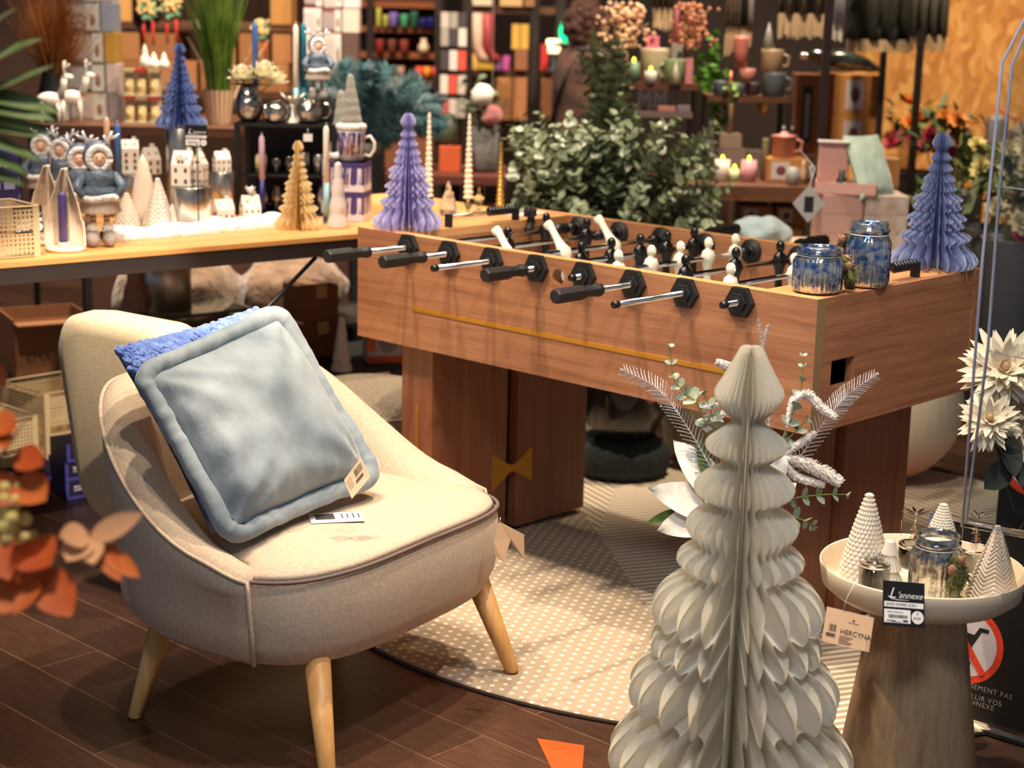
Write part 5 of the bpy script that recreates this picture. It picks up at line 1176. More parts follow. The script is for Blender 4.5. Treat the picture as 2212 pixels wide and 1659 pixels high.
def hat(P, r, h, label, lean=0):
    H = thing('knitted_hat', label, 'hat', P); b = MB(); k = 24; rings = []
    for i in range(k+1):
        t = i/k; q = r*(1-.78*t)*(1+.04*math.sin(t*40)) if i < k else r*.1; rings.append([(q*math.cos(2*PI*j/28)+lean*t*t, q*math.sin(2*PI*j/28), h*t+.001) for j in range(28)])
    b.loft(rings); part('cone', b, mat('grey_felt', (152, 146, 138), .95, bump=.8, scale=200, sheen=.4), H); part('fur_brim', MB().tube([(r*.98*math.cos(a), r*.98*math.sin(a), .011) for a in [2*PI*q/28 for q in range(29)]], .0105, 8), DFU, H)
hat((MP.x, MP.y, zc+.0885), .036, 118*pm(MP), 'grey felt gnome hat with a white brim sitting in the winter mug', -.004)
q = MP+kn*.115+hd*.035; zz = KT
for k in range(2): solo('mug_box', MB().box(0, 0, .084, .085, .085, .168), WPR, ('lower', 'upper')[k]+' mug box of the rear stack behind the winter mug', 'box', (q.x, q.y, zz), KR, bevel=.001) if k == 0 else None
hat((q.x, q.y, KT+.1695), .038, .20, 'pale grey felt gnome hat standing behind the winter mug', 0)
q = k_at(818, 470)+kn*.16; solo('tall_package', MB().bx(-.014, .014, -.012, .012, .0005, .285), mat('glitter_wrap', (150, 150, 160), .3, .5, bump=1, scale=300), 'tall narrow glittery package right of the winter mug', 'package', (q.x, q.y, KT), er)
# --- twisted candles and crystal behind the lavender tree
def twist(P, h, r, mt, label, n=16, holder=True):
    H = thing('spiral_candle', label, 'candle', P); z0 = .052 if holder else .001; rings = []
    for i in range(n*6+1):
        t = i/(n*6); q = r*(1-.72*t)*(1+.16*math.sin(t*n*2*PI)); rings.append([(q*math.cos(2*PI*j/16), q*math.sin(2*PI*j/16), z0+t*(h-z0)) for j in range(16)])
    part('candle', MB().loft(rings), mt, H)
    if holder: part('glass_holder', MB().lathe([(.019, .0005), (.018, .004), (.006, .012), (.007, .022), (.014, .034), (.015, .055), (.0125, .055), (.011, .04)], 24), GLASSM, H)
IV = col(240, 228, 204, rough=.5); GO = mat('gold', (196, 164, 92), .3, .85)
PZ = k_at(1012, 462)
for (x, yb, yt, mt, lab, hol) in ((925, 462, 248, IV, 'left ivory spiral candle behind the lavender paper tree', True), (1011, 466, 250, IV, 'right ivory spiral candle in a glass holder behind the foosball table', True), (1080, 462, 309, GO, 'golden spiral candle behind the left end of the foosball table', False)):
    P = k_at(x, yb); twist(P, (yb-yt)*pm(P)*1.01, .0135, mt, lab, holder=hol)
P = k_at(1034, 462); solo('glass_holder', MB().lathe([(.022, .0005), (.02, .005), (.006, .015), (.009, .03), (.017, .045), (.018, .08), (.015, .08), (.012, .05), (.001, .04)], 24), GLASSM, 'empty glass candle holder right of the ivory spiral candle', 'candle holder', P)
P = k_at(968, 466); solo('crystal_bird', MB().loft([[(.03*math.cos(a)*q, .02*math.sin(a)*q, z) for a in [2*PI*j/8 for j in range(8)]] for q, z in ((1, .001), (1.1, .02), (.8, .05), (.35, .075), (.3, .09), (.05, .105))], sm=False).leaf((0, 0, .05), (.7, -.6, .5), (0, 0, 1), .07, .03, 0, 3), mat('crystal', (226, 230, 236), .06, trans=.85), 'faceted crystal ornament between the two ivory spiral candles', 'ornament', P)

# ================================================================ BELOW AND BEHIND THE CONSOLE
def carton(P, w_, d, h, rz, label, c=(150, 104, 62), open_=False, txt=None, tape=True, name='cardboard_box', grp=None):
    B = thing(name, label, 'box', P, rz, grp); m = mat('cardboard_%d_%d_%d' % c, c, .8); t = .004
    if open_:
        part('carton', MB().bx(-d/2, d/2, -w_/2, w_/2, .0005, t).bx(-d/2, -d/2+t, -w_/2, w_/2, t, h).bx(d/2-t, d/2, -w_/2, w_/2, t, h).bx(-d/2, d/2, -w_/2, -w_/2+t, t, h).bx(-d/2, d/2, w_/2-t, w_/2, t, h), m, B)
        part('flap', MB().box(d/2+.03, 0, h-.01, .07, w_, t), m, B)
    else:
        part('carton', MB().bx(-d/2, d/2, -w_/2, w_/2, .0005, h), m, B, .002)
        if tape: part('tape', MB().bx(-d/2-.0005, d/2+.0005, -.02, .02, h-.04, h+.0006), col(190, 150, 96), B)
    if txt: text(txt, h*.22, INK, B, Matrix.Translation((d/2+.0004, -w_*.35, h*.25)) @ Matrix.Rotation(PI/2, 4, 'Z') @ UP, 0, .0004)
    return B
EP = atd(98, 795, 5.68); carton(Vector((EP.x, EP.y, EP.z+.0006)), .25, .24, .19, VIEW+.5, 'open cardboard box with black EMA print under the left end of the console', (140, 92, 56), True, 'EMA')
LS = thing('low_shelf', 'dark lower shelf board under the console carrying cardboard boxes', 'shelf', (EP.x, EP.y, 0), VIEW)
part('board', MB().bx(-.16, .15, -.18, .18, EP.z-.02, EP.z), col(36, 28, 24), LS)
for y in (-.16, .16):
    for x in (-.14, .13): part('leg', MB().bx(x-.012, x+.012, y-.012, y+.012, .001, EP.z-.0205), BLKM, LS)
# crates on the floor
def fcorner(x, y): return at(x, y, 0)
p = at(108, 1014, 0)
crate((p.x-.12, p.y+.10, .0005), .22, .24, .235, 'larger perforated beige crate on the floor left of the slipper chair', KR+.12)
q = at(85, 1040, 0); crate((q.x-.10, q.y-.13, .0005), .26, .20, .20, 'nearer perforated beige crate on the floor at the left edge', KR+.12)
for k, (x, y) in enumerate(((38, 915), (60, 905), (18, 930))):
    c = at(x, y, .17); solo('tealight_jar', MB().lathe([(.02, .0005), (.024, .01), (.024, .05), (.02, .055), (.02, .03), (.001, .02)], 20), CERW, 'small white jar %s in the floor crates' % ('at the back', 'on the right', 'on the left')[k], 'jar', (c.x-.05, c.y, .006+.0005), 0)
BXL = mat('navy_print_box', (26, 20, 50), .5); BSP = mat('blue_sparkle', (70, 66, 170), .4, bump=.6, scale=300, var=.6, vscale=200, c2=(40, 36, 120))
def navybox(P, rz, label):
    B = thing('light_set_box', label, 'box', P, rz, None); part('carton', MB().bx(-.055, .055, -.11, .11, .0005, .056), BXL, B, .001)
    b = MB(); b.bx(.0551, .0556, -.11, -.10, .001, .055); b.bx(.0551, .0556, -.10, .11, .001, .010); part('sparkle_band', b, BSP, B)
    text('x2', .026, PAPER, B, Matrix.Translation((.0558, -.028, .022)) @ Matrix.Rotation(PI/2, 4, 'Z') @ UP, 0, .0003); text('BOUGIE\nLUMINEUSE', .0095, PAPER, B, Matrix.Translation((.0558, -.085, .034)) @ Matrix.Rotation(PI/2, 4, 'Z') @ UP, 0, .0003)
p = at(152, 1084, 0); bd = Vector((math.cos(KR+.12), math.sin(KR+.12), 0))
for k in range(3): navybox((p.x-.055+(.012 if k == 2 else 0), p.y+.11, .0005+k*.0565), KR+PI+.0, ('bottom', 'middle', 'top')[k]+' navy x2 light set box of the stack beside the floor crates')
p = at(118, 1074, 0)
for k in range(2): navybox((p.x-.055, p.y-.12, .0005+k*.0565), KR+PI+.0, ('bottom', 'top')[k]+' navy light set box of the low stack at the left edge below the crates')
# glass coffee table with steel cylinder
GT = thing('glass_table', 'curved clear glass table under the console carrying a steel cylinder', 'glass table', (-2.42, .18, 0), KR)
GG = glass('green_glass', (190, 220, 205), .02); GE = mat('green_edge', (24, 64, 50), .2, spec=.8); zt_ = .47; gw, gd = .44, .24
b = MB(); prof = [(-gw/2, .001)]+[(-gw/2+.05*(1-math.cos(a)), zt_-.05+.05*math.sin(a)) for a in (0, .4, .8, 1.2, PI/2)]+[(gw/2-.05*(1-math.cos(a)), zt_-.05+.05*math.sin(a)) for a in (PI/2, 1.2, .8, .4, 0)]+[(gw/2, .001)]
b.loft([[(-gd/2, y, z) for y, z in prof], [(gd/2, y, z) for y, z in prof]], False, False, False, False); part('glass_sheet', b, GG, GT, solid=.008)
for x in (-gd/2, gd/2): part('edge', MB().tube([(x, y, z) for y, z in prof], .005, 6), GE, GT)
solo('steel_cylinder', MB().lathe([(.075, .0005), (.075, .19), (.001, .19)], 48), mat('satin_steel', (200, 190, 178), .42, 1), 'brushed steel cylinder standing on the glass table under the console', 'cylinder', (-2.42, .12, .4755))
P = at(195, 645, .476); solo('glass_tree', tiered(MB(), .13, .055, 3), col(150, 110, 96), 'dim frosted tree ornament on the left of the glass table under the console', 'glass tree', (-2.46, .035, .4755))
# shelf behind with fur throws and boxes
FB = thing('back_shelf', 'dark shelf unit behind and below the console with throws and cartons', 'shelf', (-2.78, .62, 0), KR-PI)
for z in (.03, .30): part('board', MB().bx(-.14, .22, -.48, .62, z, z+.02), col(34, 26, 22), FB)
for x in (-.12, .2):
    for y in (-.46, .6): part('post', MB().bx(x-.012, x+.012, y-.012, y+.012, .001, .70), BLKM, FB)
part('rear_panel', MB().bx(-.14, -.13, -.46, .6, .06, .7), col(78, 50, 38), FB)
FUR = mat('cream_fur', (150, 122, 98), .95, bump=1, scale=50, var=1, vscale=14, c2=(104, 80, 62), sheen=.6)
def fluff(P, rx, ry, rz_, label, sd=1, name='fur_throw', m=FUR):
    def fn(v):
        d = noise.noise(v*14+Vector((sd, 0, 0)))*.03; q = v*(1+d/max(.05, v.length)*1.0); q.z = max(q.z, .0005); return q
    return solo(name, MB().ball((0, 0, rz_*.8), (rx, ry, rz_), 40, 24, fn), m, label, 'throw', P)
fluff(Vector((-2.72, .38, .3205)), .15, .24, .15, 'folded cream fur throw on the shelf under the console, left part', 3); fluff(Vector((-2.70, .84, .3205)), .15, .2, .13, 'second cream fur throw on the shelf under the console, near the brace', 8)
p = Vector((-2.30, .55, .001))
carton(Vector((-2.34, .62, .40)), .13, .13, .115, KR-PI, 'small pinkish box stacked beside the fur throws under the console', (128, 84, 66), name='gift_box'); carton(Vector((-2.34, .62, .284)), .15, .15, .115, KR-PI, 'lower small box with orange side under the console', (120, 74, 58), name='gift_box')
CB = thing('low_table', 'low black table below the foosball table end carrying boxes and a glass tree', 'table', (-2.25, .62, 0), KR-PI); part('top', MB().bx(-.18, .20, -.19, .30, .262, .282), BLKM, CB)
for x in (-.16, .18):
    for y in (-.17, .28): part('leg', MB().bx(x-.01, x+.01, y-.01, y+.01, .001, .2615), BLKM, CB)
P = at(738, 800, .2825); P = Vector((P.x, P.y, .2825)); solo('glass_tree', tiered(MB(), .172, .036, 5), PEARL, 'tall tiered white glass tree under the console beside the velvet cushion', 'glass tree', P)
MAG = col(96, 44, 110); LIM = col(140, 160, 50)
for k, (x, y) in enumerate(((712, 822), (762, 818))):
    P = at(x, y, .30); B = thing('game_box', ('left', 'right')[k]+' purple and lime box beneath the tall glass tree', 'box', (P.x+.05, P.y+.0, .2825) if False else (P.x, P.y, .2445+.0385), KR+PI+.35)
    part('carton', MB().bx(-.03, .03, -.03, .03, .0005, .03), MAG, B); part('lime_panel', MB().bx(.0302, .0308, .012, .03, .001, .029), LIM, B)
# white and orange box behind the table leg
P = at(825, 812, .23); B = thing('gift_box', 'white box with orange stripe and a glass ornament picture, left of the foosball table leg', 'box', (P.x, P.y, .2827), KR-PI-.45)
part('carton', MB().box(0, 0, .07, .11, .11, .14), col(212, 190, 172), B, .001); b = MB(); b.bx(.0552, .0558, -.055, .055, .002, .138); part('picture', b, col(196, 186, 190), B); part('orange_stripe', MB().bx(.0558, .0562, -.055, -.03, .04, .138).bx(.0558, .0562, -.055, .055, .002, .025), col(212, 100, 50), B)
part('ornament_picture', MB().ball((.056, .012, .075), (.0015, .032, .042), 16, 12), col(150, 142, 150), B)
text('HAPPY TREE', .012, col(200, 90, 80), B, Matrix.Translation((-.045, -.0555, .115)) @ UP, 0, .0003)
# dark figure and lantern behind the table
P = at(1318, 1040, 0); PGN = thing('penguin_figure', 'large glossy black bird figure with a pink ribbon, seen under the foosball table', 'figure', (P.x-.03, P.y+.08, .0125), VIEW)
GB = mat('gloss_black', (16, 18, 20), .2, coat=.5); b = MB(); b.lathe([(.13, .001), (.15, .02), (.145, .08), (.10, .12)], 48, fn=lambda a, z: 1+.03*math.cos(a*30)); part('feather_base', b, mat('dark_feather', (40, 48, 50), .8, bump=1, scale=60), PGN)
b = MB(); b.lathe([(.10, .1), (.135, .2), (.13, .36), (.08, .46), (.085, .52), (.05, .58), (.001, .6)], 36); part('body', b, GB, PGN); part('belly', MB().ball((.095, 0, .28), (.045, .06, .12), 16, 12), mat('grey_plush', (56, 58, 60), .6), PGN)
part('ribbon', MB().tube([(.13, .03, .45), (.14, .02, .4), (.137, .03, .35)], .006, 6), col(220, 40, 70), PGN); part('heart', MB().ball((.135, .075, .27), (.008, .018, .022), 10, 8), col(190, 110, 160), PGN)
P = at(1445, 1018, 0); b = MB(); b.lathe([(.10, .001), (.17, .03), (.195, .16), (.185, .28), (.15, .36), (.001, .39)], 40); solo('stool', b, mat('taupe_velvet', (120, 100, 72), .7, sheen=.3), 'rounded taupe velvet stool behind the foosball table, beside the black bird figure', 'stool', (P.x+.04, P.y+.20, .0115))
# ================================================================ THE SHOP BEHIND
HA = math.atan2(hd.y, hd.x); AW = Vector((-hd.y, hd.x, 0))
DKW = wood('dark_shelf_wood', (74, 44, 28), (110, 68, 42), 'X', .5, .5); REDW = wood('red_shelf_wood', (120, 62, 30), (160, 88, 46), 'X', .5, .5); DKM = col(36, 22, 16, rough=.45)
def zb(x, y, d): return atd(x, y, d).z
def bp(x, d, z, back=0, y=200):
    P = atd(x, y, d+back*.976); P.z = z; return P
class Fix:
    """a free standing shelf fixture facing the camera; boards given by the pixel height of their front top edge"""
    def __init__(s, label, x0, x1, d, ys, deep=.35, th=.025, board=DKW, post=DKM, top=None, posts=(0, 1), back=None, zbot=.001, name='shelf_unit', pw=.02, cat='shelf'):
        s.d = d; xm = (x0+x1)/2; s.P = bp(x0, d, 0, 0, ys[-1]); s.w = (x1-x0)*d/FPX; s.T = thing(name, label, cat, s.P, HA)
        s.z = [zb(xm, y, d) for y in ys]
        for z in s.z: part('board', MB().bx(.0, s.w, 0.001, deep, z-th, z), board, s.T)
        zt_ = top if top else max(s.z)
        for f in posts:
            for y in (-.0, deep):
                x = f*s.w; part('post', MB().bx(x-pw/2, x+pw/2, y-pw/2, y+pw/2, zbot, zt_+(0.002 if top else -th-.0)), post, s.T)
        if back: part('back_panel', MB().bx(0, s.w, deep+.002, deep+.012, .02, zt_), back, s.T)
ORD = ('first', 'second', 'third', 'fourth', 'fifth', 'sixth', 'seventh', 'eighth', 'ninth', 'tenth', 'eleventh', 'twelfth', 'thirteenth', 'fourteenth')
def crt(x0, x1, h, d, z, c, label, back=.03, name='box', cat='box', th=None, deco=None, rz=0, grp=None):
    w_ = (x1-x0)*(d+back)/FPX; hh = h*d/FPX; t = th or w_*.8; P = bp((x0+x1)/2, d, z+.0006, back+t/2); B = thing(name, label, cat, P, HA+rz, grp)
    m = c if not isinstance(c, tuple) else col(*c, rough=.7); part('carton', MB().bx(-w_/2, w_/2, -t/2, t/2, 0, hh), m, B, min(.002, w_*.04))
    if deco == 'bars':
        b = MB()
        n = max(3, int(w_/.014))
        for k in range(n): b.bx(-w_/2+(k+.25)*w_/n*.62, -w_/2+(k+.7)*w_/n*.62, -t/2-.004, -t/2, hh*.12, hh*.86)
        part('bottle_row', b, col(206, 198, 196), B); part('picture_panel', MB().bx(w_*.14, w_*.48, -t/2-.002, -t/2, hh*.04, hh*.96), col(210, 206, 200), B); part('picture', MB().ball((w_*.31, -t/2-.002, hh*.42), (w_*.08, .001, hh*.22), 10, 8), col(150, 112, 84), B)
    if deco == 'photo':
        part('photo', MB().bx(-w_*.40, w_*.05, -t/2-.0015, -t/2, hh*.14, hh*.86), col(196, 184, 182), B); part('printed_cup', MB().ball((-w_*.16, -t/2-.002, hh*.5), (w_*.12, .001, hh*.2), 10, 8), col(110, 60, 62), B)
    if deco == 'window':
        part('window', MB().bx(-w_*.22, w_*.22, -t/2-.0015, -t/2, hh*.15, hh*.85), col(36, 26, 22), B); part('tumbler', MB().bx(-w_*.1, w_*.1, -t/2-.003, -t/2-.0016, hh*.2, hh*.75), col(150, 150, 146), B)
    return B
def rnd_obj(x, h, r, d, z, prof, c, label, name, cat, back=.08, n=24, handle=False, fn=None):
    P = bp(x, d, z+.0006, back); s = (d+back*.5)/FPX; T_ = thing(name, label, cat, P, HA) if handle else None
    b = MB(); b.lathe([(q*r*s, t*h*s) for q, t in prof], n, fn=fn); m = c if not isinstance(c, tuple) else col(*c, rough=.5)
    if not handle: return solo(name, b, m, label, cat, P, HA)
    part('body', b, m, T_); R = r*s; H_ = h*s; part('handle', MB().tube([(handle*R*.9, 0, H_*.25), (handle*R*1.45, 0, H_*.3), (handle*R*1.5, 0, H_*.7), (handle*R*.92, 0, H_*.8)], R*.12, 8), m, T_); return T_
CUP = [(.8, 0), (.95, .05), (1, .9), (1.0, 1), (.92, 1), (.85, .1), (.01, .08)]; CYL = [(1, 0), (1, .98), (.97, 1), (.01, 1)]; VASE = [(.6, 0), (1, .25), (.95, .5), (.45, .8), (.5, 1), (.4, .98), (.35, .8), (.01, .2)]; CONE_ = [(1, 0), (.03, 1)]; POT = [(.7, 0), (.85, .3), (1, 1), (.92, 1), (.85, .85), (.01, .8)]
KR1, KR2 = (168, 112, 64), (150, 96, 54)

# ---- left rear table with gift packs
D3 = 6.1
F3 = Fix('long dark table behind the console carrying gift boxes, candle packs and potted grass', -60, 512, D3, [272], .75, .03, DKW, name='display_table', cat='table'); z3 = F3.z[0]
stack = [(118, 158, (200, 196, 190)), (157, 238, (176, 156, 132)), (238, 262, (150, 146, 142))]
rowsL = [(205, 268, [(112, 156, (206, 204, 200)), (160, 238, (196, 168, 136)), (240, 264, (152, 146, 148))]), (141, 205, [(124, 156, (214, 200, 180)), (158, 236, (88, 96, 90)), (238, 262, (206, 186, 180))]), (72, 140, [(168, 234, (150, 142, 140)), (236, 260, (190, 146, 60))]), (6, 70, [(152, 228, (170, 160, 160)), (230, 258, (150, 158, 176))]), (-62, 4, [(150, 228, (200, 196, 196)), (230, 256, (190, 180, 180))])]
zz = z3
for k, (y0, y1, its) in enumerate(rowsL):
    hh = (y1-y0)*D3/FPX
    for q, (a, c, cc) in enumerate(its): crt(a, c, y1-y0-1, D3, zz, cc, '%s gift pack in row %s from the bottom, stack behind the dolls' % (('left', 'wide middle', 'right')[q+(3-len(its))], ('one', 'two', 'three', 'four', 'five')[k]), .2, 'gift_pack', deco='bars' if c-a > 60 else None, grp=None, th=.12)
    zz += hh+.0005
# candle packs in clear boxes
for k in range(2):
    for q, x in enumerate((268, 294, 322)):
        P = bp(x+12, D3, z3+.0006+k*.098, .16); B = thing('candle_pack', '%s %s clear pack of cream candles left of the blue paper tree' % (('lower', 'upper')[k], ('left', 'middle', 'right')[q]), 'candle pack', P, HA)
        part('candles', MB().lathe([(.016, .001), (.016, .06), (.001, .062)], 16, c=(0, 0, 0)), col(226, 200, 140), B); part('lid', MB().bx(-.02, .02, -.02, .02, .085, .097), col(196, 60, 44) if (k+q) % 2 == 0 else col(200, 180, 130), B); part('wrapper', MB().bx(-.021, .021, -.021, .021, 0, .004).bx(-.021, .021, .019, .021, .004, .085), col(206, 196, 176), B)
z4 = z3+.0006+.196
for q, (x, h) in enumerate(((315, 52), (334, 36), (356, 36))): rnd_obj(x, h, 11, D3, z4, [(.9, 0), (1.1, .2), (.8, .5), (.5, .55), (.6, .7), (.3, .85), (.05, 1)], (236, 222, 206), 'white ceramic santa figure, %s of the three above the candle packs' % ('tallest', 'middle', 'rightmost')[q], 'santa_figure', 'figure', .16)
# grass pot
P = bp(472, D3, z3+.0006, .18); G = thing('striped_pot', 'striped cream and brown pot right of the blue paper tree', 'pot', P, HA); b = MB()
for k in range(40):
    a0, a1 = 2*PI*k/40, 2*PI*(k+1)/40; b.mi = k % 2; r0, r1 = .042, .060; b.add([(r0*math.cos(a0), r0*math.sin(a0), 0), (r0*math.cos(a1), r0*math.sin(a1), 0), (r1*math.cos(a1), r1*math.sin(a1), .125), (r1*math.cos(a0), r1*math.sin(a0), .125)], [(0, 1, 2, 3)])
part('wall', b, [col(222, 196, 160), col(150, 104, 72)], G); part('soil', MB().lathe([(.042, 0), (.057, .115), (.001, .117)], 30), col(50, 34, 24), G)
def grass(P, label, n, h, spread, c, c2, w_=.004, name='potted_grass', kd=None, base=.02):
    G = thing(name, label, 'grass', P); b = MB()
    for k in range(n):
        a = rnd.uniform(0, 2*PI); r = rnd.uniform(0, base); ln = h*rnd.uniform(.65, 1.05); s = spread*rnd.uniform(.1, 1); p = Vector((r*math.cos(a), r*math.sin(a), 0)); e = p+Vector((math.cos(a)*s, math.sin(a)*s, ln)); b.tube([p, p.lerp(e, .5)+Vector((-math.cos(a), -math.sin(a), 0))*s*.15, e], [w_, w_*.8, w_*.15], 3, False)
    part('blades', b, mat(name+'_blade_%d' % c[0], c, .6, var=1, vscale=20, c2=c2), G); return G
grass(P+Vector((0, 0, .118)), 'tall green grass growing in the striped pot', 190, .40, .10, (60, 92, 24), (110, 140, 40), base=.04)
g2 = grass(P+AW*.12+Vector((0, 0, 0)), 'cream bunny-tail grasses arching behind the green grass', 10, .42, .22, (222, 190, 150), (236, 214, 180), .004, 'dried_grass')
# brown grass in a vase
P = bp(112, D3, z3+.0006, .12); solo('dark_vase', MB().lathe([(.04, 0), (.05, .1), (.025, .2), (.03, .22), (.02, .2), (.001, .1)], 20), BLKM, 'dark vase holding the reddish-brown dried grass at the left', 'vase', P)
G = thing('dried_grass', 'reddish-brown glittery dried grass fanning out behind the dolls', 'grass', P+Vector((0, 0, .12))); b = MB()
for k in range(330):
    u = rnd.gauss(0, .3); v = rnd.gauss(0, .2); e = hd*(.02+u*.22)+AW*v*.2+Vector((0, 0, .34*rnd.uniform(.6, 1.05))); b.tube([(0, 0, 0), tuple(e*.5+hd*.01), tuple(e)], [.002, .0022, .0006], 3, False)
part('stalks', b, mat('brown_grass', (122, 66, 22), .5, var=1, vscale=40, c2=(176, 108, 44)), G)
# white deer figures at far left, glitter vase
P = bp(40, D3-.4, z3+.0006, .0)
for k, (x, dx) in enumerate(((62, 0), (86, .03))):
    P = bp(x, 5.75, 0, 0); P.z = z3+.0006; P = P+AW*(.26+.16*k); D = thing('deer_figure', ('left', 'right')[k]+' white porcelain deer figure behind the strap leaves', 'figure', P, HA+.2); b = MB(); b.ball((0, 0, .09), (.045, .022, .028), 16, 10); b.tube([(.035, 0, .1), (.05, 0, .14), (.055, 0, .165)], [.016, .011, .012], 10); b.ball((.065, 0, .17), (.02, .011, .012), 10, 8)
    for x_ in (-.03, .03):
        for y_ in (-.012, .012): b.tube([(x_, y_, .08), (x_, y_, .001)], [.008, .005], 8)
    part('body', b, CERW, D); b = MB()
    for s in (-1, 1): b.tube([(.055, .006*s, .18), (.05, .03*s, .205), (.055, .04*s, .225)], .003, 6); b.tube([(.052, .02*s, .197), (.07, .03*s, .215)], .0025, 6)
    part('antlers', b, CERW, D)
# bowls of ornaments along the table edge

# ---- carton wall behind
D5 = 7.6
F5 = Fix('dark rack of cardboard cartons behind the rear table', 222, 640, D5, [198, 50], .5, .03, DKW, DKM)
for k, (a, c) in enumerate(((262, 345), (347, 440), (442, 478), (480, 522), (524, 560), (562, 634))): crt(a+4, c-1, 62, D5, F5.z[0], KR1 if k % 2 else KR2, 'brown carton, %s from the left in the lower carton row behind the paper tree' % ORD[k], .08, 'cardboard_box', th=.3)
z_ = F5.z[0]+.0006+62.5*D5/FPX
for k, (a, c) in enumerate(((262, 320), (322, 402), (482, 522), (524, 592), (594, 640))): crt(a+4, c-1, 62 if a > 500 else 58, D5, z_, KR2 if k % 2 else KR1, 'brown carton, %s from the left in the upper carton row' % ORD[k], .08, 'cardboard_box', th=.3)
crt(592, 636, 62, D5, F5.z[1], (176, 124, 62), 'tall tan carton right of the garland nutcracker', .06, 'cardboard_box', th=.2); crt(270, 330, 50, D5, F5.z[1], (206, 150, 84), 'light tan carton on the rack top at the left', .1, 'cardboard_box', th=.3)
rnd_obj(320, 60, 30, D5, F5.z[1], CYL, (40, 26, 20), 'dark round tray tin on the carton rack', 'tin', 'tin', .1)
for k, (x, y) in enumerate(((324, 22), (374, 18), (565, 66))):
    P = bp(x, D5-.3, 0, 0); zc = zb(x, y, D5-.3); W_ = thing('wreath_ornament', ('left green wreath ornament hanging with red legs', 'right green wreath ornament hanging with red legs', 'green wreath ornament of the nutcracker by the blue candle')[k], 'ornament', Vector((P.x, P.y, zc)), HA); s = (D5-.3)/FPX
    b = MB()
    for q in range(90): a = q*.7; r = 16*s+rnd.uniform(-4, 4)*s; b.ball((r*math.cos(a), rnd.uniform(-.01, .01), r*math.sin(a)*1.1), .010, 5, 4)
    part('wreath', b, mat('wreath_green', (44, 96, 50), .6, var=1, vscale=60, c2=(150, 190, 150)), W_); b = MB()
    for q in range(26): b.ball((rnd.gauss(0, 9)*s, -.015, rnd.uniform(-6, 26)*s), .008, 5, 4)
    part('baubles', b, col(240, 196, 130), W_); b = MB()
    for lx in (-10, 10): b.tube([(lx*s, 0, -22*s), (lx*s, 0, -74*s if k < 2 else -58*s)], .005, 6)
    part('legs', b, col(206, 40, 40), W_)
    part('hook', MB().tube([(0, 0, 24*s), (0, .0, 3.199-zc)], .002, 4), BLK, W_)
# stacked white and red printed boxes (top centre)
D6 = 7.0
F6 = Fix('small dark stand carrying printed gift cartons behind the blue-green feathers', 656, 780, D6, [150], .3, .03)
for k, (y0, y1, its) in enumerate(((74, 150, ((660, 698), (700, 740), (742, 776))), (22, 73, ((660, 698), (700, 740), (742, 778))), (-40, 21, ((662, 700), (702, 742), (744, 780))))):
    for q, (a, c) in enumerate(its): crt(a, c, y1-y0-1, D6, F6.z[0]+(150-y1)*D6/FPX+.001*k, [(216, 196, 180), (226, 204, 200), (120, 60, 60)][(k+q) % 3] if k else [(216, 196, 180), (214, 192, 176), (96, 70, 60)][q], 'printed gift carton, row %s from below, %s, above the blue-green feathers' % (('one', 'two', 'three')[k], ('left', 'middle', 'right')[q]), .05, 'gift_carton', deco='bars' if q < 2 else None, th=.1)
# teal feathers
P = Vector((bp(790, 6.5, 0, 0).x, bp(790, 6.5, 0, 0).y, 0)); zf = zb(790, 250, 6.5)
solo('floor_vase', MB().lathe([(.10, .001), (.13, .2), (.07, zf-.15), (.08, zf-.1), (.06, zf-.12), (.001, .3)], 28), BLKM, 'dark floor vase holding the blue-green feathers', 'vase', P)
FT = thing('feather_bunch', 'big bunch of blue-green ostrich feathers behind the mugs', 'feathers', P+Vector((0, 0, zf-.14))); b = MB()
for k in range(44):
    a = R_(rnd.uniform(-58, 66)); ln = rnd.uniform(.26, .40); d = hd*math.sin(a)*-1*(-1)+Vector((0, 0, 1))*math.cos(a)*1.0; d = d+AW*rnd.uniform(-.35, .35); d.normalize(); tip = d*ln; mid = d*ln*.6+Vector((0, 0, .03)); tip.z -= ln*.18*abs(math.sin(a)); pts = [Vector(q) for q in spline([(0, 0, 0), tuple(mid), tuple(tip)], 9)]
    for i in range(3, len(pts)-1):
        tg = (pts[i+1]-pts[i]).normalized(); sd = tg.cross(cF).normalized(); ww = .075*math.sin(PI*min(1, i/len(pts)*.9+.1))**.6
        for s in (-1, 1):
            for e in range(7): v = (sd*s*rnd.uniform(.5, 1)+tg*rnd.uniform(.4, 1.1)+cF*rnd.uniform(-.5, .5)-Vector((0, 0, .3))).normalized(); q = pts[i].lerp(pts[i+1], e/7); b.tube([q, q+v*ww*rnd.uniform(.5, 1)], [.0026, .0008], 3, False)
part('feathers', b, mat('teal_feather', (38, 86, 94), .7, var=1, vscale=16, c2=(74, 126, 134), sheen=.5), FT, kind='stuff'); FT['kind'] = 'stuff'

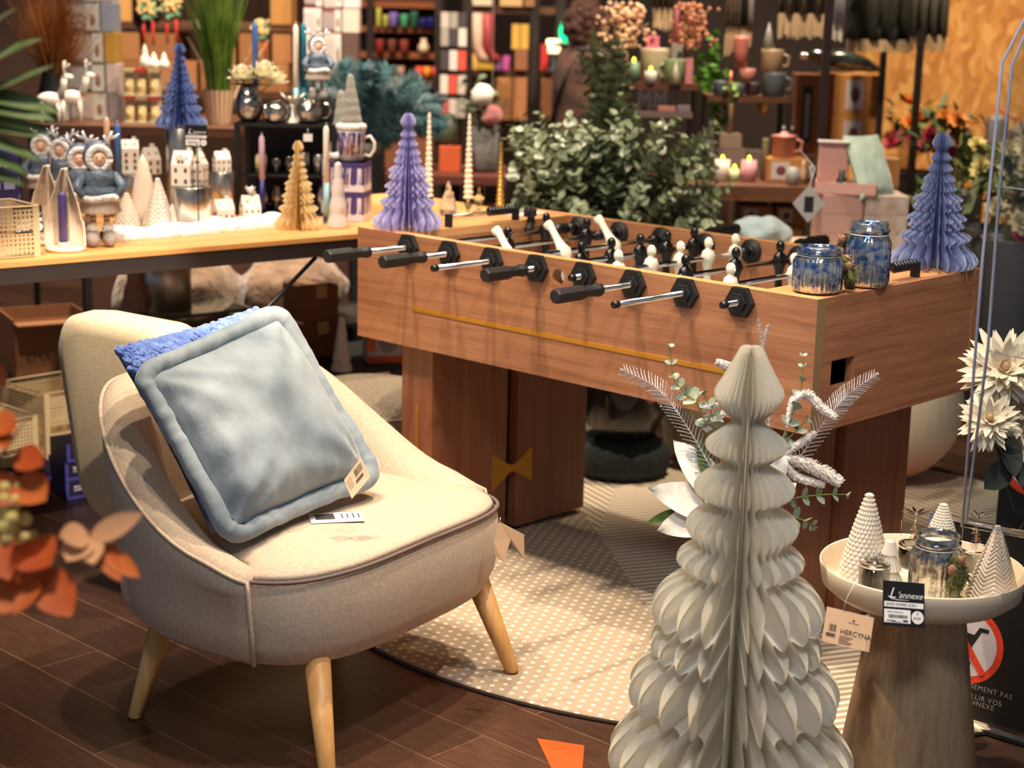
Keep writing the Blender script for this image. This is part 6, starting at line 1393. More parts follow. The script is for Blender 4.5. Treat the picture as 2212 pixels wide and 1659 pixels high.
# ---- red-brown bookcase with small cups
D8 = 9.2
F8 = Fix('red-brown bookcase with rows of coloured cups, back centre', 770, 948, D8, [228, 167, 114, 58, 4], .3, .03, REDW, DKM, top=1.75, back=col(70, 36, 20), posts=(0, .17, 1), pw=.04)
for k, (x, r, h, c) in enumerate(((817, 5, 38, (206, 200, 90)), (832, 6, 24, (196, 190, 80)), (849, 10, 29, (136, 110, 190)), (872, 9, 26, (84, 170, 120)), (893, 9, 32, (50, 96, 76)), (912, 9, 18, (40, 40, 120)), (929, 9, 20, (36, 36, 110)))): rnd_obj(x, h, r, D8, F8.z[3], CUP, c, '%s cup from the left on the upper board of the red-brown bookcase' % ORD[k], 'cup', 'cup')
rnd_obj(914, 30, 12, D8, F8.z[2], VASE, (226, 196, 160), 'white teapot on the second board of the red-brown bookcase', 'teapot', 'teapot')
for k, (x, c) in enumerate(((820, (150, 50, 40)), (846, (120, 66, 50)), (872, (140, 60, 46)))): rnd_obj(x, 26, 10, D8, F8.z[2], CUP, c, 'dull red cup, %s on the board with the white teapot' % ('left', 'middle', 'right')[k], 'cup', 'cup')
for k, (x, r, c) in enumerate(((905, 9, (206, 60, 30)), (922, 8, (226, 140, 30)), (938, 8, (190, 60, 40)), (840, 9, (110, 60, 50)), (865, 9, (160, 120, 100)))): rnd_obj(x, 22, r, D8, F8.z[1], POT, c, '%s small bowl on the third board of the red-brown bookcase' % ('red', 'orange', 'dark red', 'brown', 'pale')[k], 'bowl', 'bowl')
for k, x in enumerate((835, 862, 890)): crt(x-12, x+12, 40, D8, F8.z[0], ((120, 60, 40), (90, 50, 40), (140, 80, 60))[k], 'dim brown box, %s on the lowest visible board of the red-brown bookcase' % ('left', 'middle', 'right')[k], .05)
# ---- spinner of cards
D7 = 8.0
F7 = Fix('narrow black spinner stand with packaged goods, back centre', 945, 1014, D7, [256, 204, 152, 100, 62], .15, .012, DKM, DKM, top=1.42, name='spinner_stand', cat='stand')
cols7 = ((196, 70, 50), (150, 140, 130), (206, 190, 180), (186, 170, 160), (60, 50, 54))
for r in range(5):
    for q, (a, c) in enumerate(((951, 968), (970, 987), (989, 1006))): crt(a, c, (40, 40, 42, 40, 34)[r], D7, F7.z[r], cols7[(r*2+q*3) % 5], 'packet at level %s from the bottom, %s, on the black spinner stand' % (('one', 'two', 'three', 'four', 'five')[r], ('left', 'centre', 'right')[q]), .02, 'packet', 'packet', th=.04)
# ---- dark central shelving
D9 = 8.4
F9 = Fix('dark central shelving with brown cartons and gold packs', 1010, 1212, D9, [262, 152, 14], .4, .035, DKW, DKM, top=1.44, posts=(0, .72, 1), pw=.045)
for k, (a, c, h) in enumerate(((1072, 1106, 46), (1108, 1138, 46), (1168, 1193, 46))): crt(a, c, h, D9, F9.z[0], KR2, 'brown carton, %s in the bottom row of the central shelving' % ('left', 'middle', 'right')[k], .04, 'cardboard_box', th=.25)
for k, (a, c, h) in enumerate(((1072, 1106, 44), (1108, 1138, 44), (1168, 1193, 44))): crt(a, c, h, D9, F9.z[0]+46.5*D9/FPX, KR2 if k else KR1, 'brown carton, %s in the second row of the central shelving' % ('left', 'middle', 'right')[k], .04, 'cardboard_box', th=.25)
crt(1110, 1138, 44, D9, F9.z[1], (130, 80, 46), 'brown carton under the gold packs on the central shelving', .04, 'cardboard_box', th=.2)
for k, a in enumerate((1103, 1122)): crt(a, a+17, 52, D9, F9.z[1]+45*D9/FPX, (196, 150, 60), '%s gold tall pack on the central shelving' % ('left', 'right')[k], .04, 'gold_pack', th=.05)
crt(1166, 1182, 56, D9, F9.z[1], (176, 34, 30), 'red tall pack on the central shelving beside the glowing tree', .04, 'red_pack')
for k, (a, c, h, cc) in enumerate(((1020, 1030, 34, (220, 170, 90)), (1031, 1066, 30, (206, 160, 50)), (1069, 1084, 24, (110, 60, 110)), (1086, 1100, 30, (170, 70, 130)))): crt(a, c, h, D9, F9.z[1], cc, '%s pack on the middle board of the central shelving' % ('small amber', 'wide yellow', 'dark purple', 'magenta')[k], .02, 'pack', 'pack')
for k, (a, c, h, cc) in enumerate(((1016, 1060, 26, (206, 190, 160)), (1076, 1124, 22, (200, 160, 110)), (1128, 1150, 16, (150, 100, 60)))): crt(a, c, h, D9, F9.z[2], cc, '%s box on the top board of the central shelving' % ('cream', 'tan', 'brown')[k], .05, th=.2)
for k, x in enumerate((1030, 1052)):
    solo('stocking', MB().tube([(0, 0, .0), (0, 0, -.16), (.02, 0, -.21), (.06, 0, -.22)], [.028, .026, .026, .018], 8), col(*((176, 140, 120), (130, 30, 34))[k]), '%s knitted stocking hanging below the top board of the central shelving' % ('beige', 'red')[k], 'stocking', bp(x, D9, F9.z[2]-.0352, .02), HA)
# lit objects
P = bp(1194, D9-.1, F9.z[1]+.0006, .0); 
LP = thing('table_lamp', 'small lamp with a glowing cream shade beside the glowing green tree', 'lamp', bp(1193, D9, F9.z[1]+.0006, .06), HA); s = D9/FPX
part('stand', MB().lathe([(.03, 0), (.03, .008), (.008, .012), (.008, 38*s)], 16), col(40, 70, 74), LP); part('lamp_shade', MB().lathe([(15*s, 38*s), (15*s, 66*s), (13*s, 67*s), (13*s, 40*s)], 24), mat('glow_cream', (255, 226, 170), .5, emit=1.6), LP)
P = bp(1222, 8.22, 0, 0); zt0 = zb(1222, 92, 8.22); s = 8.22/FPX
GTREE = thing('light_up_tree', 'glowing green light-up tree ornament with a yellow top, left of the person', 'ornament', Vector((P.x, P.y, zt0)), HA)
part('body', MB().lathe([(8*s, 0), (17*s, 12*s), (18*s, 26*s), (12*s, 46*s), (8*s, 54*s)], 16), mat('glow_green', (0, 220, 140), .5, emit=1.5), GTREE); part('light_points', MB().ball((-4*s, -16*s, 22*s), 6*s, 8, 6).ball((7*s, -15*s, 32*s), 6*s, 8, 6), mat('glow_cyan', (60, 230, 255), .5, emit=2), GTREE); part('top', MB().ball((2*s, 0, 58*s), 9*s, 10, 8), mat('glow_yellow', (190, 230, 20), .5, emit=1.6), GTREE)
pl = bp(1222, 8.22, .0, 0); solo('pedestal', MB().lathe([(.12, .001), (.12, .02), (.03, .03), (.03, zt0-.02), (.07, zt0-.015), (.07, zt0-.0008)], 20), DKM, 'thin dark pedestal under the glowing green tree', 'pedestal', pl)

# ---- person with curly hair seen from behind
D10 = 7.8; P = bp(1268, D10, 0, 0, 120); Hh = zb(1268, 6, D10)
PS = thing('person', 'person with brown curly hair and a patterned brown coat, standing back to the camera', 'person', P, VIEW+PI-1.05)
s = Hh/1.60
def skin_body(name, nodes, edges, mt, parent):
    me = bpy.data.meshes.new(name); me.from_pydata([tuple(Vector(n[0])*s) for n in nodes], edges, []); me.materials.append(mt); o = bpy.data.objects.new(name, me); COL.objects.link(o); o.parent = parent
    md = o.modifiers.new('skin', 'SKIN'); 
    if not me.skin_vertices: o.data.attributes
    sv = me.skin_vertices[0].data if len(me.skin_vertices) else None
    return o, md, sv
def limb(b, pts, rs, n=14, flat=1.0): b.tube([tuple(Vector(p)*s) for p in pts], [r*s for r in rs], n, True, flat)
SKIN = mat('skin', (206, 150, 120), .55, sss=.1); TROU = col(26, 26, 34, rough=.8)
def ring_(z, rx, ry, cx=0, n=24): return [((cx+rx*math.cos(2*PI*j/n))*s, ry*math.sin(2*PI*j/n)*s, z*s) for j in range(n)]
b = MB(); b.loft([ring_(.80, .10, .15), ring_(.90, .115, .165), ring_(1.0, .10, .145), ring_(1.12, .11, .15), ring_(1.24, .115, .175), ring_(1.32, .10, .185), ring_(1.36, .075, .13), ring_(1.385, .05, .06), ring_(1.43, .047, .05), ring_(1.46, .05, .05)])
b.ball((0.015*s, 0, 1.50*s), (.088*s, .072*s, .108*s), 20, 14)
b.tube([(.095*s, 0, 1.495*s), (.115*s, 0, 1.475*s), (.10*s, 0, 1.465*s)], [.008*s, .014*s, .01*s], 8)
for y in (-1, 1):
    b.ball((.005*s, y*.074*s, 1.495*s), (.018*s, .01*s, .03*s), 8, 6)
    limb(b, [(0, y*.16, 1.31), (.0, y*.20, 1.22), (.0, y*.225, 1.06), (.05, y*.23, .93), (.11, y*.215, .84)], [.05, .052, .043, .038, .027])
    p0 = Vector((.115, y*.213, .825)); b.ball(tuple(p0*s+Vector((.02, 0, -.02))*s), (.03*s, .018*s, .04*s), 10, 8)
    for k in range(4): q = p0+Vector((.018+.012*k*.6, 0, -.045)); b.tube([tuple(q*s), tuple((q+Vector((.012, -y*.008, -.03)))*s), tuple((q+Vector((.004, -y*.018, -.05+.004*abs(k-1))))*s)], [.0085*s, .008*s, .006*s], 7)
    b.tube([tuple((p0+Vector((.03, -y*.008, -.01)))*s), tuple((p0+Vector((.05, -y*.022, -.035)))*s)], [.010*s, .007*s], 7)
    limb(b, [(0, y*.085, .86), (.005, y*.10, .66), (.01, y*.10, .46), (-.01, y*.10, .28), (0, y*.10, .08)], [.095, .082, .06, .055, .04])
part('body', b, SKIN, PS)
b = MB()
for y in (-1, 1): limb(b, [(0, y*.085, .88), (.005, y*.10, .66), (.01, y*.10, .46), (-.01, y*.10, .28), (0, y*.10, .07)], [.105, .092, .07, .064, .06])
part('trousers', b, TROU, PS); b = MB()
for y in (-1, 1): b.tube([tuple(Vector(q)*s) for q in ((-.06, y*.1, .045), (.02, y*.1, .05), (.12, y*.105, .036), (.16, y*.105, .03))], [.04*s, .044*s, .036*s, .02*s], 12, True, .9)
part('shoes', b, BLK, PS)
COAT = mat('patterned_coat', (96, 62, 48), .9, var=.8, vscale=12, c2=(46, 28, 24)); b = MB()
b.loft([ring_(.62, .15, .20), ring_(.75, .15, .195), ring_(.90, .135, .18), ring_(1.05, .13, .17), ring_(1.22, .135, .19), ring_(1.32, .12, .20), ring_(1.37, .085, .13), ring_(1.40, .065, .075)], True, False, False)
for y in (-1, 1): limb(b, [(0, y*.15, 1.33), (.0, y*.205, 1.23), (.0, y*.235, 1.06), (.05, y*.238, .93), (.10, y*.22, .86)], [.07, .07, .058, .05, .044])
part('coat', b, COAT, PS); b = MB()
for k in range(240):
    a = rnd.uniform(-2.2, 2.2)+PI; e = rnd.uniform(-.9, 1.45); r = rnd.uniform(.085, .105); b.ball(((.0+r*math.cos(a)*math.cos(e)-.012)*s, r*1.0*math.sin(a)*math.cos(e)*s, (1.505+r*1.12*math.sin(e)-.01)*s), rnd.uniform(.018, .03)*s, 7, 5)
b.ball((-.015*s, 0, 1.51*s), (.10*s, .092*s, .118*s), 16, 12); part('hair', b, mat('brown_hair', (64, 30, 18), .7, bump=1, scale=90), PS)
part('shoulder_strap', MB().tube([tuple(Vector(q)*s) for q in ((.04, -.1, 1.385), (-.09, -.09, 1.37), (-.145, .02, 1.15), (-.14, .12, .95))], .014*s, 6), BLK, PS)

# ---- low tables centre left: orange box, planter, pompom
D11 = 6.9
F11 = Fix('low dark-red display table between the lavender tree and the eucalyptus', 828, 1092, D11, [378, 470], .5, .035, wood('plum_wood', (84, 44, 36), (110, 62, 50), 'X', .45, .5), DKM, name='display_table', cat='table'); zt1 = F11.z[0]
crt(836, 936, 100, D11, zt1, (124, 76, 44), 'brown wooden chest behind the spiral candles', .12, 'wooden_chest', 'chest', th=.25)
crt(952, 998, 56, D11, zt1, (206, 92, 46), 'orange fabric storage box between the two spiral candles', .04, 'orange_box', 'box', th=.16); crt(1008, 1024, 50, D11, zt1, (120, 70, 36), 'small brown box right of the orange box', .05)
rnd_obj(968, 70, 30, D11, zt1+57*D11/FPX, [(1, 0), (1.05, .2), (.9, .6), (.5, .92), (.01, 1)], (52, 52, 34), 'dark green domed hat on the orange box', 'hat', 'hat', .12)
rnd_obj(1050, 100, 31, D11, zt1, [(.85, 0), (1, .1), (1, 1), (.9, 1), (.88, .85), (.01, .84)], mat('concrete', (112, 108, 104), .9, bump=.5, scale=60, var=1, vscale=14, c2=(84, 80, 78)), 'grey concrete planter behind the right spiral candle', 'planter', 'planter', .1)
P = bp(1064, D11, zb(1064, 250, D11)); pom = solo('pompom', MB().ball((0, 0, 0), 23*D11/FPX, 20, 14, lambda v: v*(1+.06*noise.noise(v*90))), mat('pink_fluff', (206, 124, 128), .95, bump=1, scale=180, sheen=.6), 'pink fluffy pompom hanging over the concrete planter', 'pompom', P); part('cord', MB().tube([(0, 0, 23*D11/FPX), (0, .0, 3.199-P.z)], .0015, 5), PAPER, pom)

def leafcloud(P, R3, n, label, c, c2, ls, name='plant', extra=None):
    T_ = thing(name, label, 'plant', P); b = MB()
    for k in range(n):
        v = Vector((rnd.gauss(0, .5), rnd.gauss(0, .5), rnd.gauss(0, .5))); q = Vector((v.x*R3[0], v.y*R3[1], v.z*R3[2]))+Vector((0, 0, R3[2])); b.leaf(q, (rnd.uniform(-1, 1), rnd.uniform(-1, 1), rnd.uniform(-.5, 1)), (rnd.uniform(-1, 1), rnd.uniform(-1, 1), 1), ls, ls*.7, .2, 3)
    part('leaves', b, mat('leaf_%d_%d_%d' % c, c, .6, var=1, vscale=20, c2=c2), T_)
    part('stems', MB().tube([(0, 0, -.02), (0, 0, R3[2]*1.3)], .006, 6), STEM, T_); return T_
leafcloud(bp(1042, D11, zt1+.16, .1), (.10, .06, .10), 150, 'grey-green silk foliage in the concrete planter', (80, 86, 66), (110, 118, 92), .035)
solo('white_bloom', MB().ball((0, 0, 0), (.05, .04, .045), 14, 10, lambda v: v*(1+.15*noise.noise(v*50))), PETAL, 'big white bloom in the foliage above the pink pompom', 'flower', bp(1042, D11-.02, zb(1042, 205, D11)))
for k, (x, c, h) in enumerate(((832, (216, 196, 180), 40), (851, (206, 44, 40), 36), (868, (196, 60, 50), 30), (890, (150, 60, 50), 30), (912, (190, 150, 130), 36))): rnd_obj(x, h, 12, D11, zt1+101*D11/FPX, [(.8, 0), (1, .3), (.7, .7), (.2, 1)], c, '%s little knitted figure on the brown wooden chest' % ('cream', 'bright red', 'red and white', 'dark red', 'beige')[k], 'knitted_figure', 'figure', .16)
for k, x in enumerate((1105, 1128)): solo('blue_bottle', MB().lathe([(9*.0019, .0005), (9*.0019, .10), (.007, .12), (.007, .145)], 16), col(28, 36, 50, rough=.3), '%s dark blue bottle behind the golden spiral candle' % ('left', 'right')[k], 'bottle', bp((1020, 1035)[k], D11, F11.z[1]+.0006, .06), HA)

# ---- eucalyptus
DE2 = 5.6; P = bp(1290, DE2, 0, 0, 440); zq = .52
solo('plant_pot', MB().lathe([(.12, .001), (.16, .05), (.17, .44), (.175, .46), (.16, .46), (.15, .42), (.001, .40)], 32), mat('stone_pot', (96, 90, 84), .9), 'grey floor pot of the large eucalyptus behind the foosball table', 'pot', P)
EU = thing('eucalyptus_plant', 'large bushy grey-green eucalyptus plant behind the foosball table', 'plant', P)
rnd.seed(21); b = MB(); st = MB(); tips = []
for k in range(210):
    u = rnd.random()
    x = rnd.gauss(1318, 128); x = max(1108, min(1545, x)); y = rnd.uniform(240, 480)+abs(x-1312)*.14; y = min(y, 480); tips.append((x, y, DE2+rnd.uniform(-.28, .28)))
for k in range(46): tips.append((1316+rnd.gauss(0, 24), rnd.uniform(60, 260), DE2+rnd.uniform(-.08, .08)))
tips += [(1575, 405, DE2-.1), (1530, 345, DE2), (1545, 380, DE2), (1110, 270, DE2), (1130, 255, DE2), (1100, 300, DE2), (1490, 480, DE2-.2), (1525, 430, DE2-.1), (1165, 245, DE2), (1250, 440, DE2-.3), (1150, 455, DE2-.2), (1120, 470, DE2-.1)]
for x, y, d in tips:
    e = atd(x, y, d)-P; o = Vector((0, 0, .42)); out = Vector((e.x, e.y, 0)); m1 = Vector((e.x*.45, e.y*.45, max(.5, e.z*.75))); pts = [Vector(q) for q in spline([tuple(o), tuple(m1), tuple(e)], 9)]; n = len(pts)
    st.tube([tuple(q) for q in pts], [.0035*(1-.7*i/n) for i in range(n)], 4, False)
    for i in range(int(n*.35), n):
        tg = (pts[i]-pts[i-1]).normalized(); a = rnd.uniform(0, PI); r = rnd.uniform(.020, .033)*(1 if i < n-2 else .6)
        for q in (0, PI): dd = Matrix.Rotation(a+q, 3, tg) @ tg.orthogonal().normalized(); b.leaf(pts[i], (dd+tg*.4), tg+Vector((rnd.uniform(-.4, .4), rnd.uniform(-.4, .4), .2)), r*1.6, r*1.5, .15, 4)
part('leaves', b, mat('silver_dollar_leaf', (96, 108, 84), .38, var=.9, vscale=14, c2=(142, 152, 122), spec=.7), EU, kind='stuff'); part('stems', st, STEM, EU)

# ---- right hand shelving with pink and grey ware
D12 = 6.0
F12 = Fix('dark wooden shelf with lit candles and pink ware, right of the eucalyptus', 1345, 1780, D12, [398, 560], .5, .05, DKW, DKM, name='display_table', cat='table'); za = F12.z[0]
F12b = Fix('small raised wooden shelf with green and pink mugs above the eucalyptus', 1348, 1512, D12+.25, [181], .2, .022, DKW, DKM, name='raised_shelf', zbot=za+.0006); zb1 = F12b.z[0]
F12c = Fix('small raised wooden shelf with grey and brown cups left of the cartons', 1529, 1706, D12+.25, [208], .2, .022, DKW, DKM, name='raised_shelf', zbot=za+.0006); zc1 = F12c.z[0]
Q = D12+.25
FLM = mat('led_flame', (214, 255, 60), .5, emit=3.5)
def led(x, w_, h, d, z, c, label, back=.05):
    P = bp(x, d, z+.0006, back); s = d/FPX; L_ = thing('led_candle', label, 'candle', P, HA); part('wax', MB().lathe([(w_/2*s, 0), (w_/2*s, h*s), (w_/2*s*.8, h*s*.97), (.001, h*s*.95)], 28), col(*c, rough=.5), L_); part('flame', MB().ball((0, 0, h*s+.006), (.0055, .0055, .011), 8, 6), FLM, L_); part('wick', MB().tube([(0, 0, h*s*.95), (0, 0, h*s)], .0012, 5), INK, L_)
led(1568, 34, 46, D12, za, (226, 214, 196), 'ivory lit candle left of the pink one on the lower right shelf'); led(1595, 22, 26, D12, za, (206, 216, 160), 'pale green small lit candle between ivory and pink candles'); led(1626, 34, 46, D12, za, (216, 150, 160), 'pink lit candle on the lower right shelf')
led(1367, 26, 44, Q, zb1, (88, 112, 88), 'dark green lit candle on the raised shelf with mugs'); led(1404, 26, 26, Q, zb1, (196, 186, 176), 'white glass lit candle in front of the tall beige cup', .02)
rnd_obj(1340, 110, 17, Q, zb1, [(.9, 0), (1.1, .2), (1, .45), (.45, .8), (.5, 1), (.4, 1), (.3, .8), (.01, .3)], (160, 72, 68), 'dusty red vase with blossoms at the left of the raised shelf', 'vase', 'vase', .12)
rnd_obj(1412, 72, 33, Q, zb1, CUP, (196, 178, 150), 'tall beige cup carrying a pink box on the raised shelf', 'mug', 'mug', .14, handle=False); crt(1392, 1419, 26, Q, zb1+73*Q/FPX, (226, 120, 140), 'small bright pink box on the tall beige cup', .11)
rnd_obj(1455, 52, 23, Q, zb1, CUP, (150, 164, 132), 'sage green mug with a big handle on the raised shelf', 'mug', 'mug', .08, handle=-1); crt(1478, 1494, 54, Q, zb1, (200, 126, 130), 'pink tall box at the right end of the raised shelf', .05); crt(1446, 1470, 32, Q, zb1+53*Q/FPX, (150, 140, 128), 'taupe box standing on the sage green mug', .06, th=.03)
rnd_obj(1458, 48, 13, Q, zb1, CONE_, (196, 186, 158), 'small cream cone tree in front of the sage green mug', 'cone_tree', 'cone tree', .0)
rnd_obj(1455, 70, 6, Q, zb1+86*Q/FPX, CYL, (206, 120, 130), 'tall pink candle on the taupe box', 'candle', 'candle', .075)
for k, (x, n_, c, c2, y0, sp) in enumerate(((1338, 170, (236, 180, 160), (240, 206, 150), 68, .10), (1482, 130, (206, 130, 120), (190, 130, 70), 60, .09))):
    P = bp(x, Q, zb(x, 92, Q), .12); T_ = thing('blossom_branch', ('pink and cream blossom branches in the dusty red vase', 'dusty pink and ochre blossom branches behind the pink candle')[k], 'flowers', P); b = MB(); b2 = MB()
    for q in range(12): e = Vector((rnd.uniform(-sp, sp)*.8, rnd.uniform(-sp, sp)*.8, rnd.uniform(.05, .14))); b2.tube([(0, 0, -.08), tuple(e*.5), tuple(e)], .002, 4); 
    for q in range(n_): v = Vector((rnd.gauss(0, sp*.42), rnd.gauss(0, sp*.42), rnd.uniform(-.02, .14))); b.ball(tuple(v), rnd.uniform(.005, .011), 6, 5)
    part('blossoms', b, mat('blossom_%d' % k, c, .7, var=1, vscale=18, c2=c2), T_); part('twigs', b2, col(150, 116, 76), T_)
rnd_obj(1484, 60, 14, Q, zb1, VASE, (96, 104, 80), 'dark olive vase at the back of the raised shelf', 'vase', 'vase', .2)
# things on the second raised shelf
for k, (x, w_, h, c, bk) in enumerate(((1557, 17, 30, (92, 96, 104), .03), (1594, 14, 24, (98, 102, 110), .02), (1625, 16, 26, (70, 56, 56), .08))): rnd_obj(x, h, w_, Q, zc1, CUP, c, '%s low cup on the right raised shelf' % ('blue-grey left', 'blue-grey middle', 'dark plum')[k], 'cup', 'cup', bk)
rnd_obj(1670, 50, 26, Q, zc1, CUP, (88, 92, 100), 'big blue-grey mug at the right end of the right raised shelf', 'mug', 'mug', .05, handle=1); rnd_obj(1664, 48, 24, Q, zc1+51*Q/FPX, CUP, (168, 140, 108), 'beige mug stacked on the big blue-grey mug', 'mug', 'mug', .05, handle=1)
rnd_obj(1612, 26, 18, Q, zc1+31*Q/FPX, POT, (176, 110, 98), 'terracotta pink bowl over the low cups', 'bowl', 'bowl', .06); rnd_obj(1596, 66, 17, Q, zc1+60*Q/FPX, [(.8, 0), (.9, .5), (1, .9), (.9, 1), (.8, .9), (.01, .8)], (186, 106, 94), 'dusty pink tulip-shaped cup on top of the bowls', 'cup', 'cup', .07)
rnd_obj(1654, 56, 15, Q, zc1+100*Q/FPX, CONE_, (150, 146, 140), 'grey cone tree on top of the beige mug', 'cone_tree', 'cone tree', .06)
P = bp(1568, Q, zc1+.0006, .12); solo('copper_bottle', MB().lathe([(.012, 0), (.012, .05), (.005, .06), (.006, .09)], 14), mat('copper', (216, 130, 96), .3, .8), 'little copper bottle between the blue-grey cups', 'bottle', bp(1577, Q, zc1+.0006, -.0+.01))
leafcloud(bp(1534, D12+.9, zb(1534, 330, D12+.9)), (.07, .07, .20), 260, 'bright green leafy plant behind the two raised shelves', (58, 104, 26), (96, 150, 44), .04)
solo('plant_pot', MB().lathe([(.08, .001), (.1, .06), (.1, .3), (.001, .3)], 20), DKM, 'dark pot of the bright green plant', 'pot', bp(1534, D12+.9, .0005, 0)) if False else None
solo('tall_planter', MB().lathe([(.09, .001), (.11, .1), (.11, zb(1534, 330, D12+.9)-.01), (.001, zb(1534, 330, D12+.9)-.012)], 20), DKM, 'tall dark planter of the bright green plant', 'planter', bp(1534, D12+.9, 0, 0))
# between the shelves: letters, boxes
s = Q/FPX
for k, x in enumerate((1378, 1412)):
    M_ = thing('grey_letter', ('left', 'right')[k]+' grey concrete letter M under the raised shelf with mugs', 'letter', bp(x, Q, zb(1400, 242, Q)+.0006, .1), HA); w_ = 30*s; h_ = 52*s; b = MB(); b.M = Matrix(((1, 0, 0, 0), (0, 0, -1, 0), (0, 1, 0, 0), (0, 0, 0, 1))); b.prism([(0, 0), (w_*.22, 0), (w_*.22, h_*.6), (w_*.5, h_*.2), (w_*.78, h_*.6), (w_*.78, 0), (w_, 0), (w_, h_), (w_*.8, h_), (w_*.5, h_*.5), (w_*.2, h_), (0, h_)], -.012, .012); part('body', b, col(206, 202, 194), M_)
F12d = Fix('lower board under the grey letters', 1364, 1496, Q+.01, [242], .15, .02, col(110, 96, 90), DKM, name='raised_shelf', zbot=za+.0006, pw=.006); 
for k, (x0, x1, h, c) in enumerate(((1422, 1460, 12, (176, 120, 110)), (1464, 1492, 14, (130, 110, 120)))): crt(x0, x1, h, Q, F12d.z[0], c, '%s flat gift tin below the grey letters' % ('pinkish', 'mauve')[k], .0)
crt(1554, 1616, 60, D12, za, (126, 104, 94), 'taupe round-edged cushion pack behind the lit candles', .22, th=.1); crt(1618, 1652, 58, D12, za, (106, 92, 84), 'grey-brown pack behind the pink lit candle', .22, th=.1)
crt(1556, 1604, 34, D12, za+61*D12/FPX, (140, 118, 108), 'flat taupe pack lying on the cushion pack', .22, th=.1)
rnd_obj(1538, 128, 25, D12, za, CONE_, (84, 76, 78), 'dark grey tall cone tree left of the lit candles', 'cone_tree', 'cone tree', .12); rnd_obj(1512, 92, 20, D12, za, CONE_, (96, 88, 88), 'smaller dark grey cone tree beside the tall one', 'cone_tree', 'cone tree', .16)
rnd_obj(1581, 64, 6, D12+.0, za+96*D12/FPX, CYL, (150, 124, 96), 'slim beige candle stick carrying a green succulent', 'candlestick', 'candlestick', .25); leafcloud(bp(1583, D12, za+.29, .25), (.03, .03, .025), 26, 'pale green succulent on the slim candle stick', (120, 150, 80), (160, 190, 110), .025)
rnd_obj(1660, 90, 8, D12, za, CYL, (130, 118, 96), 'tall olive-beige pillar candle behind the teapot', 'candle', 'candle', .12)
P = bp(1650, D12, zb(1650, 236, D12), .3); gl_ = solo('gold_leaf_ornament', MB().ball((0, 0, 0), (.028, .012, .034), 14, 10, lambda v: v*(1+.2*noise.noise(v*60))), mat('gold_leaf', (206, 150, 74), .25, .85), 'crumpled gold leaf ornament hanging under the right raised shelf', 'ornament', P); part('cord', MB().tube([(0, 0, .03), (0, 0, zc1-.022-P.z)], .001, 4), GO, gl_)
# carton carrying pink teapot
crt(1660, 1748, 52, D12, za, (176, 122, 66), 'kraft carton with a photo panel under the pink teapot', .03, 'cardboard_box', deco='photo', th=.13)
rnd_obj(1700, 50, 26, D12, za+53*D12/FPX, [(1, 0), (1, .85), (1.15, .88), (1.15, .94), (.9, .97), (.35, 1.0), (.3, 1.1), (.01, 1.12)], (206, 140, 128), 'square pink teapot with a lid on the kraft carton', 'teapot', 'teapot', .08, n=4, handle=1)
P = bp(1723, D12-.06, za+.0006, -.045); rnd_obj(1723, 40, 17, D12-.05, za, [(.01, 0), (.6, .02), (1, .5), (.6, .98), (.01, 1)], (160, 158, 152), 'round grey mirror disc leaning on the kraft carton', 'mirror', 'mirror', -.0) 
for k in range(3): rnd_obj(1745+k*8, 50-8*k, 7, D12, za, VASE, ((200, 170, 140), (120, 110, 130), (190, 180, 190))[k], '%s tiny glass vase by the kraft carton' % ('beige', 'mauve', 'silvery')[k], 'vase', 'vase', .02+.04*k)
solo('red_runner', MB().bx(0, 130*D12/FPX, -.12, .0, 0, .004), col(120, 50, 48), 'dark red runner under the lit candles', 'runner', bp(1530, D12, za+.0008, .13), HA) if False else None
# cartons under the shelf
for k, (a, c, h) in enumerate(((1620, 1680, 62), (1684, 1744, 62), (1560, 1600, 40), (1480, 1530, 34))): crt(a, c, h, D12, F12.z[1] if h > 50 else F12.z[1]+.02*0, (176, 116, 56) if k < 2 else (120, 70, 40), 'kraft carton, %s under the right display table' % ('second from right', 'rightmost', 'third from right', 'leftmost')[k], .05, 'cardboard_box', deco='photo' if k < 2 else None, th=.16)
for k, (a, c) in enumerate(((1606, 1676), (1684, 1748), (1480, 1560))): crt(a, c, 40, D12, F12.z[1]+63.5*D12/FPX if k < 2 else F12.z[1]+35*D12/FPX, (170, 110, 54) if k < 2 else (110, 62, 36), 'upper kraft carton, %s under the right display table' % ('left one', 'right one', 'far left dim one')[k], .05, 'cardboard_box', deco='photo', th=.16)
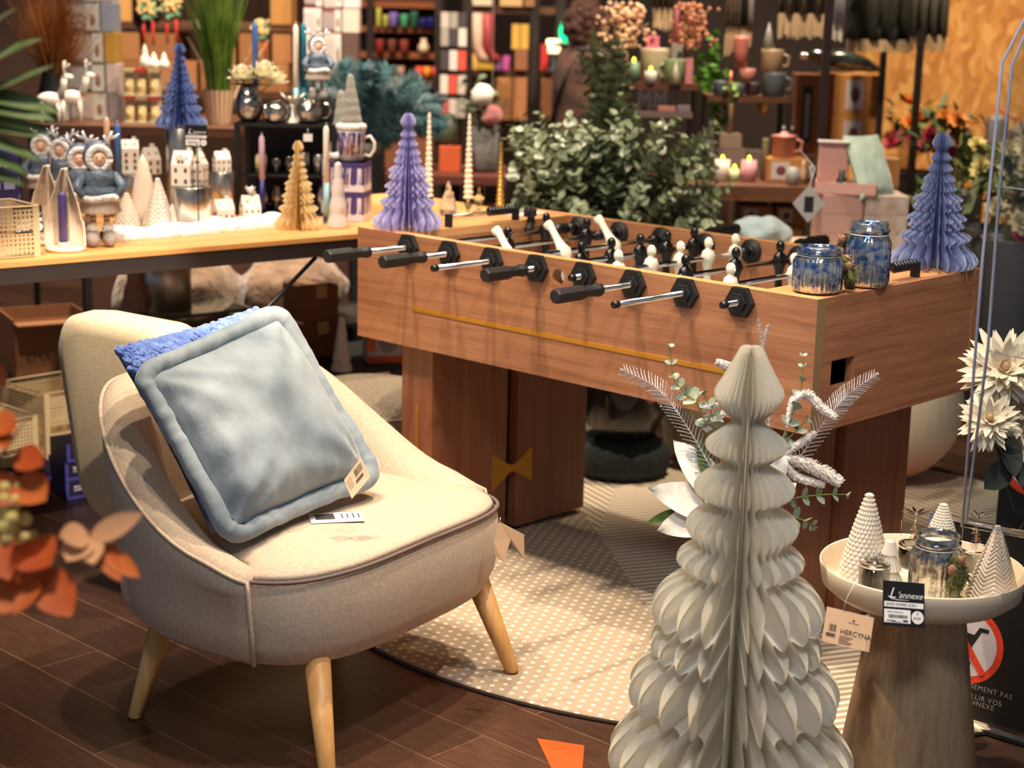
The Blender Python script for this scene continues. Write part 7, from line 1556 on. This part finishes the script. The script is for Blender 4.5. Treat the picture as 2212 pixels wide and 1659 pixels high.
# ---- poles and cartons at the right
def pole(x0, y0, x1, y1, d, wpx, label, top=None):
    P = bp(x1, d, 0, 0, y1); w_ = wpx*d/FPX; return solo('steel_pole', MB().bx(-w_/2, w_/2, -w_/2, w_/2, .001, 2.4 if top is None else top), DKM, label, 'pole', P, HA)
pole(1790, 0, 1768, 400, 5.75, 17, 'dark brown steel pole in front of the shelves, left of the right cartons'); pole(1985, 120, 1965, 420, 6.4, 14, 'dark steel pole left of the flowers against the chipboard wall', 1.35); pole(1910, 110, 1897, 290, 6.7, 13, 'dark steel pole right of the photo cartons')
solo('clothes_rail', MB().tube([(0, 0, 0), (.95, 0, .0)], .012, 8), DKM, 'dark rail from which the scarves hang', 'rail', bp(1660, 6.75, 1.62, .1), HA)
for k, (a, c, yb, cc, fr, d) in enumerate(((1672, 1778, 32, (104, 98, 76), 52, 6.3), (1790, 1812, 50, (214, 210, 216), 40, 6.2), (1822, 1960, 88, (58, 56, 42), 26, 6.5), (1958, 2034, 78, (104, 98, 82), 34, 6.45), (1560, 1590, 60, (150, 132, 106), 60, 6.6), (1590, 1606, 55, (44, 50, 36), 40, 6.62), (1606, 1618, 60, (190, 182, 176), 40, 6.64), (1404, 1446, 20, (96, 84, 50), 46, 7.4))):
    z0 = zb((a+c)/2, yb, d); w_ = (c-a)*d/FPX; P = bp((a+c)/2, d, z0, 0); T_ = thing('fringed_scarf', ('olive-grey fringed scarf hanging left of the front pole', 'narrow white knitted scarf just right of the front pole', 'dark patterned fringed scarf hanging right of the pole', 'grey-green fringed scarf hanging at the right end of the rail', 'beige scarf end hanging left of the olive scarf', 'dark green narrow scarf beside the beige scarf', 'white narrow scarf beside the dark green scarf', 'ochre fringed scarf hanging behind the pink blossoms')[k], 'scarf', P, HA)
    b = MB(); n = 24; rows = [[(-w_/2+w_*q/n, .018*math.sin(q*.9+k), zz) for q in range(n+1)] for zz in (0, .15, .3, .62-(.0 if z0 < 1.3 else .1))]; b.loft(rows, False, False, False); part('cloth', b, mat('scarf_%d' % k, cc, .95, bump=.8, scale=120, var=.8, vscale=18 if k == 2 else 6, c2=tuple(v*(.55 if k == 2 else .8) for v in cc)), T_, solid=.006)
    b = MB(); fl_ = fr*d/FPX
    for q in range(max(6, int((c-a)/3.2))): x = -w_/2+w_*(q+.5)/max(6, int((c-a)/3.2)); b.tube([(x, 0, .005), (x+rnd.uniform(-.004, .004), .004, -fl_*rnd.uniform(.8, 1))], .0035, 4, False)
    part('fringe', b, col(196, 168, 132) if k not in (1,) else col(206, 196, 186), T_)
D13 = 6.55
F13 = Fix('dark shelf right of the front pole carrying the photo cartons and the bird figure', 1708, 1906, D13+.1, [338], .35, .03, DKW, DKM, name='display_table', cat='table'); z13 = F13.z[0]; d_ = D13+.1
for k in range(2): crt(1786, 1878, 86, d_, z13+k*(86.6)*d_/FPX, (190, 128, 66), '%s large kraft carton with a cup photo right of the front pole' % ('lower', 'upper')[k], .03, 'cardboard_box', deco='photo', th=.24, rz=.25)
crt(1714, 1764, 172, d_, z13, (150, 92, 48), 'tall brown display box with a window holding a grey tumbler', .02, 'display_box', deco='window', th=.14)
P = bp(1810, d_, z13+174*d_/FPX, .12); BB = thing('bird_figure', 'large dark glossy bird figure lying on top of the kraft cartons', 'figure', P, HA); s = d_/FPX; b = MB(); b.tube([(-75*s, 0, 34*s), (-60*s, 0, 38*s), (-35*s, 0, 32*s), (10*s, 0, 30*s), (60*s, 0, 18*s), (92*s, 0, 8*s)], [6*s, 14*s, 20*s, 26*s, 16*s, 5*s], 16, True, .9); part('body', b, mat('glossy_slate', (42, 48, 46), .15, spec=.9), BB); part('foil_beak', MB().ball((-78*s, 0, 36*s), (16*s, 10*s, 8*s), 10, 8), SIL, BB)
rnd_obj(1700, 58, 18, d_, z13, CUP, (196, 190, 190), 'white printed mug left of the tall display box', 'mug', 'mug', .02)
# ---- pink open box, cushion, flowered boxes
D14 = 5.35
F14 = Fix('low pale table carrying floral boxes, pink gift box and sage cushion', 1752, 1975, D14, [560], .5, .03, col(196, 176, 150), DKM, zbot=.0115, name='display_table', cat='table'); z14 = F14.z[0]
FLR = mat('floral_print', (206, 196, 190), .7, var=1, vscale=30, c2=(170, 140, 120))
for r in range(3):
    for q, (a, c) in enumerate(((1780, 1868), (1870, 1966))): crt(a, c, 42, D14, z14+r*42.5*D14/FPX, FLR if q else (196, 156, 146), '%s box in layer %s from the bottom of the stack under the sage cushion' % (('pink', 'floral')[q], ('one', 'two', 'three')[r]), .02, 'storage_box', th=.2)
zt2 = z14+127.8*D14/FPX
PB = thing('open_gift_box', 'open pink gift box with bath balls, below the sage cushion', 'box', bp(1840, D14, zt2+.0006, .08), HA-.2); s = D14/FPX; PK = col(216, 168, 158)
b = MB(); w_, dd_, hh = 130*s, .13, 26*s; b.bx(-w_/2, w_/2, -dd_/2, dd_/2, 0, .003)
for q in (-1, 1): b.bx(-w_/2, w_/2, q*dd_/2-.002, q*dd_/2+.002, .003, hh); b.bx(q*w_/2-.002, q*w_/2+.002, -dd_/2, dd_/2, .003, hh)
part('tray', b, PK, PB); part('lid', MB().bx(-w_/2, w_*.0, dd_/2-.004, dd_/2+.004, hh, 108*s), PK, PB); part('lid_edge', MB().bx(-w_/2-.003, w_*.02, dd_/2-.03, dd_/2+.004, 108*s, 112*s), PAPER, PB)
for q in range(4): solo('bath_ball', MB().ball((0, 0, .015), .015, 12, 8), col(236, 206, 196), '%s bath ball in the open pink gift box' % ('leftmost', 'second', 'third', 'rightmost')[q], 'ball', PB.location+hd*(-.04+q*.036)+Vector((0, 0, .0035)))
rnd_obj(1830, 46, 11, D14, zt2+.0036, [(1, 0), (1, .6), (.6, .7), (.6, 1), (.01, 1)], (40, 38, 42), 'small dark bottle with white label in the pink gift box', 'bottle', 'bottle', .1)
SG = mat('sage_velvet', (160, 178, 168), .8, bump=.3, scale=30, sheen=.5, var=.6, vscale=8, c2=(138, 158, 150)); cc4 = [atd(x, y, d) for x, y, d in ((1858, 432, 5.42), (1932, 422, 5.5), (1895, 292, 5.62), (1820, 294, 5.54))]
cushion('sage_cushion', cc4, 'pale sage cushion with gold lettering leaning upright above the floral boxes', SG, .03, .0, wr=.3, nseg=20)
P = atd(1747, 440, 5.2); T_ = thing('diamond_tag', 'white diamond-shaped tag with a dark picture hanging from the front pole', 'tag', P, HA); b = MB(); b.M = Matrix(((1, 0, 0, 0), (0, 0, -1, 0), (0, 1, 0, 0), (0, 0, 0, 1))); q = .055; b.prism([(0, -q*1.05), (q*.9, 0), (0, q*1.05), (-q*.9, 0)], -.001, .001); part('card', b, col(206, 202, 200), T_)
b = MB(); b.bx(-.014, .014, -.0022, -.0012, -.026, .022); part('picture', b, col(44, 40, 46), T_); part('string', MB().tube([(0, 0, .055), (.03, .1, .1), (.05, .5, .12)], .001, 4), PAPER, T_)
crt(1900, 1946, 70, 6.1, zb(1920, 420, 6.1), (176, 122, 74), 'plain brown carton behind the sage cushion', .05, 'cardboard_box', th=.15)
solo('carton_plinth', MB().bx(-.06, .06, -.02, .2, .001, zb(1920, 420, 6.1)), DKM, 'dark plinth under the plain brown carton', 'plinth', bp(1923, 6.1, 0, .04), HA)
# folded throw on the table behind the foosball table
P = at(1640, 500, .70); fluff(Vector((P.x, P.y, .6555)), .10, .09, .05, 'pale blue-grey throw folded behind the back rail of the foosball table', 5, 'folded_throw', mat('pale_blue_plush', (160, 178, 186), .95, bump=.6, scale=60, sheen=.5))
wb = thing('wicker_bench', 'woven light wicker bench under the pale throw behind the foosball table', 'bench', bp(1655, dep(P)-.05, 0, 0, 500), HA); part('seat', MB().bx(-.10, .12, -.08, .16, .61, .655), mat('wicker', (206, 176, 124), .8, bump=1, scale=90), wb)
for x in (-.08, .10):
    for y in (-.06, .14): part('leg', MB().bx(x-.015, x+.015, y-.015, y+.015, .001, .6095), BEECH, wb)
# ---- flowers at the right
rnd.seed(5)
def bucket(x, d, r, ht, label, c=(120, 116, 120)): 
    P = bp(x, d, .0005, 0, 560); return solo('flower_bucket', MB().lathe([(r*.8, .0), (r, ht), (r*1.04, ht+.005), (r*.92, ht), (r*.85, ht*.6), (.001, ht*.5)], 28), col(*c), label, 'bucket', P), P
def bunch(P, z, label, parts_, spread, hgt):
    T_ = thing('silk_flower_bunch', label, 'flowers', Vector((P.x, P.y, z))); 
    part('leaves', (lambda b: [b.leaf((rnd.gauss(0, spread*.5), rnd.gauss(0, spread*.4), rnd.uniform(-.02, hgt*.8)), (rnd.uniform(-1, 1), rnd.uniform(-1, 1), rnd.uniform(0, 1)), (0, 0, 1), .07, .03, -.1, 3) for _ in range(70)] and b)(MB()), mat('dark_flower_leaf', (50, 66, 30), .6, var=1, vscale=20, c2=(84, 100, 50)), T_)
    part('stems', (lambda b: [b.tube([(0, 0, -.25), (rnd.gauss(0, spread*.4), rnd.gauss(0, spread*.3), hgt*.5)], .003, 4) for _ in range(10)] and b)(MB()), STEM, T_)
    for (c, cen, n_, r) in parts_:
        for q in range(n_):
            o = Vector((cen[0], 0, cen[1])); o = hd*o.x+Vector((0, 0, o.z))+hd*rnd.gauss(0, spread*.28)+AW*rnd.gauss(0, .05)+Vector((0, 0, rnd.gauss(0, .03))); b = MB(); up = (-cF+Vector((rnd.uniform(-.6, .6), rnd.uniform(-.6, .6), .6))).normalized()
            for ring, (m, el, ln) in enumerate(((9, 0, 1), (8, .5, .85), (5, 1.0, .6))):
                for k in range(m): a = 2*PI*(k+.5*ring)/m; s1 = up.orthogonal().normalized(); s2 = up.cross(s1); b.leaf(o, (s1*math.cos(a)+s2*math.sin(a))*math.cos(el)+up*math.sin(el), up, r*ln, r*.55, .2, 3)
            part('flower_head', b, mat('bloom_%d_%d_%d' % c, c, .65, var=.6, vscale=14, c2=tuple(v*.8 for v in c)), T_)
OR_, RD_, YL_, CR_ = (232, 146, 60), (168, 40, 66), (222, 206, 130), (230, 214, 176)
for k, (x, d, z_, lab, cl, c0) in enumerate(((1950, 7.2, .88, 'orange and crimson silk flowers left of the right steel pole', [(OR_, (-.02, .10), 7, .045), (RD_, (.03, .03), 8, .042)], (110, 104, 104)), (2040, 6.2, .90, 'crimson and orange silk flowers behind the blue paper tree', [(OR_, (0, .12), 6, .045), (RD_, (-.03, .05), 8, .045), (YL_, (.05, -.02), 4, .04)], (120, 116, 120)), (2125, 6.0, .80, 'yellow-green hydrangea-like silk flowers right of the blue paper tree', [(YL_, (0, .1), 16, .038), (RD_, (0, .0), 4, .03)], (128, 124, 126)), (2190, 5.7, .80, 'cream dried-look silk flowers at the right edge behind the acrylic case', [(CR_, (.0, .16), 12, .05), (CR_, (.03, .02), 8, .05), (RD_, (0, -.08), 5, .03)], (118, 112, 112)), (2015, 5.9, .66, 'green and pale silk foliage below the crimson flowers', [(YL_, (0, 0), 4, .03)], (96, 92, 92)))):
    bk, P = bucket(x, d, .11, z_-.12, 'grey metal flower bucket, %s from the left by the chipboard wall' % ORD[k], c0); bunch(P, z_, lab, cl, .15, .2)
# vase with a red twig on a stand by the wall
F15 = Fix('small tan stand carrying grey vases at the far right by the chipboard wall', 2125, 2330, 6.8, [335], .3, .03, col(176, 132, 84), DKM, name='display_stand', cat='stand')
rnd_obj(2160, 76, 24, 6.8, F15.z[0], [(.7, 0), (1, .3), (.95, .9), (.9, 1), (.8, 1), (.7, .5), (.01, .3)], (110, 106, 110), 'grey mottled vase at the right edge by the chipboard wall', 'vase', 'vase', .08); rnd_obj(2205, 50, 18, 6.8, F15.z[0], CUP, (86, 74, 74), 'dark plum cup right of the grey mottled vase', 'cup', 'cup', .05)
P = bp(2160, 6.8, F15.z[0]+.12, .08); solo('red_twig', MB().tube([(-.03, 0, .02), (0, 0, .03), (.05, 0, .0), (.12, 0, -.03)], [.003, .007, .006, .003], 6), col(214, 74, 50), 'bright red twig lying over the grey vase', 'twig', P+Vector((0, 0, .02)), HA)
# paper lantern behind the right leg
P = at(1985, 940, .0); rr1 = .22; P = atd(1925, 800, 5.2); LN = thing('paper_lantern', 'ribbed paper lantern fading from cream to pink behind the right end of the foosball table', 'lantern', Vector((P.x, P.y, .242)))
def grad():
    m = mat('ombre_paper', (230, 200, 180), .8); N = m.node_tree.nodes; L = m.node_tree.links; tc = N.new('ShaderNodeTexCoord'); sp = N.new('ShaderNodeSeparateXYZ'); L.new(tc.outputs['Generated'], sp.inputs[0]); r = N.new('ShaderNodeValToRGB'); L.new(sp.outputs[2], r.inputs[0]); r.color_ramp.elements[0].color = lin((206, 110, 100)); r.color_ramp.elements[1].color = lin((232, 214, 186)); r.color_ramp.elements[1].position = .35; L.new(r.outputs[0], N['Principled BSDF'].inputs['Base Color']); return m
part('shade', MB().ball((0, 0, 0), (.22, .22, .2295), 72, 30, lambda v: v*(1+.02*math.cos(36*math.atan2(v.y, v.x)))), grad(), LN)
